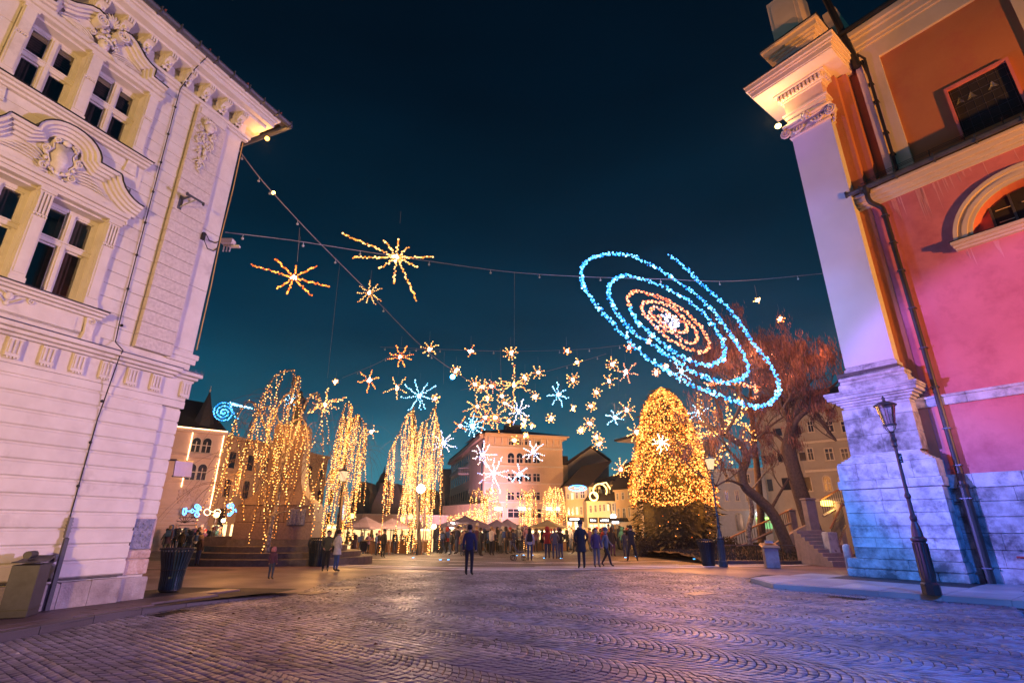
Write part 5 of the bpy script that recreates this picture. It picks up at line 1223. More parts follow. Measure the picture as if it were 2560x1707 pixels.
def droop(mb, bulbs, p, length, r_, sway=.25, n=8, br=.03, sp=.16, tw=.012, every=True):
    P = []; a = rnd.uniform(0, 6.28); s = rnd.uniform(.3, 1)*sway
    for i in range(n+1):
        t = i/n; P.append(Vector((p[0]+s*math.cos(a)*math.sin(t*1.8), p[1]+s*math.sin(a)*math.sin(t*1.8), p[2]-length*t)))
    mb.tube(P, [tw*(1-.5*i/n) for i in range(n+1)], 4)
    if bulbs is not None:
        k = int(length/sp)
        for i in range(k):
            t = i/max(1, k)*n; q = P[int(t)].lerp(P[min(n, int(t)+1)], t-int(t))
            bulbs.octa((q.x+rnd.uniform(-.04, .04), q.y+rnd.uniform(-.04, .04), q.z+rnd.uniform(-.03, .03)), br*rnd.uniform(.75, 1.3))
def string(bulbs, P, sp, br, jit=.04):
    P = [Vector(p) for p in P]
    for a, b in zip(P, P[1:]):
        L = (b-a).length; k = max(1, int(L/sp))
        for i in range(k):
            q = a.lerp(b, (i+rnd.random()*.6)/k); bulbs.octa((q.x+rnd.uniform(-jit, jit), q.y+rnd.uniform(-jit, jit), q.z+rnd.uniform(-jit, jit)), br*rnd.uniform(.75, 1.3))
# the two weeping birches left, drawn by their main boughs (photograph points at the tree's own distance)
def px3(P, Y, spread=0.): return [at(x, y, Y+(rnd.uniform(-spread, spread) if i else 0)) for i, (x, y) in enumerate(P)]
def willow(name, label, base, Y, boughs, hang_n, ln, seedv, br=.032, bulbmat=None, barkm=None, twigs=60, sp=.17):
    t = thing(name, label, 'tree', (0, 0, 0)); rnd.seed(seedv)
    tr = MB(); tw = MB(); bl = MB()
    for k, (P, r0) in enumerate(boughs):
        Q = spline(px3(P, Y, .5), 5); n = len(Q); o = Vector((0, rnd.uniform(-1.6, 1.6) if k else 0, 0))
        Q = [q+o*(i/n) for i, q in enumerate(Q)]
        if k == 0: Q = [Vector((Q[0].x, Q[0].y, zg(Y)-.1))]+Q
        tr.tube(Q, [max(.02, r0*(1-.85*i/len(Q))) for i in range(len(Q))], 7)
        if k and P[-1][1]-P[0][1] > -60 and not (k > 7 and name == 'lit_weeping_birch'): string(bl, Q, sp*.8, br, .08)
        if k > 7 and name == 'lit_weeping_birch': continue
        for _ in range(hang_n):
            q = Q[rnd.randrange(len(Q)//4 if k == 0 else 1, len(Q))]
            droop(tw, bl if rnd.random() < .62 else None, q, ln*rnd.uniform(.35, 1.15), 0, .7, br=br, sp=sp)
        for _ in range(twigs//len(boughs)):
            q = Q[rnd.randrange(len(Q)//2, len(Q))]; d = Vector((rnd.uniform(-1, 1), rnd.uniform(-1, 1), rnd.uniform(.1, .9)))
            P2 = [q+d*(.35*i)+Vector((0, 0, -.11*i*i*.6)) for i in range(7)]; tw.tube(P2, [.012-.0013*i for i in range(7)], 3)
    tr.build('trunk', barkm or bark, t, True); o = tw.build('twigs', twigm, t); o['kind'] = 'stuff'
    o = bl.build('light_strings', bulbmat or bulb_amb, t); o['kind'] = 'stuff'; return t
B1 = [([(666, 1402), (672, 1350), (680, 1300), (692, 1262), (700, 1200), (708, 1130), (716, 1060), (728, 985), (735, 930)], .13),
      ([(700, 1180), (672, 1080), (640, 1010), (608, 1060), (592, 1160), (586, 1220)], .06), ([(712, 1090), (680, 1020), (650, 1050), (630, 1130), (620, 1230)], .05),
      ([(725, 980), (700, 1000), (668, 1070), (655, 1170), (648, 1260)], .05), ([(728, 960), (745, 940), (735, 1000), (715, 1100), (700, 1230)], .05),
      ([(702, 1180), (742, 1080), (770, 1010), (800, 990), (815, 1060), (820, 1180)], .06), ([(715, 1060), (760, 1050), (775, 1100), (780, 1180)], .05), ([(735, 925), (700, 945), (680, 1000), (665, 1060)], .04),
      ([(680, 1292), (660, 1272), (646, 1262), (634, 1258)], .04), ([(684, 1286), (715, 1276), (738, 1264), (756, 1262)], .035), ([(676, 1298), (652, 1290), (628, 1291)], .03)]
willow('lit_weeping_birch', 'large weeping birch with white bark and amber light strings, in front of the stone monument', (666, 1402), 25.0, B1, 14, 3.2, 11, br=.028, twigs=260, barkm=birchbark, sp=.13)
B2 = [([(845, 1400), (850, 1300), (858, 1200), (868, 1100), (880, 1020)], .16),
      ([(868, 1100), (860, 1040), (850, 1060), (842, 1120), (835, 1200)], .06), ([(880, 1020), (870, 1010), (858, 1060), (848, 1140)], .05),
      ([(870, 1080), (895, 1040), (905, 1060), (905, 1130), (890, 1250)], .07), ([(862, 1180), (830, 1180), (808, 1240), (800, 1300)], .06), ([(875, 1050), (905, 1050), (918, 1090), (912, 1180)], .05), ([(855, 1230), (870, 1220), (878, 1260), (872, 1310)], .05)]
willow('lit_weeping_birch', 'slimmer weeping birch in amber light strings, right of the monument and behind the lantern', (845, 1400), 36, B2, 20, 4.6, 12, br=.038, twigs=150, sp=.15)
B3 = [([(1050, 1395), (1045, 1300), (1040, 1200), (1035, 1100), (1032, 1030)], .2),
      ([(1032, 1030), (1020, 1040), (1000, 1090), (980, 1140), (972, 1240)], .06), ([(1032, 1020), (1025, 1090), (1015, 1170), (1008, 1250)], .06), ([(1032, 1015), (1040, 1080), (1040, 1160), (1035, 1250)], .06),
      ([(1035, 1100), (1060, 1050), (1065, 1100), (1060, 1180)], .05), ([(1035, 1120), (1080, 1030), (1088, 1020), (1080, 1120), (1070, 1240)], .06), ([(1085, 1020), (1096, 1070), (1104, 1140), (1098, 1240)], .05), ([(1035, 1060), (1028, 1120), (1022, 1190)], .05), ([(1045, 1190), (1075, 1120), (1086, 1190), (1086, 1260)], .05)]
willow('lit_white_willow', 'tall narrow willow hung with long pale golden light strings, in the middle distance', (1050, 1395), 46, B3, 21, 6.0, 13, br=.048, bulbmat=bulb_gold, twigs=90, sp=.16)
for (nm, lab, bx, cx, y0, wpx, Yd, sd) in (('lit_plane_tree', 'tree of hanging golden light strings before the left end of the salmon block', 1210, 1212, 1208, 62, 72, 21), ('lit_plane_tree', 'small tree with golden light garlands before the middle of the salmon block', 1322, 1320, 1212, 36, 74, 22), ('lit_plane_tree', 'bushy tree of dense golden light strings at the right end of the salmon block', 1382, 1385, 1208, 48, 72, 23)):
    bo = [([(bx, 1380), (bx, 1320), (cx, 1260), (cx, y0+25)], .16)]
    for s_ in (-1, -.6, -.25, .2, .55, .95): bo.append(([(cx, y0+50), (cx+s_*wpx*.4, y0+8+rnd.random()*14), (cx+s_*wpx*.55, y0+40), (cx+s_*wpx*.6, y0+100)], .05))
    willow(nm, lab, None, Yd, bo, 12, 5.0, sd, br=.065, bulbmat=bulb_gold, twigs=30, sp=.24)
gar = thing('light_garland', 'sagging golden light garland slung between the small trees before the salmon block', 'garland', (0, 0, 0)); bl = MB()
for P in ([(1268, 1225), (1285, 1240), (1300, 1246), (1320, 1232), (1333, 1215)], [(1333, 1252), (1352, 1258), (1372, 1235), (1390, 1215)], [(1330, 1270), (1350, 1282), (1375, 1280)], [(1268, 1225), (1266, 1270)]): string(bl, spline(px3(P, 71), 4), .16, .06)
o = bl.build('bulbs', bulb_gold, gar); o['kind'] = 'stuff'
m = MB(); m.tube(spline(px3([(1268, 1225), (1285, 1240), (1300, 1246), (1320, 1232), (1333, 1215)], 71), 4), .015, 4); m.build('cord', blackmetal, gar)
gar = thing('light_garland', 'heap of small golden lights over the stalls left of the salmon block', 'garland', (0, 0, 0)); bl = MB()
for i in range(420):
    t = rnd.random(); p = at(1118+95*t, 1305-25*t+rnd.uniform(-14, 22), 68+rnd.uniform(-3, 3)); bl.octa(p, .055)
o = bl.build('bulbs', bulb_gold, gar); o['kind'] = 'stuff'
# big christmas tree: conical fir, dark below, thick with bulbs above
def fir():
    Y = 42; bx = onground(1690, Y); t = thing('christmas_tree', 'huge Christmas tree crusted with thousands of amber lights above a dark unlit skirt', 'tree', (0, 0, 0))
    ax = lambda z: Vector((bx.x, Y, z)); ztop = at(1647, 968, Y).z; rnd.seed(5)
    def rad(z):
        t_ = (z-zg(Y))/(ztop-zg(Y)); 
        for (a, ra), (b, rb) in zip(PR, PR[1:]):
            if a <= t_ <= b: return ra+(rb-ra)*(t_-a)/(b-a)
        return .05
    PR = [(0, 2.9), (.10, 3.1), (.25, 3.12), (.40, 2.95), (.55, 2.62), (.70, 2.15), (.80, 1.82), (.88, 1.42), (.93, 1.05), (.965, .62), (.99, .22), (1.0, .05)]
    m = MB(); m.tube([ax(zg(Y)), ax(ztop)], [.28, .03], 8); m.build('trunk', bark, t)
    m = MB()
    for i in range(9500):
        u = rnd.random()**.9; z = zg(Y)+(ztop-zg(Y))*u; th = rnd.uniform(0, 6.283); r_ = rad(z)*(.72+.30*rnd.random()**.6)*(1+.05*math.sin(5*th+z))
        c = Vector((bx.x+r_*math.cos(th), Y+r_*math.sin(th), z)); o = Vector((math.cos(th), math.sin(th), -.35+rnd.uniform(-.3, .4))).normalized(); L_ = rnd.uniform(.18, .42)*(1.9 if rnd.random() < .12 else 1)
        s_ = o.cross(Vector((rnd.uniform(-.4, .4), rnd.uniform(-.4, .4), 1))).normalized()*L_*.32
        m.add([tuple(c-s_), tuple(c+s_), tuple(c+o*L_)], [(0, 1, 2)])
    core = [(rad(zg(Y)+(ztop-zg(Y))*k/14)*.74, (ztop-zg(Y))*k/14) for k in range(15)]
    m.lathe(core, (bx.x, Y, zg(Y)), 20); o = m.build('foliage', needle, t); o['kind'] = 'stuff'
    m = MB()
    n = 0
    while n < 7200:
        u = .27+.73*rnd.random()**1.05; th = rnd.uniform(0, 6.283)
        if math.sin(th) > .45: continue
        edge = .27+.03*math.sin(4*th)
        if u < edge: continue
        z = zg(Y)+(ztop-zg(Y))*u; r_ = rad(z)*(.93+.15*rnd.random()**2)*(1+.05*math.sin(5*th+z)+.03*math.sin(11*th-3*z))+.04
        if math.sin(z*2.1+th*3)*math.sin(z*1.1-th*5) < -.55 and rnd.random() < .6: continue
        m.octa((bx.x+r_*math.cos(th), Y+r_*math.sin(th), z), rnd.uniform(.030, .066)); n += 1
    for i in range(14): th = rnd.uniform(3.3, 6.1); z = zg(Y)+rnd.uniform(1.2, 3.2); r_ = rad(z)+.05; m.octa((bx.x+r_*math.cos(th), Y+r_*math.sin(th), z), .04)
    o = m.build('bulbs', bulb_amb2, t); o['kind'] = 'stuff'
    m = MB(); P = px3([(1800, 1262), (1806, 1266)], 41); return t, ax, ztop
bulb_amb2 = glow('bulb_tree_amber', (1, .16, .012), 3.4, .7, col2=(1, .40, .08))
firt, fax, ftop = fir()
lamp('POINT', 'tree_glow', tuple(fax(6.5)+Vector((-1.2, -4.6, 0))), (1, .36, .08), 1500, size=1.0)
lamp('POINT', 'tree_glow', tuple(fax(8)+Vector((5.0, -3.0, 0))), (1, .34, .08), 1600, size=1.0)
lamp('POINT', 'tree_glow', tuple(fax(10)+Vector((-4.5, -3.5, 0))), (1, .36, .08), 1300, size=1.0)
for k in range(7):
    a_ = R(190+27*k); q_ = fax(2.4+(k*37 % 90)/9.5); lamp('POINT', 'tree_glow', (q_.x+3.9*math.cos(a_), q_.y+3.9*math.sin(a_), q_.z), (1, .34, .07), 320, size=.5)
lamp('POINT', 'bare_tree_fill', (13.2, 27.0, 10.5), (1, .38, .12), 700, size=.8)  # added lamps that brighten the bare tree crowns
lamp('POINT', 'bare_tree_fill', (18.5, 27.5, 12.0), (1, .30, .10), 500, size=.8)
lamp('POINT', 'bare_tree_fill', (10.3, 28.6, 7.2), (1, .48, .16), 420, size=.6)
lamp('POINT', 'bare_tree_fill', (12.6, 34.0, 9.8), (1, .42, .18), 420, size=.6)
# hedge round the fir
hd = thing('hedge', 'dark clipped winter hedge around the foot of the Christmas tree', 'hedge', (0, 0, 0)); m = MB()
c0 = onground(1690, 42); hw = 3.7
m.box(c0.x-hw+.25, c0.x+hw-.25, 39.6, 40.4, zg(40)-.1, zg(40)+1.05)
for i in range(5200):
    x = c0.x+rnd.uniform(-hw, hw); y = 39.4+rnd.random()*1.2; z = zg(40)+rnd.random()*1.35
    d = Vector((rnd.uniform(-1, 1), rnd.uniform(-1, 1), rnd.uniform(-.5, 1))).normalized()*.11; e_ = d.cross(Vector((rnd.random(), rnd.random(), rnd.random()+.1))).normalized()*.05
    if abs(y-40) < .35 and z < zg(40)+1.0: y = 39.45+rnd.random()*.15
    c = Vector((x, y, z)); m.add([tuple(c-e_), tuple(c+e_), tuple(c+d)], [(0, 1, 2)])
o = m.build('leaves', deadleaf, hd); o['kind'] = 'stuff'
# bare trees beside the church
def grow(tr, tw, bd, p, d, L, r_, depth, gar=None):
    n = 5; P = [p]; q = p.copy(); dd = d.copy()
    for i in range(n):
        dd = (dd + Vector((rnd.uniform(-.22, .22), rnd.uniform(-.22, .22), rnd.uniform(-.12, .2)))).normalized(); q = q+dd*(L/n); P.append(q.copy())
    (tr if depth > 1 else tw).tube(P, [r_*(1-.45*i/n) for i in range(n+1)], 6 if depth > 2 else 3)
    if depth == 0:
        for _ in range(8):
            c = P[rnd.randrange(0, n+1)]+Vector((rnd.uniform(-.2, .2), rnd.uniform(-.2, .2), rnd.uniform(-.08, .25)))
            e_ = Vector((rnd.uniform(-.05, .05), rnd.uniform(-.05, .05), rnd.uniform(.12, .34))); s_ = Vector((rnd.uniform(-1, 1), rnd.uniform(-1, 1), .2)).normalized()*.026
            bd.add([tuple(c-s_), tuple(c+s_), tuple(c+e_)], [(0, 1, 2)])
        return
    k = 3 if depth > 1 else 4
    for i in range(k):
        b = P[rnd.randrange(2, n+1)] if i else P[-1]
        nd = (dd + Vector((rnd.uniform(-.9, .9), rnd.uniform(-.9, .9), rnd.uniform(-.25, .8)))).normalized()
        grow(tr, tw, bd, b, nd, L*rnd.uniform(.55, .82), r_*.5, depth-1)
def bare_tree(label, Y, boughs, seedv, depth=3, L0=2.6, gar=(), garmat=None, pale=False, roots=3, br=.04):
    rnd.seed(seedv); t = thing('bare_tree', label, 'tree', (0, 0, 0)); tr = MB(); tw = MB(); bd = MB()
    for k, (P, r0, r1) in enumerate(boughs):
        Q = spline([at(x, y, Y+dy) for x, y, dy in P], 5); n = len(Q)
        if k == 0: Q = [Vector((Q[0].x, Q[0].y, zg(Y)-.15))]+Q; n += 1
        rr = [r0+(r1-r0)*i/n for i in range(n)]
        if k == 0: rr[0] *= 1.5
        tr.tube(Q, rr, 9)
        for j in range(roots if k else 2):
            b = Q[rnd.randrange(int(n*.55), n)] if j else Q[-1]
            grow(tr, tw, bd, b, Vector((rnd.uniform(-1, 1), rnd.uniform(-.7, .7), rnd.uniform(.2, 1.1))).normalized(), L0*rnd.uniform(.7, 1.1), max(.04, r1*.7), depth)
    tr.build('trunk', birchbark if pale else bark, t, True); o = tw.build('twigs', twigm, t); o['kind'] = 'stuff'
    if bd.v: o = bd.build('buds', budm, t); o['kind'] = 'stuff'
    if gar:
        bl = MB()
        for P in gar: string(bl, spline([at(x, y, Y+dy) for x, y, dy in P], 5), .055, br*1.35, .16)
        o = bl.build('light_strings', garmat, t); o['kind'] = 'stuff'
    return t
bare_tree('massive leaning bare tree with reddish buds between the stairs and the church plinth', 31, [
    ([(2050, 1385, 0), (2020, 1290, 0), (1985, 1180, 0), (1972, 1110, 0), (1982, 1060, 0)], .52, .30),
    ([(1985, 1180, 0), (1960, 1120, 1), (1975, 1060, 1), (1950, 1010, 1), (1930, 975, 2)], .22, .08), ([(1975, 1100, 0), (1990, 1050, -1), (2030, 1020, -1), (2080, 1025, 0)], .2, .08),
    ([(1982, 1060, 0), (2000, 1000, -1), (2010, 970, -1), (2030, 945, -1)], .2, .06), ([(1982, 1060, 0), (1960, 1000, 1), (1990, 970, 2), (1985, 945, 2)], .18, .06), ([(2000, 1000, -1), (2050, 985, 0), (2080, 965, 1), (2095, 950, 1)], .13, .05),
    ([(1960, 1010, 0), (1900, 960, 0), (1860, 930, 0)], .13, .05), ([(2020, 1000, 0), (2060, 1060, -1), (2090, 1100, -1)], .1, .05), ([(1975, 1120, 0), (1930, 1080, 1), (1880, 1090, 1)], .12, .05)], 31, 3, 1.6, roots=6)
bare_tree('twisted bare tree with a snaking violet-lit trunk bent over to the left', 30, [
    ([(1978, 1390, 0), (1950, 1320, 0), (1925, 1275, 0), (1890, 1240, 0), (1862, 1215, 0), (1855, 1180, 0), (1866, 1145, 0), (1850, 1110, 0), (1812, 1085, 0)], .33, .17),
    ([(1812, 1085, 0), (1800, 1030, 0), (1780, 980, 1)], .13, .05), ([(1866, 1145, 0), (1890, 1100, 1), (1930, 1060, 1), (1960, 1040, 1)], .09, .04), ([(1862, 1215, 0), (1820, 1200, -1), (1790, 1215, -1)], .07, .03), ([(1925, 1275, 0), (1950, 1230, 1), (1980, 1180, 1)], .10, .04), ([(1812, 1085, 0), (1850, 1010, -1), (1840, 950, -1)], .10, .04)], 32, 3, 1.5, roots=4,
    gar=([(1745, 985, 0), (1752, 1020, 0), (1748, 1075, 0), (1755, 1130, 0), (1765, 1150, 0)], [(1770, 1000, 1), (1790, 1040, 1), (1775, 1070, 1), (1750, 1060, 1)], [(1800, 1075, 0), (1830, 1055, 0), (1868, 1062, 0), (1882, 1085, 0), (1876, 1105, 0), (1860, 1095, 0), (1858, 1070, 0)],
         [(1810, 1000, 0), (1822, 1040, 0), (1815, 1085, 0), (1840, 1100, 0), (1850, 1120, 0)], [(1815, 1105, 0), (1800, 1130, 0), (1792, 1155, 0)], [(1820, 1130, 0), (1826, 1155, 0)], [(1835, 990, 0), (1860, 1010, 0), (1850, 1040, 0), (1810, 1050, 0)], [(1850, 1110, 0), (1866, 1125, 0)], [(1740, 1090, 0), (1800, 1080, 1)], [(1785, 1150, -1), (1790, 1170, -1)]), garmat=bulb_amb, br=.034)
bare_tree('bare tree with russet twigs and amber garlands inside the galaxy light, behind the twisted trunk', 36, [
    ([(1905, 1370, 0), (1900, 1260, 0), (1890, 1150, 0), (1880, 1050, 0), (1875, 980, 0)], .28, .12),
    ([(1880, 1050, 0), (1850, 990, 0), (1840, 960, 0), (1835, 945, 0)], .1, .04), ([(1875, 980, 0), (1890, 940, 1), (1900, 915, 1), (1902, 900, 1)], .09, .03), ([(1885, 1080, 0), (1920, 1000, -1), (1940, 960, -1), (1935, 940, -1)], .10, .04), ([(1875, 1000, 0), (1810, 960, 0), (1780, 970, 0)], .08, .03), ([(1880, 1020, 0), (1960, 980, 1), (1990, 955, 1)], .09, .03)], 33, 3, 1.5, roots=5,
    gar=([(1760, 962, 0), (1800, 955, 0), (1850, 960, 0), (1900, 965, 0), (1920, 962, 0)], [(1885, 880, 0), (1875, 905, 0), (1890, 930, 0), (1880, 950, 0), (1900, 940, 0)], [(1930, 880, 0), (1945, 900, 0)], [(1945, 910, 0), (1960, 930, 0), (1975, 938, 0), (2000, 928, 0)], [(1955, 965, 0), (1975, 957, 0)], [(1885, 965, 0), (1890, 985, 0), (1878, 1000, 0)], [(1838, 905, 0), (1842, 950, 0)], [(1930, 955, 0), (1935, 945, 0), (1925, 935, 0)]), garmat=bulb_pink, br=.05)
bare_tree('pale-barked stump-like tree trunk standing before the white shop building', 33, [([(1880, 1372, 0), (1870, 1330, 0), (1880, 1280, 0), (1872, 1240, 0), (1862, 1205, 0)], .17, .12), ([(1862, 1205, 0), (1840, 1180, 0), (1810, 1170, 0)], .07, .03), ([(1870, 1235, 0), (1905, 1190, 1), (1930, 1160, 1)], .06, .03)], 34, 2, 1.6, pale=True)
# leaf-littered bank and low rail under the bare trees
m = MB(); nx, ny = 26, 14
a = [(-1, 0)]
for j in range(ny+1):
    for i in range(nx+1):
        x = 9.6+ (16.5-9.6)*i/nx; y = 27.6+j*.85+ (x-9.6)*.0; hgt = .10+.30*math.sin(min(1, j/6)*1.57)+.5*max(0, (x-11.5)/5)*min(1, j/4)
        m.v.append((x, y, zg(y)+hgt+.05*math.sin(x*3.1)*math.sin(y*2.3)))
for j in range(ny):
    for i in range(nx): q = j*(nx+1)+i; m.f.append((q, q+1, q+nx+2, q+nx+1)); m.mi.append(0)
soil = mat('leafy_bank_soil', (.075, .05, .03), (.035, .028, .018), .95, 9, 1, 12); bank = struct('grass_bank', m.mesh('grass_bank', soil))
lf = MB()
for i in range(2600):
    x = rnd.uniform(9.7, 16.4); y = rnd.uniform(27.6, 36); h = .14+.30*min(1, (y-27.6)/5)+.5*max(0, (x-11.5)/5)*min(1, (y-27.6)/3.4)
    a = rnd.uniform(0, 3.1); s_ = .05; z = zg(y)+h+rnd.random()*.07; lf.add([(x-s_*math.cos(a), y-s_*math.sin(a), z), (x+s_*math.cos(a), y+s_*math.sin(a), z), (x, y, z+.12)], [(0, 1, 2)])
o = lf.build('grass', deadleaf); o['kind'] = 'stuff'; o['label'] = 'dark leaf litter and short grass on the bank under the bare trees'; o['category'] = 'grass'
for i in range(7):
    MB().box(9.6+i*1.02, 10.6+i*1.02, 27.3-i*.02, 27.58-i*.02, zg(27)-.05, zg(27)+.16, bv=.02).build('bank_kerb_stone', kerbm, bank)
rl = thing('low_rail', 'low single-bar rail along the front of the planted bank', 'rail', (0, 0, 0))
for i in range(6): MB().box(9.8+i*1.25, 9.84+i*1.25, 27.75, 27.79, zg(27), zg(27)+.85).build('post', blackmetal, rl)
MB().tube([(9.8, 27.77, zg(27)+.85), (16.1, 27.77, zg(27)+.85)], .02, 5).build('bar', gutterm, rl)
# stairs and balustrade up to the church door
sta = thing('stone_staircase', 'rose-lit stone stair with iron balustrade rising behind the church plinth', 'stairs', (0, 0, 0))
stm = mat('stair_stone', (.34, .26, .23), (.24, .19, .17), .8, 3, .4, 20); orail = mat('orange_rail_lit_slab', (.50, .22, .08), (.40, .17, .06), .5, 3)
def px(p, Y): return at(p[0], p[1], Y)
for i in range(9):
    MB().box(14.2, 15.6, 24.6+.32*i, 24.95+.32*i, -.1, .16*(i+1), bv=.012).build('step', stm, sta)
def panel(name, P, Y, th, mt):
    m = MB(); Q = [px(p, Y) for p in P]; m.add([tuple(q) for q in Q]+[(q.x, q.y+th, q.z) for q in Q], [tuple(range(len(Q))), tuple(reversed(range(len(Q), 2*len(Q))))]+[(i, len(Q)+i, len(Q)+(i+1) % len(Q), (i+1) % len(Q)) for i in range(len(Q))]); return m.build(name, mt, sta)
panel('stair_flank', [(1885, 1390), (2000, 1318), (2042, 1300), (2055, 1330), (2060, 1400)], 30.5, .3, stm)
for (x0, x1, y0, y1, Y) in ((2032, 2056, 1243, 1345, 27.5), (1983, 1998, 1272, 1330, 33), (2098, 2110, 1250, 1310, 28)):
    a, b = at(x0, y1, Y), at(x1, y1, Y); z1 = at(x0, y0, Y).z; MB().box(a.x, b.x, Y, Y+.45, zg(Y)-.2, z1-.1, bv=.02).box(a.x-.05, b.x+.05, Y-.05, Y+.5, z1-.1, z1, bv=.03).build('newel_post', stm, sta)
a = at(2060, 1318, 25.6); b = at(2083, 1318, 25.6); MB().box(a.x, b.x, 25.4, 25.9, -.1, at(2060, 1322, 25.6).z-.1, bv=.03).build('newel_post', church_stone, sta)
bu = MB(); bu.frus((0, 0, 0), (0, 0, 0), 0, 0, 0, 0)
def balus(P0, P1, Y0, Y1, h_px, n):
    a = Vector(px(P0, Y0)); b = Vector(px(P1, Y1)); dz = px((P0[0], P0[1]+h_px), Y0).z-a.z
    MB().tube([tuple(a), tuple(b)], .05, 5).build('handrail', orail, sta)
    MB().tube([(a.x, a.y, a.z+dz), (b.x, b.y, b.z+dz)], .07, 4).build('stringer', stm, sta)
    for i in range(n):
        t = (i+.5)/n; q = a.lerp(b, t); w_ = MB(); w_.tube([(q.x, q.y, q.z), (q.x, q.y, q.z+dz*.5), (q.x, q.y, q.z+dz)], [.014, .022, .014], 4); w_.build('baluster', blackmetal, sta)
balus((2104, 1260), (2076, 1318), 27.4, 25.4, 52, 13); balus((2110, 1215), (2050, 1248), 28.5, 27.7, 38, 12); balus((1980, 1270), (1944, 1287), 33, 33.5, 30, 8); balus((1925, 1297), (1825, 1343), 33, 33.5, 30, 16)
m = MB(); p = at(2066, 1256, 28.2); m.box(p.x-.25, p.x+.25, p.y-.1, p.y+.1, p.z-.14, p.z+.14, bv=.04); m.build('wall_light', glow('amber_wall_light', (1, .66, .10), 7), sta)
lamp('POINT', 'stair_light', (p.x, p.y-.5, p.z), (1, .6, .15), 60, size=.1)
# ================================================================ monument, lamps, bins, parasols
gran = mat('dark_rose_granite', (.26, .17, .13), (.17, .11, .09), .6, 12, .4, 30); gran2 = mat('dark_step_stone', (.13, .10, .085), (.08, .06, .052), .65, 6, .4, 25)
mo = thing('monument', 'broad granite monument with a flared pedestal, dark bronze relief and curved steps', 'monument', (-11.6, 27.3, 0), R(8))
for r0, r1, z0, z1 in ((4.6, 3.9, .0, .22), (4.0, 3.3, .22, .46), (3.3, 2.6, .46, .72)):
    m = MB(); m.lathe([(r0, z0-.15 if z0 == 0 else z0), (r0, z1-.02), (r0-.03, z1), (.5, z1)], (0, 0, 0), 40, sy=.72); m.build('step', gran2, mo)
m = MB(); m.frus((-2.2, -.2, .7), (-2.2, -.2, 1.12), .9, .9, .9, .9); m.build('step_block', gran2, mo)
m = MB(); m.frus((0, 0, .72), (0, 0, .98), 2.05, 1.3, 2.0, 1.25); m.build('base_course', gran2, mo)
for i, (a, b) in enumerate(((.98, 1.75), (1.76, 2.55))):
    for x0, x1 in ((-1.85, -.75), (-.74, .35), (.36, 1.72)) if i else ((-1.88, -.2), (-.19, 1.75)):
        MB().box(x0, x1-.01, -1.15+.03*i, 1.15-.03*i, a, b, bv=.015).build('block', gran, mo)
prof = [(1.72, 2.56), (1.62, 2.72), (1.35, 2.92), (1.08, 3.2), (.92, 3.6), (.84, 4.2), (.80, 5.2), (.78, 6.2), (.74, 6.6)]
m = MB()
for (a, z0), (b, z1) in zip(prof, prof[1:]): m.frus((-.05, 0, z0), (-.05, 0, z1), a, .85*a/1.72+.35, b, .85*b/1.72+.35)
m.build('stele', gran, mo)
m = MB(); m.box(.55, 1.35, -1.23, -1.14, 1.62, 2.38, bv=.02); rp = m.build('relief_panel', pl_mat, mo)
m = MB()
for x, h in ((.72, .62), (.90, .5), (1.10, .56), (1.24, .4)): m.ball((x, -1.24, 1.68+h), .05, sy=.6); m.frus((x, -1.235, 1.66), (x, -1.235, 1.66+h), .07, .03, .04, .02)
m.build('relief_figures', pl_mat, rp)
m = MB(); 
fig = [(0, 6.6), (.28, 6.62), (.30, 7.0), (.26, 7.5), (.24, 7.9), (.27, 8.15), (.10, 8.3)]
m.lathe([(r_+.001, z) for r_, z in fig], (0, 0, 0), 12, sy=.7); m.ball((0, -.02, 8.42), .13, sz=1.2, n=10, m=7); m.tube([(-.24, 0, 8.1), (-.36, -.1, 7.8), (-.22, -.25, 7.6)], .07, 6); m.tube([(.24, 0, 8.1), (.36, -.05, 7.8), (.33, -.12, 7.45)], .07, 6); m.build('statue', mat('green_bronze', (.07, .10, .08), (.04, .06, .05), .5, 8, metal=.5), mo)
lamp('POINT', 'monument_glow', (-12.2, 24.9, 6.6), (1, .42, .10), 260, size=1.0)
lamp('POINT', 'birch_glow', (-12.5, 23.9, 3.5), (1, .40, .10), 300, size=.6); lamp('POINT', 'birch_glow', (-10.2, 24.2, 5.8), (1, .40, .10), 300, size=.6); lamp('POINT', 'birch_glow', (-11.5, 33.5, 4.5), (1, .42, .10), 700, size=.8); lamp('POINT', 'willow_glow', (-8.5, 44, 7), (1, .5, .18), 900, size=.8)
lamp('SPOT', 'wing_fill', (-6, 80, 2), (.9, .45, .75), 26000, (-10, 115, 9), .8, 90, .8)  # added lamp that brightens the curved wing, no fixture there
lamp('POINT', 'birch_glow', (-10.5, 35, 3.5), (1, .52, .16), 600, size=1.0)
# small lilac column base at left of the monument
cb = thing('stone_pedestal', 'small lilac-lit concave stone pedestal on the monument step, left side', 'pedestal', (-13.6, 27.2, .45))
MB().lathe([(.42, 0), (.40, .08), (.16, .25), (.09, .7), (.08, 1.25), (.12, 1.35)], (0, 0, 0), 16).build('shaft', church_stone, cb); MB().box(-.45, .45, -.45, .45, -.25, .0, bv=.02).build('base', church_stone, cb)

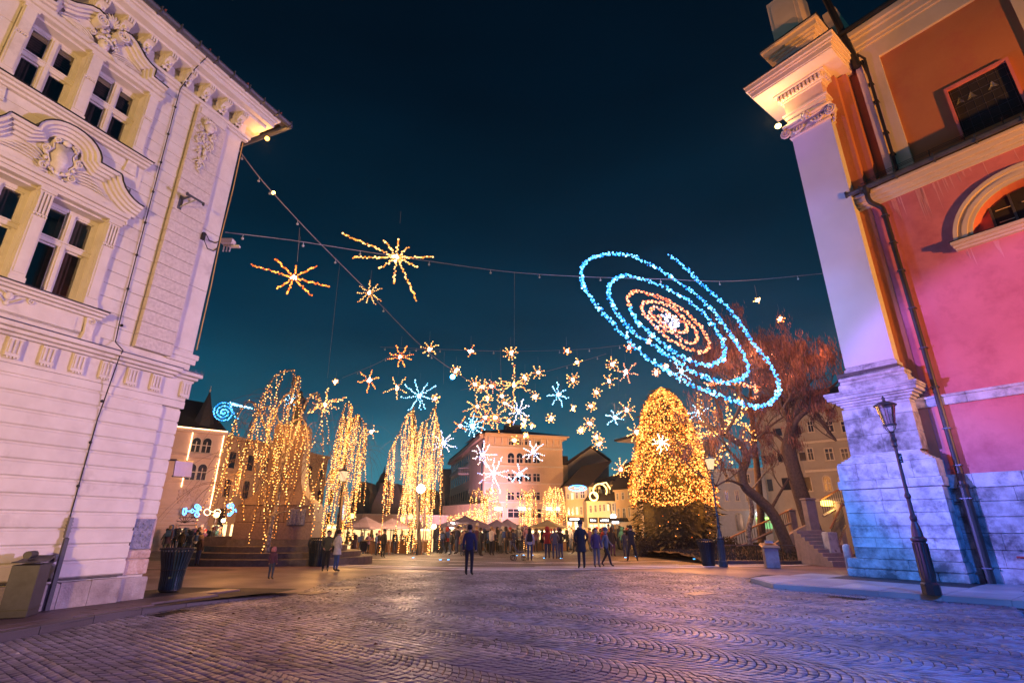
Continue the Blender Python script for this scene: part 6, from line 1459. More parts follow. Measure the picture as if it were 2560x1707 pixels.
def street_lamp(label, x, y, h, lit, mt, z0=0., group='old-style street lanterns', sc=1., plate=False):
    t = thing('street_lamp', label, 'street lamp', (x, y, z0), 0, group)
    k = h/4.6
    m = MB(); m.lathe([(.19, 0), (.19, .22), (.15, .26), (.15, .32)], (0, 0, 0), 8, rot=R(22)); m.lathe([(.148, .32), (.132, 1.12), (.165, 1.16), (.165, 1.20), (.12, 1.24)], (0, 0, 0), 14)
    for i in range(12): m.box(-.008+.143*math.cos(i*.5236), .008+.143*math.cos(i*.5236), -.008+.143*math.sin(i*.5236), .008+.143*math.sin(i*.5236), .36, 1.1)
    m.build('base', mt, t)
    m = MB(); m.lathe([(.12, 1.24), (.10, 1.42), (.055, 1.58), (.075, 1.64), (.075, 1.68), (.048, 1.74), (.045, 2.1), (.068, 2.14), (.068, 2.18), (.042, 2.25), (.038, 2.9), (.036, 3.38*k), (.06, 3.42*k), (.05, 3.50*k), (.075, 3.56*k), (.05, 3.64*k), (.06, 3.70*k), (.05, 3.74*k), (.07, 3.78*k)], (0, 0, 0), 12); m.build('post', mt, t)
    zb = 3.95*k; m = MB()
    for a in (0, 90, 180, 270):
        c_, s_ = math.cos(R(a+20)), math.sin(R(a+20)); m.tube([(.05*c_, .05*s_, zb-.18), (.12*c_, .12*s_, zb-.10), (.14*c_, .14*s_, zb)], .011, 5); m.tube([(.14*c_, .14*s_, zb), (.17*c_, .17*s_, zb-.02), (.165*c_, .165*s_, zb-.06), (.145*c_, .145*s_, zb-.05)], .007, 4)
    m.lathe([(.14, zb-.01), (.155, zb), (.155, zb+.02), (.12, zb+.025)], (0, 0, 0), 20); m.build('cradle', mt, t)
    lg = lit_lantern if lit else glass_lantern
    m = MB(); n = 24; z0_, z1_ = zb+.025, zb+.50; v = []
    for r_, z in ((.125, z0_), (.215, z1_)):
        for i in range(n): v.append((r_*math.cos(6.2832*i/n), r_*math.sin(6.2832*i/n), z))
    m.add(v, [(i, (i+1) % n, n+(i+1) % n, n+i) for i in range(n)]); m.build('glass_shade', lg, t, True)
    m = MB()
    for a in range(4): c_, s_ = math.cos(R(a*90+45)), math.sin(R(a*90+45)); m.tube([(.127*c_, .127*s_, z0_), (.217*c_, .217*s_, z1_)], .004, 4)
    m.build('shade_ribs', mt, t)
    m = MB(); m.lathe([(.25, z1_-.01), (.26, z1_+.015), (.20, z1_+.06), (.10, z1_+.10), (.04, z1_+.12), (.035, z1_+.16), (.05, z1_+.19), (.02, z1_+.23), (.006, z1_+.27)], (0, 0, 0), 24); m.build('cap', mt, t, True)
    m = MB(); m.tube([(0, 0, z0_), (0, 0, z1_-.08)], .018 if not lit else .03, 6); m.build('lamp_tube', lamp_tube if not lit else lit_tube, t)
    if plate:
        m = MB(); m.box(-.055, .055, -.075, -.055, 3.12*k-.13, 3.12*k+.10); p = m.build('number_plate', blackmetal, t)
        txt = bpy.data.curves.new('t', 'FONT'); txt.body = '4'; txt.size = .13; txt.extrude = .002; to = bpy.data.objects.new('t', txt); C.objects.link(to)
        me = bpy.data.meshes.new_from_object(to); bpy.data.objects.remove(to); me.materials.clear(); me.materials.append(whiteslab); to = obj('numeral', me, p, (-.045, -.078, 3.12*k-.06)); to.rotation_euler = (R(90), 0, 0)
        for q in ((.0, .045, 3.12*k+.02), (-.02, .02, 3.12*k-.11)): MB().box(q[0], q[0]+.04, -.079, -.076, q[2], q[2]+.02).build('plate_mark', whiteslab, p)
    return t
lit_lantern = glow('lit_lantern_glass', (1, .62, .34), 1.3); lit_tube = glow('lantern_tube', (1, .9, .7), 14); glass_lantern = glassmat('lantern_glass', (.86, .84, .92), .9, .12)
lamp_tube = mat('unlit_tube', (.8, .62, .55), (.7, .5, .45), .4, 3)
p = Vector((9.66, 13.0, .12)); street_lamp('unlit dark lantern post at the church kerb, in front of the blue-lit plinth', p.x, p.y, 4.55, False, darkbrown, .12, plate=True)
L2 = street_lamp('lit lantern on a tall blue-green post beside a litter bin, right of the Christmas tree', 9.35, 24.6, 4.85, True, mat('blue_green_iron', (.03, .055, .065), (.02, .04, .05), .45, 5), zg(24.6))
L3 = street_lamp('lit lantern on a slim dark post in front of the slimmer lit birch', -8.45, 26.3, 4.4, True, blackmetal, zg(26.3))
lamp('POINT', 'lantern_light', (9.35, 24.2, 4.3), (1, .70, .42), 50, size=.15); lamp('POINT', 'lantern_light', (-8.45, 25.9, 3.9), (1, .6, .3), 60, size=.15)
# globe lanterns far left, and the dazzling lamp by the white willow
def globe_lamp(px_, py_, Y, r_, mt, label, post=True, grp='glowing globe lamps on posts'):
    p = at(px_, py_, Y); t = thing('globe_lamp', label, 'lamp', (p.x, Y, zg(Y)), 0, grp)
    h = p.z-zg(Y); MB().ball((0, 0, h), r_, n=12, m=8).build('globe', mt, t, True)
    if post: MB().lathe([(.12, 0), (.10, .3), (.05, .5), (.05, h-r_*.9)], (0, 0, 0), 8).build('post', blackmetal, t)
    return p
gw = glow('globe_warm', (1, .62, .20), 9); ga = glow('globe_amber', (1, .5, .1), 8)
globe_lamp(541, 1288, 48, .24, gw, 'brightest amber globe lamp left of the monument, under the looped light figure'); globe_lamp(558, 1302, 50, .18, glow('globe_cream', (1, .85, .6), 9), 'cream white globe lamp just right of the brightest amber one')
globe_lamp(600, 1301, 47, .17, gw, 'left one of two small amber globes close beside the monument'); globe_lamp(611, 1294, 47, .17, gw, 'right one of two small amber globes close beside the monument')
lamp('POINT', 'globe_light', tuple(at(545, 1285, 46.5)), (1, .6, .25), 500, size=.3)
for x, y, lab in ((880, 1290, 'small amber globe between the birch and the first parasol'), (1007, 1298, 'amber globe left of the pair above the parasols'), (1026, 1292, 'amber globe right of the pair above the parasols')): globe_lamp(x, y, 57, .26, ga, lab)
p = globe_lamp(1052, 1222, 44, .34, glow('dazzling_lamp', (1, .95, .86), 40), 'dazzling white floodlight globe in the white willow')
lamp('POINT', 'square_floodlight', (p.x, p.y-1.0, p.z), (1, .62, .36), 1300, size=.25)
p = globe_lamp(1085, 1316, 52, .22, glow('low_amber_lamp', (1, .62, .22), 22), 'low bright amber lamp at the right end of the parasols', False)
lamp('POINT', 'stall_light', (p.x, p.y-.6, p.z), (1, .6, .25), 500, size=.2)
p = at(1130, 1315, 60); globe_lamp(1130, 1313, 60, .35, glow('white_stall_lamp', (1, .97, .80), 14), 'blazing white stall lamp between the two groups of parasols', False); lamp('POINT', 'stall_light', (p.x, p.y-1, p.z), (1, .75, .5), 450, size=.3)
globe_lamp(1131, 942, 40, .20, glow('blue_beacon', (.1, .5, 1), 30), 'single bright blue light ball above the star cluster', False)
lamp('POINT', 'stall_light', (2, 54, 2.0), (1, .55, .22), 600, size=.6); lamp('POINT', 'stall_light', (-9, 44, 2.0), (1, .55, .22), 420, size=.6); lamp('POINT', 'stall_light', (7, 60, 2.4), (1, .6, .28), 600, size=.6)
lamp('SPOT', 'facade_fill', (6, 62, 3), (1, .50, .22), 44000, (3, 95, 9), .8, 85, .8); lamp('SPOT', 'house_fill', (12, 55, 4), (1, .56, .20), 16000, (13, 82, 5), .6, 70, .8)  # added lamps that brighten the salmon block and house row, no fixtures
lamp('SPOT', 'corner_fill', (-24, 44, 3), (1, .46, .34), 11000, (-31, 62, 7), .6, 80, .8); lamp('SPOT', 'palace_fill', (20, 40, 2.5), (1, .52, .34), 3600, (29, 54, 9), .6, 80, .8); lamp('SPOT', 'shop_fill', (17, 48, 3), (.75, .75, 1), 700, (24, 62, 4), .6, 80, .8)  # added lamps that brighten corner house, rounded palace and shop, no fixtures

# bins
def steel_bin():
    t = thing('litter_bin', 'brushed metal litter bin with a curved lid against the palace wall', 'litter bin', (-8.38, 9.72, .12), R(-66.7)+R(0))
    st = mat('brushed_steel', (.045, .043, .045), (.028, .026, .028), .55, 5, .1, 60, metal=.2); th = .30
    m = MB(); m.box(-.26, .26, -.19, .19, .0, .82, bv=.015); m.build('body', st, t)
    m = MB(); m.box(-.24, .24, -.196, -.19, .14, .78, bv=.002); m.build('door', st, t); MB().box(-.02, .02, -.204, -.196, .5, .51).build('lock', blackmetal, t)
    m = MB(); m.box(-.27, .27, -.20, .20, .12, .13); m.build('seam', blackmetal, t)
    m = MB(); P = [(-.34, .87), (-.33, .93), (-.25, .95), (-.1, .90), (.1, .875), (.30, .87), (.31, .85), (.1, .85), (-.12, .865), (-.24, .90), (-.29, .88), (-.30, .84)]; m.prism(P, -.20, .20); m.build('lid', st, t)
    m = MB(); m.tube([(-.10, -.05, .97), (.20, -.05, .97)], .062, 12); m.build('ashtray', st, t)
    return t
steel_bin()
slat_d = mat('blue_steel_slats', (.012, .035, .055), (.008, .02, .03), .3, 3, 0, metal=.3)
def slat_bin(label, x, y, z, h=.92, rb=.23, rt=.36, rz=0, grp='flared slatted litter bins'):
    t = thing('litter_bin', label, 'litter bin', (x, y, z), rz, grp)
    MB().lathe([(rb*.93, .06), (rb*.95, .3*h), (rb*1.1, .6*h), (rt*.86, .93*h)], (0, 0, 0), 18).build('liner', blackmetal, t)
    MB().lathe([(rb*.9, 0), (rb, .02), (rb, .07), (rb*.9, .09)], (0, 0, 0), 20).build('foot', blackmetal, t)
    m = MB(); P = [((rt+.02)*math.cos(R(a)), (rt+.02)*math.sin(R(a)), h) for a in range(0, 361, 15)]; m.tube(P, .022, 6); m.build('rim', blackmetal, t)
    m = MB(); P = [((rb*1.12+.01)*math.cos(R(a)), (rb*1.12+.01)*math.sin(R(a)), h*.5) for a in range(0, 361, 15)]; m.tube(P, .012, 5); m.build('hoop', blackmetal, t)
    me = MB(); me.add([(x_, y_, z_) for z_, r_ in ((.05, rb), (.35*h, rb*1.03), (.6*h, rb*1.17), (.8*h, rb*1.37), (h, rt)) for x_, y_ in ((r_, -.018), (r_, .018), (r_+.012, .018), (r_+.012, -.018))], [(4*i+a, 4*i+(a+1) % 4, 4*i+4+(a+1) % 4, 4*i+4+a) for i in range(4) for a in range(4)])
    me = me.mesh('slat', slat_d)
    for i in range(30): o = obj('slat', me, t); o.rotation_euler = (0, 0, 6.2832*i/30)
    return t
slat_bin('flared dark slatted litter bin at the palace corner, its right side shining blue', -8.22, 13.55, .10, .95, .23, .35)
slat_bin('dark teal slatted bin standing right beside the monument steps', -8.6, 24.6, zg(24.6), 1.15, .38, .44)
slat_bin('teal slatted litter bin partly hidden by the lantern post right of the Christmas tree', 9.0, 25.4, zg(25), 1.1, .28, .42)
# bollards, signal box
for (x, y, h, r_, lab) in ((12.35, 20.3, .95, .14, 'round-topped pale stone bollard at the left foot of the church plinth'),):
    t = thing('bollard', lab, 'bollard', (x, y, .05)); MB().lathe([(r_, 0), (r_, h-.12), (r_*.9, h-.05), (r_*.55, h-.01), (.01, h)], (0, 0, 0), 18).build('body', church_stone, t, True)
t = thing('info_pedestal', 'slim stone information pedestal with a sloping orange-lit top before the planted bank', 'pedestal', (11.05, 23.6, zg(23.6)), R(-12))
MB().box(-.27, .27, -.22, .22, 0, .80, bv=.015).build('body', stone_base, t); m = MB(); m.add([(-.36, -.3, .80), (.36, -.3, .80), (.36, .3, .90), (-.36, .3, .90), (-.30, -.25, .88), (.30, -.25, .88), (.30, .25, .98), (-.30, .25, .98)], [(3, 2, 1, 0), (4, 5, 6, 7), (0, 1, 5, 4), (1, 2, 6, 5), (2, 3, 7, 6), (3, 0, 4, 7)]); m.build('top_slab', orail, t); MB().box(-.16, .16, -.1, .12, .97, 1.03, bv=.01).build('box', church_stone, t); MB().box(-.16, .16, -.1, .12, 1.045, 1.07, bv=.01).build('box_lid', church_stone, t)  # orange light on the top slab is put into its colour
# blue lights let into the plaza
for i, (x, y) in enumerate(((1033, 1389), (1101, 1398), (1121, 1398), (1292, 1379), (1309, 1377), (1331, 1377), (1361, 1390), (1403, 1391), (1447, 1391), (1563, 1387), (1735, 1393), (1590, 1382))):
    r = ray(x, y); k = -1.8/r[2]; Y = r[1]*k
    o = MB().lathe([(.10, -.01), (.11, .0), (.08, .02), (.01, .025)], (0, 0, 0), 10).build('ground_light', glow('ground_light_blue', (.08, .42, 1), 6)); o.location = (r[0]*k, Y, zg(Y)); o.scale = (.75, .75, 1)
    tag(o, 'small round blue light set into the paving of the plaza', 'ground light', 'blue lights let into the plaza')
# parasols
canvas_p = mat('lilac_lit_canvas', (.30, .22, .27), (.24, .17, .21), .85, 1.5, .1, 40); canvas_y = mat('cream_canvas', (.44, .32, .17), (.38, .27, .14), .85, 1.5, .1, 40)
def parasol(label, px_, ytop, yedge, halfpx, Y, mt, closed=False):
    p = at(px_, ytop, Y); e_ = at(px_, yedge, Y).z; w = halfpx*mpp(Y, 1310); g = zg(Y)
    t = thing('market_parasol', label, 'parasol', (p.x, Y, g), R(rnd.uniform(-14, 14)), 'market parasols over the stalls')
    top, edge = p.z-g, e_-g
    MB().lathe([(.05, 0), (.05, top)], (0, 0, 0), 8).build('pole', win_trim, t); MB().lathe([(.4, 0), (.4, .1), (.1, .14)], (0, 0, 0), 12).build('foot', gutterm, t)
    m = MB(); 
    if closed: m.lathe([(.10, top-1.9), (.26, top-1.7), (.18, top-.6), (.05, top+.1)], (0, 0, 0), 8)
    else:
        n = 8; R2 = w*1.15
        for i in range(n):
            a0, a1 = 6.2832*(i+.5)/n, 6.2832*(i+1.5)/n; k0 = 1/max(abs(math.cos(a0)), abs(math.sin(a0))); k1 = 1/max(abs(math.cos(a1)), abs(math.sin(a1)))
            P0 = (w*k0*math.cos(a0), w*k0*math.sin(a0)); P1 = (w*k1*math.cos(a1), w*k1*math.sin(a1)); mid = ((P0[0]+P1[0])*.5, (P0[1]+P1[1])*.5)
            v = [(0, 0, top), (P0[0]*.5, P0[1]*.5, edge+(top-edge)*.42), (P1[0]*.5, P1[1]*.5, edge+(top-edge)*.42), (P0[0], P0[1], edge), (P1[0], P1[1], edge), (P0[0]*.995, P0[1]*.995, edge-.16), (P1[0]*.995, P1[1]*.995, edge-.16)]
            m.add(v, [(0, 1, 2), (1, 3, 4, 2), (3, 5, 6, 4)])
    m.build('canopy', mt, t)
    if not closed:
        for i in range(8): a = 6.2832*(i+.5)/8; k = 1/max(abs(math.cos(a)), abs(math.sin(a))); MB().tube([(0, 0, edge-.25), (w*k*math.cos(a)*.97, w*k*math.sin(a)*.97, edge-.02)], .02, 4).build('rib', gutterm, t)
    return t
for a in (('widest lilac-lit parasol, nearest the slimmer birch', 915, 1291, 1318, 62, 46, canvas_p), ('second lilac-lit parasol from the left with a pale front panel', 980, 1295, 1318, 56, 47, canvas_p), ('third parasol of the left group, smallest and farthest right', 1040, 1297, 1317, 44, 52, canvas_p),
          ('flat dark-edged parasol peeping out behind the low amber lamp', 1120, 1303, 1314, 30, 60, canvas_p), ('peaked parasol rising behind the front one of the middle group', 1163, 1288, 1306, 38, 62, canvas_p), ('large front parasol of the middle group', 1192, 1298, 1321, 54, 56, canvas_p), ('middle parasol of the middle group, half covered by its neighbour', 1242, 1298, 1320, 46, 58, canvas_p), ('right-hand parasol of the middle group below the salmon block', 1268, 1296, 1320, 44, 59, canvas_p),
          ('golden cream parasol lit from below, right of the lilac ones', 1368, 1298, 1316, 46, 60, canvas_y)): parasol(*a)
parasol('closed lilac parasol standing upright behind the white willow', 1063, 1262, 1330, 5, 47, canvas_p, True)
# stalls: lit boxes with counters under the parasols
stallm = mat('stall_timber', (.36, .17, .07), (.26, .12, .05), .7, 6); stall_lit = glow('lit_stall_front', (1, .66, .28), 1.7, .0); stall_hot = glow('lit_stall_bright', (1, .80, .45), 3.2)
def stall(label, x0, x1, Y, ytop=1322):
    a, b = at(x0, 1330, Y), at(x1, 1330, Y); g = zg(Y); t = thing('market_stall', label, 'market stall', ((a.x+b.x)/2, Y, g), 0, 'lit market stalls'); w = (b.x-a.x)/2; h = 2.35
    MB().box(-w, w, 1.0, 1.1, 0, h).build('back', stall_lit, t); MB().box(-w, w, 0, .5, .95, 1.02).build('counter', stallm, t); MB().box(-w, w, .04, .08, 0, .95).build('front', stallm, t)
    for s_ in (-w, w-.08, -w/3, w/3): MB().box(s_, s_+.08, 0, .08, 1.02, h).build('post', stallm, t)
    MB().box(-w-.1, w+.1, -.3, 1.2, h, h+.08).build('roof', stallm, t); MB().box(-w*.9, w*.9, .9, .95, h-.35, h-.15).build('light_bar', stall_hot, t)
    for i in range(int(w*4)): s_ = rnd.uniform(.08, .18); MB().box(-w*.9+i*.45, -w*.9+i*.45+s_, .3, .3+s_, 1.02, 1.02+rnd.uniform(.1, .35)).build('goods', rnd.choice([stallm, canvas_y, church_red]), t)
    return t
for a in (('glowing stall behind the lantern post and the walking pair', 805, 870, 46), ('glowing stall under the widest lilac parasol', 875, 955, 49), ('glowing stall under the second lilac parasol', 960, 1025, 50), ('small glowing stall beside the low amber lamp', 1030, 1080, 55), ('bright white-lit stall between the parasol groups', 1115, 1160, 63), ('long glowing stall behind the crowd under the middle parasols', 1170, 1300, 66), ('glowing stall under the golden cream parasol', 1325, 1415, 65)): stall(*a)
ht = thing('high_table', 'tall wooden bar table under the second lilac parasol', 'table', (onground(967, 44).x, 44, zg(44)), 0, 'standing tables by the stalls')
MB().box(-.38, .38, -.38, .38, 1.06, 1.12, bv=.01).build('table_top', stallm, ht)
for sx in (-1, 1):
    for sy in (-1, 1): MB().tube([(sx*.16, sy*.16, 1.06), (sx*.34, sy*.34, 0)], .03, 4).build('leg', stallm, ht)
MB().tube([(-.28, -.28, .35), (.28, -.28, .35)], .02, 4).build('rail', stallm, ht)
for x, Y, lab in ((922, 42, 'tall wooden bar table left of the man in black beneath the parasols'), (1043, 47, 'tall bar table beside the low red-lit one, left of its twin'), (1065, 46, 'tall bar table nearest the closed parasol')): dup(ht, (onground(x, Y).x, Y, zg(Y)), .3, lab)
# poster on the birch side
ps = thing('poster_board', 'bright bluish white lit poster board between the slim birch and the parasols', 'sign', (0, 0, 0)); a, b = at(848, 1303, 44), at(866, 1263, 44)
MB().box(a.x, b.x, 44, 44.1, a.z, b.z).build('lit_face', glow('poster_face', (.62, .78, 1), 1.6), ps); MB().box(a.x-.04, b.x+.04, 44.1, 44.16, a.z-.04, b.z+.04).build('frame', blackmetal, ps); MB().box((a.x+b.x)/2-.04, (a.x+b.x)/2+.04, 44.16, 44.2, zg(44), a.z).build('post', blackmetal, ps)
cp = at(850, 1286, 43.9)
for i in range(9): MB().box(a.x+.08+.1*(i % 2), b.x-.08-.06*(i % 3), 43.97, 43.99, b.z-.12-.13*i, b.z-.09-.13*i).build('print_line', blackmetal, ps)
# ================================================================ hanging lights: wires, stars, comets and galaxies
def wire_thing(label, P, r_=.012, beads=None):
    t = thing('overhead_wire', label, 'wire', (0, 0, 0), 0, 'wires strung over the square'); Q = spline(P, 6); MB().tube(Q, r_, 5).build('cable', wire, t)
    if beads:
        for i in range(beads): q = Q[int((i+.5)*len(Q)/beads)]; m = MB(); m.tube([tuple(q), (q.x, q.y, q.z-.10)], .01, 4); m.ball((q.x, q.y, q.z-.14), .045, n=6, m=4); m.build('hook', whiteslab, t)
    return t
w1 = [at(592, 372, 13.2), at(640, 436, 13.6), at(685, 488, 14.2), at(780, 590, 15.4), at(905, 715, 17.6), at(1060, 872, 21.5), at(1150, 938, 26.5), at(1220, 985, 33)]
wire_thing('thick lit wire running down from the palace eaves corner towards the star cluster', w1, .018, 9)
w2 = [at(562, 582, 13), at(730, 602, 14.2), at(900, 628, 15.6), at(1105, 658, 17.3), at(1285, 681, 19), at(1470, 692, 20.5), at(1650, 697, 20.5), at(1830, 702, 20), at(2052, 683, 19.5)]
wire_thing('long nearly level wire from the antenna corner of the palace to the church pilaster', w2, .014, 10)
wire_thing('thin dark wire crossing the pink church wall to the lunette window', [at(2052, 683, 18.2), at(2200, 648, 16.6), at(2390, 592, 15), at(2470, 568, 14.6)], .01)
w3 = [at(950, 868, 26), at(1060, 872, 27), at(1180, 876, 28), at(1290, 878, 29), at(1450, 873, 28), at(1560, 862, 26)]
wire_thing('thin wire of small hooks just above the highest row of little stars', w3, .009, 9)
wire_thing('slanting wire rising right from the star cluster under the galaxy', [at(1150, 975, 33), at(1240, 958, 32), at(1350, 932, 30), at(1430, 910, 29), at(1515, 884, 28)], .012, 5)
wire_thing('thin wire from the left birch up to the small star by the main wire', [at(855, 945, 34), at(940, 910, 32), at(985, 885, 30), at(1060, 872, 27)], .010, 3)
for (x0, y0, x1, y1, Y, lb) in ((848, 662, 818, 945, 20, 'long slanting drop wire from the main wire down towards the slim birch'), (748, 570, 742, 655, 14.5, 'short drop wire holding the large orange star'), (1285, 681, 1285, 868, 26, 'drop wire from the level wire to the golden star over the cluster'), (1400, 960, 1402, 1010, 34, 'drop wire under the lone blue star'), (1250, 870, 1252, 955, 30, 'drop wire from the high wire into the cluster'), (1545, 900, 1545, 975, 30, 'drop wire between the star with glare and the tall rose star'), (1110, 880, 1108, 960, 30, 'fine drop wire left of the small dense star on the main wire')):
    wire_thing(lb, [at(x0, y0, Y), at((x0+x1)/2, (y0+y1)/2, Y), at(x1, y1, Y)], .006)
def star(px_, py_, rad, n, mt, Y=None, label='', arms=None, bs=None, core=None, rows=1, seedv=None, dens=1.):
    rnd.seed(int(px_*7+py_) if seedv is None else seedv)
    if Y is None: Y = hang(px_, py_, 9.6, 13, 58).y
    c = at(px_, py_, Y); k = (at(px_+10, py_, Y)-c).length/10
    t = thing('star_light', label, 'star light', tuple(c), 0, 'star-shaped lights hung over the square')
    bs = bs or max(.022, k*1.8); A = []
    if arms is None:
        a0 = rnd.uniform(0, 360)
        for i in range(n): A.append((a0+360*i/n+rnd.uniform(-10, 10), rad*rnd.uniform(.72, 1.08)))
    else: A = arms
    e1 = Vector((1, 0, 0)); vdir = (c-Vector((0, 0, CAM_H))).normalized(); e1 = vdir.cross(Vector((0, 0, 1))).normalized(); e2 = e1.cross(vdir).normalized()
    for a, L_ in A:
        d = e1*math.cos(R(a))+e2*math.sin(R(a))+vdir*rnd.uniform(-.35, .35); Lm = L_*k; m = MB()
        side = d.cross(vdir).normalized(); cnt = max(3, int(Lm/(bs*2.5)*dens))
        for i in range(cnt):
            f_ = (i+.8)/cnt; q = d*(Lm*f_)+side*rnd.uniform(-1, 1)*bs*1.0*rows+vdir*rnd.uniform(-.5, .5)*bs; m.octa(tuple(q), bs*rnd.uniform(.7, 1.2))
        m.build('ray', mt, t)
        MB().tube([(0, 0, 0), tuple(d*Lm)], bs*.18, 3).build('rod', wire, t)
    m = MB()
    for i in range(9): m.octa((rnd.gauss(0, bs*1.2), rnd.gauss(0, bs*1.2), rnd.gauss(0, bs*1.2)), bs*1.25)
    m.build('core', core or bulb_warmwhite, t)
    MB().tube([(0, 0, rad*k*.9), (0, 0, rad*k*.9+.5)], .005, 3).build('hanger', wire, t)
    return c
zz = lambda P: [(560+x*.2551, 520+y*.2551) for x, y in P]
star(733, 695, 90, 8, bulb_or, 15.5, 'large orange eight-armed star, lower left of the big comet star', arms=[(173, 98), (142, 60), (85, 30), (40, 62), (-4, 88), (-38, 60), (-102, 44), (-135, 48)], bs=.034, rows=.8, dens=1.5)
star(991, 644, 110, 10, bulb_amb, 15.5, 'largest golden comet star with long uneven arms, on the level wire', arms=[(163, 142), (132, 52), (92, 46), (48, 40), (8, 92), (-18, 56), (-60, 122), (-93, 66), (-140, 52), (187, 108)], bs=.040, rows=.8, dens=1.5)
star(922, 733, 34, 9, bulb_amb, 17.5, 'compact golden star on the slanting main wire under the comet star', bs=.026)
s1 = thing('single_bulb', 'lone fiery orange bulb on the main wire near the palace', 'light'); p = at(682, 483, 14.2); s1.location = p; MB().ball((0, 0, 0), .06, n=10, m=6).build('bulb', glow('fiery_bulb', (1, .42, .08), 25), s1); lamp('POINT', 'bulb_light', tuple(p), (1, .4, .1), 25, size=.05)
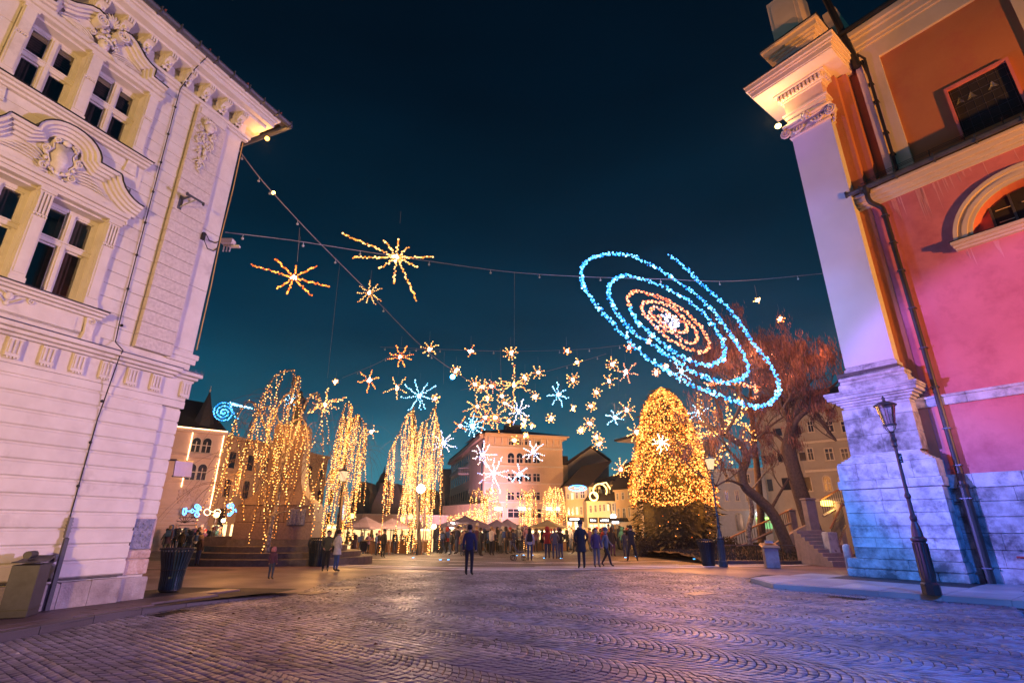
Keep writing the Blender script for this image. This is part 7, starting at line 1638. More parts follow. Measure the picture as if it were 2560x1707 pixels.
S_ = [  # px, py, radius, arms, colour, label
 (1000, 892, 32, 8, 'or', 'orange star on the left, below the slanting main wire'), (1072, 873, 24, 7, 'am', 'bright golden star where the level and slanting wires meet'), (1139, 927, 15, 9, 'am', 'small dense golden star on the main wire above the cluster'),
 (1176, 878, 17, 4, 'or', 'small four-armed orange cross on the high wire'), (1276, 883, 20, 9, 'am', 'golden star on the high wire above the cluster'), (1416, 877, 13, 5, 'or', 'small square orange star on the high wire, right end'),
 (922, 952, 30, 6, 'or', 'orange six-armed star above the gap between the two birches'), (992, 970, 34, 5, 'am', 'thin straggling star left of the icy blue one'), (838, 955, 8, 5, 'or', 'tiny orange star right of the big birch top'),
 (1047, 990, 46, 9, 'ice', 'wide icy blue star over the white willow'), (1088, 995, 12, 9, 'am', 'tiny golden star at the tip of the white willow'),
 (1187, 960, 22, 9, 'am', 'left star of the crowded golden row'), (1206, 967, 20, 8, 'am', 'second star of the crowded golden row'), (1228, 965, 20, 8, 'pk', 'rose tinted star of the crowded golden row'), (1284, 962, 62, 8, 'am', 'tall golden cross star dominating the cluster'), (1312, 943, 14, 8, 'am', 'small golden star right of the tall cross star'), (1345, 931, 20, 7, 'am', 'golden star on the slanting wire right of the cluster'),
 (1338, 990, 14, 7, 'am', 'small golden star alone right of the tall cross star'), (1220, 995, 13, 8, 'am', 'small golden star alone left of centre in the cluster'), (1254, 990, 17, 7, 'am', 'golden star just left of the tall cross star foot'), (1193, 1016, 36, 8, 'am', 'long-armed golden star at the left of the cluster'), (1262, 1008, 26, 7, 'am', 'golden star at the centre of the cluster'),
 (1213, 1044, 38, 9, 'or', 'orange-gold star over the left eave of the salmon block'), (1239, 1044, 36, 9, 'am', 'broad golden star over the eave of the salmon block'), (1272, 1053, 16, 5, 'am', 'small five-armed star over the eave of the salmon block'), (1150, 1064, 24, 4, 'or', 'orange cross star left of the icy one'), (1181, 1066, 30, 11, 'ice', 'icy blue snowflake star left of the salmon block eave'),
 (1296, 1027, 34, 8, 'bw', 'blue-white star at the right of the cluster'), (1310, 1050, 16, 6, 'am', 'small golden star hanging under the blue-white one'), (1308, 1062, 9, 5, 'am', 'lowest tiny golden star of that pair over the eave'), (1330, 1063, 9, 5, 'am', 'tiny golden star just above the roof hatch'),
 (1395, 986, 30, 7, 'ib', 'blue star with warm tips alone in the sky right of the cluster'), (1432, 948, 20, 10, 'am', 'golden star right of the cluster, under the slanting wire'), (1443, 905, 13, 4, 'am', 'little spiky star sitting on the slanting wire'), (1376, 1045, 15, 8, 'am', 'golden star above the right side of the salmon block'), (1432, 1020, 10, 4, 'am', 'little bird-like golden star below the slanting wire'),
 (1530, 910, 20, 9, 'am', 'golden star with long glare near the galaxy, left'), (1565, 930, 30, 6, 'pk', 'tall narrow rose star beside the Christmas tree top'), (1522, 952, 22, 6, 'am', 'golden star with one long arm left of the tall rose star'), (1491, 981, 15, 8, 'am', 'golden star in the diagonal row, second from top'), (1478, 1015, 14, 8, 'am', 'golden star in the diagonal row, third from top'), (1474, 1058, 18, 9, 'am', 'golden star in the diagonal row, fourth from top'), (1453, 1076, 11, 9, 'am', 'small dense star low in the diagonal row'), (1491, 1092, 16, 8, 'am', 'upper star of the lowest pair in the diagonal row'), (1497, 1108, 22, 9, 'am', 'lower star of the lowest pair in the diagonal row'),
 (1537, 1043, 24, 6, 'ib', 'blue-white star left of the Christmas tree'), (1567, 1024, 28, 7, 'am', 'golden star between the blue one and the Christmas tree'), (1552, 1172, 26, 9, 'am', 'golden star over the roofs of the shops'), (1590, 1080, 26, 8, 'am', 'golden star overlapping the left edge of the Christmas tree'),
 (1640, 930, 13, 8, 'pk', 'rose flower-shaped star crowning the Christmas tree'), (1572, 868, 16, 6, 'or', 'orange star on the lower left edge of the galaxy'), (1621, 852, 7, 8, 'pk', 'tiny rose star inside the lower galaxy arm'), (1664, 914, 7, 8, 'pk', 'tiny rose star just above the tree top'), (1702, 928, 38, 6, 'ib', 'large blue-white star over the lower galaxy arm'),
 (1653, 1107, 26, 9, 'ww', 'dazzling pale star in the middle of the Christmas tree'), (1745, 1030, 26, 7, 'ib', 'blue-white star between the Christmas tree and the lit bare trees'), (1892, 750, 10, 4, 'am', 'tiny golden star right of the galaxy, higher'), (1950, 797, 12, 5, 'or', 'small orange star right of the galaxy, lower'),
 (1108, 1108, 34, 9, 'bw', 'blue-white star at the right edge of the white willow'), (1206, 1136, 34, 9, 'bw', 'blue-white star before the curved wing'), (1333, 1130, 30, 9, 'bw', 'blue-white star before the arched windows'), (1234, 1183, 50, 9, 'bw', 'lowest blue-white star, at the corner of the salmon block'), (1298, 1185, 24, 6, 'ice', 'icy star before the third row of windows'), (1286, 1100, 12, 6, 'am', 'small golden star before the top windows'), (1315, 1088, 9, 6, 'am', 'golden blob of light under the eaves of the salmon block'),
 (812, 1012, 44, 7, 'am', 'large golden comet star in the sky between the birches'), (731, 1003, 22, 9, 'ib', 'blue-white star in the crown of the big birch'), (928, 1080, 22, 5, 'am', 'golden comet star right of the slim birch')]
colr = dict(am=bulb_gold, pk=bulb_pink, ice=bulb_ice, bw=bulb_white, ib=bulb_ice, ww=bulb_warmwhite)
colr['or'] = bulb_or; colr['am'] = glow('bulb_star_gold', (1, .25, .025), 4.5, .6, col2=(1, .48, .13))
for (x, y, r_, n, c_, lab) in S_:
    Y = None
    if y > 1000 and 1600 < x < 1700: Y = 37.5
    if y > 1000 and (x < 960): Y = 30
    if x == 1640: Y = 41.5
    if x == 812: star(x, y, r_, n, colr[c_], 29, lab, arms=[(175, 30), (150, 44), (88, 42), (25, 54), (35, 30), (-15, 34), (-60, 26), (-100, 22), (-150, 44), (215, 40)], rows=2, dens=1.3); continue
    if x == 1284: star(x, y, r_, n, colr[c_], None, lab, arms=[(90, 54), (270, 70), (178, 58), (160, 40), (200, 34), (10, 34), (-22, 46), (30, 26)], rows=2, dens=1.3); continue
    star(x, y, r_, n, colr[c_], Y, lab, rows=1.1)
# warm tips of the blue stars are separate rays already; a few lamps carry their light to the facade
lamp('POINT', 'star_glow', tuple(at(1333, 1130, 56)), (.6, .65, 1), 60, size=.3); lamp('POINT', 'star_glow', tuple(at(1215, 1150, 56)), (.6, .6, 1), 80, size=.3)
# the great galaxy: bulbs on wire spirals lying in one tilted disc
def galaxy(label, cpx, Y, axis_deg, ratio, arms, bs, sp, frame_r=.010, name='galaxy_light'):
    c = at(*cpx, Y); vdir = (c-Vector((0, 0, CAM_H))).normalized(); e1 = vdir.cross(Vector((0, 0, 1))).normalized(); e2 = e1.cross(vdir).normalized()
    a = R(axis_deg); L_ = e1*math.cos(a)+e2*math.sin(a); S2 = -e1*math.sin(a)+e2*math.cos(a); b = S2*ratio+vdir*math.sqrt(1-ratio*ratio); N = L_.cross(b).normalized()
    t = thing(name, label, 'galaxy light', tuple(c))
    for (P, mt, w_) in arms:
        Q = []
        for x, y in P:
            r = Vector(ray(x, y)); o = Vector((0, 0, CAM_H)); k = (c-o).dot(N)/r.dot(N); Q.append(o+r*k-c)
        Q = spline(Q, 5); m = MB(); string(m, Q, sp, bs, w_); o = m.build('bulb_string', mt, t); o['kind'] = 'stuff'; MB().tube(Q, frame_r, 4).build('frame_wire', wire, t)
    return t, c
g = lambda P: [(1420+x*.29979, 580+y*.29979) for x, y in P]
gA = [(835, 185), (900, 235), (990, 310), (1090, 410), (1185, 495), (1290, 590), (1380, 690), (1450, 785), (1520, 890), (1590, 985), (1660, 1070), (1715, 1160), (1750, 1245), (1755, 1330), (1715, 1395), (1650, 1435), (1550, 1452), (1450, 1425), (1330, 1385), (1200, 1340), (1080, 1290), (940, 1220), (830, 1160), (720, 1090), (620, 1015), (540, 945), (480, 870), (390, 780), (310, 690), (240, 620), (170, 520), (120, 430), (105, 350), (120, 280), (165, 230), (240, 200), (340, 178), (450, 185), (550, 205), (640, 250), (740, 300), (850, 370), (950, 440), (1060, 510), (1140, 590), (1220, 670), (1290, 770), (1360, 860), (1420, 950), (1470, 1040), (1500, 1130), (1480, 1190), (1420, 1230), (1340, 1250), (1230, 1235), (1110, 1190), (1010, 1145), (870, 1055), (760, 980), (660, 910), (560, 850), (470, 760), (410, 680), (370, 610), (340, 530), (340, 450), (375, 400), (440, 365), (520, 368), (600, 390), (700, 420), (800, 455), (900, 510), (1000, 570), (1100, 650), (1190, 750), (1250, 840), (1285, 900), (1300, 970), (1295, 1040), (1250, 1085), (1180, 1105), (1090, 1095), (980, 1060), (880, 1000), (800, 940), (700, 860), (600, 770), (540, 690), (515, 620)]
gB = [(515, 620), (495, 560), (520, 510), (580, 490), (660, 510), (760, 540), (870, 590), (960, 650), (1060, 740), (1130, 830), (1165, 910), (1165, 970), (1110, 1000), (1030, 985), (930, 940), (830, 880), (740, 800), (660, 710), (615, 640), (620, 595), (690, 575), (780, 590), (880, 640), (980, 730), (1050, 810), (1080, 870), (1050, 920), (980, 910), (900, 860), (800, 800), (720, 720), (680, 660), (700, 630), (770, 640), (860, 690), (940, 740), (990, 790), (970, 830), (900, 825), (830, 790), (770, 740), (755, 700)]
gC = [(800, 690), (860, 700), (910, 750), (890, 790), (830, 765), (800, 720), (840, 715), (880, 745), (860, 770), (835, 745)]
gal, gc = galaxy('giant spiral galaxy of blue bulbs with an orange and white heart, hung before the church', (1685, 810), 20, -42, .42, [(g(gA), bulb_blue, .075), (g(gB), bulb_pink, .065), (g(gC), bulb_white, .11)], .040, .036)
m = MB(); P = [Vector(q) for q in ((0, 0, 0),)]; rnd.seed(4)
lamp('POINT', 'galaxy_light_blue', tuple(gc+Vector((-1.2, -1.4, 0))), (.08, .32, 1), 900, size=.6); lamp('POINT', 'galaxy_light_blue', tuple(gc+Vector((3.0, .5, -2.0))), (.08, .32, 1), 900, size=.6); lamp('POINT', 'galaxy_light_rose', tuple(gc+Vector((0, -.8, 0))), (1, .5, .35), 120, size=.4)
# brighter bulbs dotted along the arms
bb = MB(); vd = None
N_ = None
for (x, y) in ((240, 200), (460, 185), (710, 285), (865, 375), (375, 410), (577, 385), (850, 480), (930, 530), (120, 380), (135, 450), (255, 635), (375, 610), (490, 870), (720, 1085), (590, 970), (840, 960), (1180, 630), (1190, 760), (1285, 890), (1395, 900), (1300, 1060), (1180, 1105), (1000, 1060), (530, 680), (600, 770), (700, 870), (1120, 1190), (845, 1160), (1745, 1320), (1700, 1410), (1560, 1450), (1440, 1420), (1210, 1350)):
    pxx = g([(x, y)])[0]; q = at(*pxx, 19.0 + (pxx[0]-1685)*.0)
    c = gc; vdir = (c-Vector((0, 0, CAM_H))).normalized(); e1 = vdir.cross(Vector((0, 0, 1))).normalized(); e2 = e1.cross(vdir).normalized(); a = R(-42); L_ = e1*math.cos(a)+e2*math.sin(a); S2 = -e1*math.sin(a)+e2*math.cos(a); b = S2*.42+vdir*math.sqrt(1-.42*.42); N = L_.cross(b).normalized()
    r = Vector(ray(*pxx)); o = Vector((0, 0, CAM_H)); k = (c-o).dot(N)/r.dot(N); bb.ball(tuple(o+r*k-c), .052, n=7, m=5)
    for i in range(3): q = o+r*k-c; bb.octa((q.x+rnd.gauss(0, .05), q.y+rnd.gauss(0, .05), q.z+rnd.gauss(0, .05)), .045)
o = bb.build('bright_bulbs', bulb_ice, gal); o['kind'] = 'stuff'
s3 = lambda P: [(x*.5102, 800+y*.5102) for x, y in P]
sp_ = [(1090+ (8+a*.115)*1.0*math.cos(R(a))*1.05, 455+(6+a*.085)*math.sin(R(a))) for a in range(0, 980, 30)]
galaxy('small blue spiral galaxy light above the corner house roof', (556, 1032), 45, -35, .62, [(s3([(1095+(4+a*.05)*math.cos(R(a)), 455+(3+a*.045)*math.sin(R(a))) for a in range(0, 1040, 30)]+[(1150, 470), (1165, 488)]), bulb_blue, .04)], .055, .14)
cm = thing('comet_light', 'straight blue-white comet tail of light beside the small galaxy', 'comet light'); m = MB()
for i in range(90): t_ = rnd.random(); p = at(572+58*t_, 1009+13*t_+rnd.uniform(-3, 3)*(1.2-t_), 40); m.octa(p, .055)
m.build('bulbs', bulb_ice, cm)['kind'] = 'stuff'; MB().tube([tuple(at(572, 1009, 40)), tuple(at(630, 1022, 40))], .02).build('rod', wire, cm)
# ================================================================ people
skinm = mat('skin', (.46, .28, .20), (.42, .25, .18), .6, 3, 0); shoe = mat('dark_shoes', (.02, .018, .018), (.012, .011, .011), .5, 4, 0)
def cloth(nm, c): return mat('cloth_'+nm, c, tuple(v*.7 for v in c), .9, 6, .25, 40)
CL = dict(black=(.018, .018, .022), navy=(.025, .035, .085), grey=(.12, .12, .13), brown=(.10, .06, .04), red=(.42, .035, .03), cream=(.60, .52, .42), white=(.62, .58, .56), olive=(.08, .085, .05), plum=(.10, .04, .09), blue=(.05, .10, .26), tan=(.30, .20, .11), pink=(.50, .20, .22), jeans=(.05, .07, .13), teal=(.03, .12, .13))
CM = {k: cloth(k, v) for k, v in CL.items()}
hairm = {'dark': mat('dark_hair', (.03, .02, .015), (.02, .013, .01), .8, 10, .4), 'fair': mat('fair_hair', (.35, .22, .10), (.25, .15, .07), .8, 10, .4), 'grey': mat('grey_hair', (.3, .29, .28), (.22, .2, .2), .8, 10, .4)}
POSE = {}
def body_mesh(pose):
    if pose in POSE: return POSE[pose]
    J = {'pel': (0, 0, .95), 'belly': (0, 0, 1.10), 'chest': (0, .005, 1.32), 'neck': (0, .01, 1.49), 'neck2': (0, 0, 1.56), 'head': (0, -.015, 1.67), 'top': (0, -.005, 1.75),
         'sl': (-.17, .01, 1.43), 'el': (-.235, .03, 1.16), 'wl': (-.24, -.05, .92), 'hl': (-.24, -.075, .83), 'sr': (.17, .01, 1.43), 'er': (.235, .03, 1.16), 'wr': (.24, -.05, .92), 'hr': (.24, -.075, .83),
         'pl': (-.095, 0, .90), 'kl': (-.10, -.01, .50), 'al': (-.105, .02, .10), 'tl': (-.115, -.15, .035), 'pr': (.095, 0, .90), 'kr': (.10, -.01, .50), 'ar': (.105, .02, .10), 'tr': (.115, -.15, .035)}
    if pose == 'walk': J.update(kl=(-.09, -.17, .52), al=(-.09, -.25, .12), tl=(-.10, -.40, .06), kr=(.09, .07, .50), ar=(.09, .30, .15), tr=(.10, .18, .035), el=(-.22, .13, 1.17), wl=(-.22, .12, .93), hl=(-.22, .09, .85), er=(.22, -.06, 1.16), wr=(.20, -.24, 1.0), hr=(.20, -.30, .95))
    if pose == 'raise': J.update(el=(-.22, -.17, 1.30), wl=(-.09, -.32, 1.50), hl=(-.05, -.35, 1.57), er=(.22, -.17, 1.30), wr=(.09, -.32, 1.50), hr=(.05, -.35, 1.57))
    if pose == 'pocket': J.update(el=(-.28, .06, 1.17), wl=(-.18, -.08, 1.0), hl=(-.14, -.12, .95), er=(.28, .06, 1.17), wr=(.18, -.08, 1.0), hr=(.14, -.12, .95))
    if pose == 'apart': J.update(kl=(-.18, -.01, .49), al=(-.25, .02, .10), tl=(-.28, -.14, .035), kr=(.18, -.01, .49), ar=(.25, .02, .10), tr=(.28, -.14, .035), el=(-.24, -.13, 1.30), wl=(-.08, -.26, 1.36), hl=(-.04, -.29, 1.40), er=(.24, -.13, 1.30), wr=(.08, -.26, 1.36), hr=(.04, -.29, 1.40))
    if pose == 'push': J.update(el=(-.22, -.08, 1.17), wl=(-.18, -.32, 1.08), hl=(-.17, -.40, 1.06), er=(.22, -.08, 1.17), wr=(.18, -.32, 1.08), hr=(.17, -.40, 1.06), head=(0, -.05, 1.64), top=(0, -.05, 1.73), kl=(-.10, -.08, .50), al=(-.10, -.10, .10), tl=(-.11, -.26, .035))
    rr = dict(pel=(.155, .115), belly=(.145, .105), chest=(.165, .115), neck=(.075, .07), neck2=(.066, .066), head=(.100, .122), top=(.085, .100), sl=(.075, .07), el=(.056, .056), wl=(.042, .040), hl=(.045, .028), pl=(.10, .10), kl=(.068, .068), al=(.046, .050), tl=(.046, .032))
    for k in ('s', 'e', 'w', 'h', 'p', 'k', 'a', 't'): rr[k+'r'] = rr[k+'l']
    E_ = [('pel', 'belly'), ('belly', 'chest'), ('chest', 'neck'), ('neck', 'neck2'), ('neck2', 'head'), ('head', 'top')]
    for s in 'lr': E_ += [('chest', 's'+s), ('s'+s, 'e'+s), ('e'+s, 'w'+s), ('w'+s, 'h'+s), ('pel', 'p'+s), ('p'+s, 'k'+s), ('k'+s, 'a'+s), ('a'+s, 't'+s)]
    names = list(J); me = bpy.data.meshes.new('b'); me.from_pydata([J[n] for n in names], [(names.index(a), names.index(b)) for a, b in E_], [])
    o = bpy.data.objects.new('b', me); C.objects.link(o); md = o.modifiers.new('s', 'SKIN'); md.use_smooth_shade = True
    for i, n in enumerate(names): me.skin_vertices[0].data[i].radius = rr[n]; me.skin_vertices[0].data[i].use_root = (n == 'pel')
    sb = o.modifiers.new('u', 'SUBSURF'); sb.levels = 1; sb.render_levels = 1
    dg = bpy.context.evaluated_depsgraph_get(); ev = o.evaluated_get(dg); out = bpy.data.meshes.new_from_object(ev, depsgraph=dg); bpy.data.objects.remove(o)
    out.name = 'body_'+pose; out.materials.clear()
    for k in range(4): out.materials.append(skinm)
    hz = [Vector(J['hl']), Vector(J['hr'])]
    for p in out.polygons:
        c = p.center; z = c.z; i = 1
        if z > 1.54 and abs(c.x) < .12 and c.y > -.2: i = 0
        elif min((c-h).length for h in hz) < .075: i = 0
        elif z < .13 : i = 3
        elif z < .90 and abs(c.x) < (.20 if pose != 'apart' else .34): i = 2
        p.material_index = i; p.use_smooth = True
    POSE[pose] = out; return out
def shared(name, fn, _c={}):
    if name not in _c: _c[name] = fn()
    return _c[name]
def hair_mesh(kind):
    def fn():
        m = MB()
        if kind == 'hat': m.lathe([(.105, 1.70), (.11, 1.74), (.10, 1.80), (.06, 1.85), (.01, 1.865)], (0, -.005, 0), 12, sy=1.12); m.lathe([(.112, 1.69), (.118, 1.71), (.112, 1.735)], (0, -.005, 0), 12, sy=1.12)
        elif kind == 'hood': m.lathe([(.13, 1.52), (.15, 1.60), (.145, 1.70), (.11, 1.79), (.04, 1.83)], (0, .035, 0), 12, sy=1.05)
        elif kind == 'long': m.lathe([(.07, 1.34), (.115, 1.46), (.115, 1.62), (.112, 1.72), (.085, 1.79), (.02, 1.81)], (0, .028, 0), 12, sy=1.05)
        else: m.lathe([(.085, 1.62), (.105, 1.70), (.095, 1.765), (.05, 1.80), (.01, 1.805)], (0, .018, 0), 12, sy=1.12)
        return m.mesh('hair', [hairm['dark']], True)
    return shared('h'+kind, fn)
def coat_mesh(ln):
    def fn():
        m = MB(); m.lathe([(.225, ln), (.215, ln+.03), (.19, (ln+1.0)/2+.05), (.172, 1.04), (.185, 1.25), (.19, 1.40), (.12, 1.49), (.075, 1.53)], (0, 0, 0), 14, sy=.80); return m.mesh('coat', [CM['black']], True)
    return shared('c%.2f' % ln, fn)
def face_mesh():
    def fn():
        m = MB(); m.ball((0, -.118, 1.655), .016, sz=1.5, n=6, m=4); m.ball((-.085, -.01, 1.66), .02, sx=.5, sz=1.4, n=6, m=4); m.ball((.085, -.01, 1.66), .02, sx=.5, sz=1.4, n=6, m=4)
        m.ball((-.034, -.104, 1.678), .012, n=6, m=4, mi=1); m.ball((.034, -.104, 1.678), .012, n=6, m=4, mi=1); m.box(-.025, .025, -.116, -.108, 1.604, 1.613, mi=1); return m.mesh('face', [skinm, shoe])
    return shared('face', fn)
def pack_mesh():
    def fn():
        m = MB(); m.box(-.15, .15, .12, .27, 1.05, 1.47, bv=.04); m.box(-.11, .11, .27, .31, 1.08, 1.28, bv=.02); m.tube([(-.10, .14, 1.45), (-.11, -.02, 1.50), (-.12, -.13, 1.35), (-.13, .1, 1.1)], .018, 4); m.tube([(.10, .14, 1.45), (.11, -.02, 1.50), (.12, -.13, 1.35), (.13, .1, 1.1)], .018, 4); return m.mesh('backpack', [CM['black']])
    return shared('pack', fn)
def foot_Y(y):
    r = ray(1280, y); s = r[2]/r[1]; Y = 22
    for _ in range(30): Y = min(75, (zg(Y)-CAM_H)/s)
    return Y
def slot(o, mats):
    for i, m_ in enumerate(mats):
        if i < len(o.material_slots): o.material_slots[i].link = 'OBJECT'; o.material_slots[i].material = m_
def person(px_, yfoot, hpx, label, top='black', leg='black', pose='stand', rz=0, hair='short', haircol='dark', coat=None, pack=None, hatcol=None, hm=None, Y=None, group=None, coatcol=None):
    Y = Y or foot_Y(yfoot); g = zg(Y); h = hm or hpx*mpp(Y, 1370); r = ray(px_, yfoot); x = r[0]/r[1]*Y
    t = thing('person', label, 'person', (x, Y, g), R(rz), group); s = h/1.80; t.scale = (s, s, s)
    b = obj('body', body_mesh(pose), t); slot(b, [skinm, CM[top], CM[leg], shoe])
    hr = obj('hat' if hair in ('hat', 'hood') else 'hair', hair_mesh(hair), t); slot(hr, [CM[hatcol] if hatcol else (CM[top] if hair == 'hood' else hairm[haircol])])
    obj('face', face_mesh(), t)
    if coat: c = obj('coat', coat_mesh(coat), t); slot(c, [CM[coatcol or top]])
    if pack: p = obj('backpack', pack_mesh(), t); slot(p, [CM[pack]])
    return t
rnd.seed(99)
person(1455, 1420, 110, 'man in a long black coat and dark cap at the plaza line, back turned', 'black', 'black', 'pocket', 185, 'hat', hatcol='black', coat=.62)
person(1172, 1438, 118, 'tall figure in a dark navy jacket and trousers standing nearest on the cobbles', 'navy', 'black', 'stand', 170, 'short')
person(838, 1429, 97, 'person in a knee-length white coat and scarf standing by the slatted bin', 'white', 'blue', 'pocket', 140, 'short', coat=.72)
person(812, 1428, 95, 'man in a dark olive jacket close beside the person in the white coat', 'olive', 'black', 'pocket', 20, 'short')
person(675, 1449, 74, 'small child in a lilac fur-hooded jacket standing alone on the smooth paving', 'plum', 'jeans', 'stand', 175, 'hood', hatcol='pink')
person(490, 1416, 72, 'short figure with a tan fur hood, brown jacket and jeans near the corner bin', 'brown', 'jeans', 'stand', 160, 'hood', hatcol='tan')
person(1325, 1401, 76, 'woman in white with a black backpack, back turned, in the middle of the plaza', 'white', 'jeans', 'stand', 178, 'long', 'dark', pack='black')
person(1369, 1396, 75, 'person in a bright red hooded coat beside the woman with the backpack', 'red', 'jeans', 'pocket', 190, 'hood', coat=.85)
person(1388, 1397, 73, 'man in a dark grey jacket right of the red coat', 'grey', 'jeans', 'pocket', 180, 'short', 'fair'); person(1402, 1396, 72, 'man in a black jacket, third of the group with the red coat', 'black', 'jeans', 'pocket', 200, 'short')
person(1582, 1402, 85, 'man in black with legs apart, taking a photograph before the hedge', 'black', 'black', 'apart', 175, 'short')
person(1493, 1417, 92, 'dim figure in a plum coat right of the long black coat', 'plum', 'grey', 'stand', 10, 'short', coat=.85); person(1518, 1416, 90, 'dim figure in dark grey beside the plum coat', 'grey', 'black', 'walk', 60, 'hat', hatcol='grey')
person(1533, 1390, 70, 'woman in a short flared black coat behind the dim pair', 'black', 'plum', 'stand', 150, 'long', coat=.78)
person(1229, 1388, 68, 'person in a cream jacket and black trousers taking a picture', 'cream', 'black', 'raise', 160, 'short', 'fair')
person(1201, 1389, 66, 'man in a black jacket left of the one in cream', 'black', 'black', 'stand', 120, 'short')
person(956, 1394, 66, 'man in a black hat and long dark jacket under the parasols', 'black', 'black', 'pocket', 150, 'hat', hatcol='black', coat=.85)
person(938, 1388, 52, 'man in a blue sweater at the bar table under the parasols', 'blue', 'grey', 'pocket', 100, 'short')
person(882, 1403, 62, 'woman in a dark brown flared coat beside the black pushchair', 'brown', 'black', 'push', 250, 'long', coat=.75)
person(1744, 1387, 70, 'person in a dark red jacket walking before the hedge', 'red', 'black', 'walk', 80, 'short'); person(1772, 1386, 66, 'person in a pale jacket behind the dark red one', 'cream', 'black', 'walk', 100, 'hat', hatcol='cream')
person(1565, 1390, 62, 'person in navy behind the photographing man', 'navy', 'jeans', 'stand', 180); person(1596, 1388, 60, 'person in blue jeans right of the photographing man', 'black', 'blue', 'walk', 90)
for x, lab, tp in ((985, 'in a navy jacket at the left of the dark group under the second parasol', 'navy'), (1003, 'in a blue jacket in the dark group under the second parasol', 'blue'), (1018, 'in a black jacket in the dark group under the second parasol', 'black'), (1028, 'in a navy coat at the right of the dark group under the second parasol', 'navy')):
    person(x, 1383+rnd.randrange(3), 55, 'person '+lab, tp, 'jeans', rnd.choice(['pocket', 'stand']), rnd.uniform(140, 220), rnd.choice(['short', 'hat']), hatcol='grey', coat=.85 if 'coat' in lab else None)
person(1064, 1372, 45, 'person in a red jacket at the bar table beside the closed parasol', 'red', 'black', 'pocket', 180, 'short')
person(1805, 1365, 60, 'faint person in blue left of the twisted tree', 'blue', 'blue', 'walk', 80)
gar_ = [('coat', .80), ('jacket', None), ('hooded jacket', None), ('long coat', .62), ('parka', .86)]
hairs = [('short', 'short hair'), ('hat', 'a hat'), ('long', 'long hair'), ('hood', 'hood up')]
cols = ['black', 'navy', 'grey', 'brown', 'olive', 'plum', 'blue', 'teal', 'black', 'navy', 'plum', 'grey', 'tan', 'red', 'black', 'brown', 'cream']
used = set()
zones = [(405, 545, 1374, 1392, 60, 26, 'in the blurred crowd left of the monument'), (1085, 1195, 1368, 1390, 62, 46, 'in the crowd below the middle parasols'), (1195, 1320, 1364, 1386, 60, 44, 'in the crowd before the salmon block'), (1330, 1440, 1362, 1382, 57, 26, 'in the crowd by the golden parasol'),
         (1440, 1620, 1364, 1386, 59, 30, 'in the crowd before the shops'), (855, 960, 1380, 1398, 54, 8, 'among the stall visitors by the birch'), (965, 1085, 1366, 1380, 46, 6, 'behind the bar tables')]
for x0, x1, y0, y1, hp, n, where in zones:
    for i in range(n):
        for _ in range(200):
            c_ = rnd.choice(cols); g_, ln = rnd.choice(gar_); hk, ht_ = rnd.choice(hairs)
            if (c_, g_, hk, where) not in used: break
        used.add((c_, g_, hk, where)); lg = rnd.choice(['black', 'jeans', 'grey', 'black'])
        yf = rnd.uniform(y0, y1); xx = x0+(x1-x0)*(i+rnd.uniform(.1, .9))/n
        lab = 'person in %s %s with %s %s' % ({'olive': 'dark olive'}.get(c_, c_), g_, ht_, where)
        ps_ = rnd.choice(['stand', 'pocket', 'walk', 'pocket'])
        w = lab.split(); lab = ' '.join(w[:16]) if len(w) > 16 else lab
        hpx = hp*rnd.uniform(.90, 1.10)*(1 if yf > 1378 else .92)
        if hk == 'hat': hcol = rnd.choice(['red', 'grey', 'blue', 'cream', 'black'])
        else: hcol = None
        person(xx, yf, hpx, lab, c_, lg, ps_, rnd.uniform(0, 360), hk, rnd.choice(['dark', 'fair', 'grey']), coat=ln, hatcol=hcol, pack=rnd.choice([None, None, None, 'black', 'blue']), group='blurred visitors of the market')
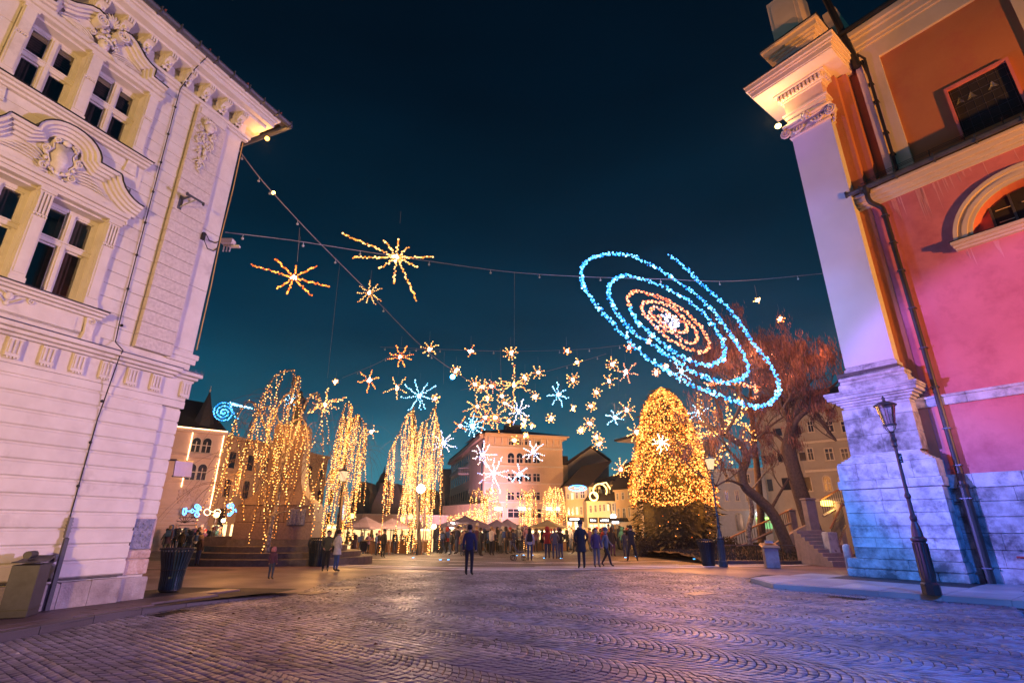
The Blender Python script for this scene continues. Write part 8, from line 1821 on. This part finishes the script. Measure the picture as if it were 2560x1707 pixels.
# pushchairs
def pushchair(label, px_, yf, rz, col, seatcol):
    Y = foot_Y(yf); r = ray(px_, yf); t = thing('pushchair', label, 'pushchair', (r[0]/r[1]*Y, Y, zg(Y)), R(rz), 'pushchairs on the plaza')
    for sx in (-.24, .24):
        for y, rr in ((-.32, .10), (.30, .14)):
            m = MB(); P = [(sx, y+rr*math.cos(R(a)), rr+rr*math.sin(R(a))) for a in range(0, 361, 30)]; m.tube(P, .02, 5); w_ = m.build('wheel', shoe, t); MB().ball((sx, y, rr), .03, n=6, m=4).build('hub', gutterm, w_)
        MB().tube([(sx, -.32, .10), (sx*.9, .05, .50), (sx*.9, .48, 1.02)], .014, 5).build('frame_tube', gutterm, t); MB().tube([(sx, .30, .14), (sx*.9, -.10, .62)], .014, 5).build('frame_tube', gutterm, t)
    MB().tube([(-.22, .48, 1.02), (.22, .48, 1.02)], .018, 6).build('handle', shoe, t)
    m = MB(); m.box(-.20, .20, -.30, .12, .42, .50, bv=.02); m.add([(-.2, .08, .45), (.2, .08, .45), (.2, .26, .95), (-.2, .26, .95), (-.2, .14, .45), (.2, .14, .45), (.2, .32, .93), (-.2, .32, .93)], [(0, 1, 2, 3), (7, 6, 5, 4), (0, 3, 7, 4), (1, 5, 6, 2), (3, 2, 6, 7)]); m.build('seat', CM[seatcol], t)
    m = MB(); n = 8; v = []
    for i in range(n+1):
        a = R(10+110*i/n); y, z = .24-.34*math.cos(a)*.9, .74+.32*math.sin(a); v += [(-.21, y, z), (.21, y, z)]
    m.add(v, [(2*i, 2*i+1, 2*i+3, 2*i+2) for i in range(n)]); m.build('canopy', CM[col], t); return t
pushchair('black pushchair standing left of the bar tables, under the lit birch', 905, 1396, 205, 'black', 'black')
pushchair('grey-framed pushchair left of the woman with the backpack', 1296, 1400, 100, 'black', 'grey')
# ================================================================ thin haze added to spread the glow of the lights
hz = MB().box(-75, 75, -30, 190, -4.5, 34).build('haze', [])
hm = bpy.data.materials.new('glow_haze'); hm.use_nodes = True; nt = hm.node_tree; nt.nodes.clear()
o_ = nt.nodes.new('ShaderNodeOutputMaterial'); v_ = nt.nodes.new('ShaderNodeVolumePrincipled'); v_.inputs['Density'].default_value = .0004; v_.inputs['Color'].default_value = (.9, .92, 1, 1); v_.inputs['Anisotropy'].default_value = .75
nt.links.new(v_.outputs[0], o_.inputs['Volume']); hz.data.materials.append(hm); hz['kind'] = 'stuff'
hz.display_type = 'WIRE'
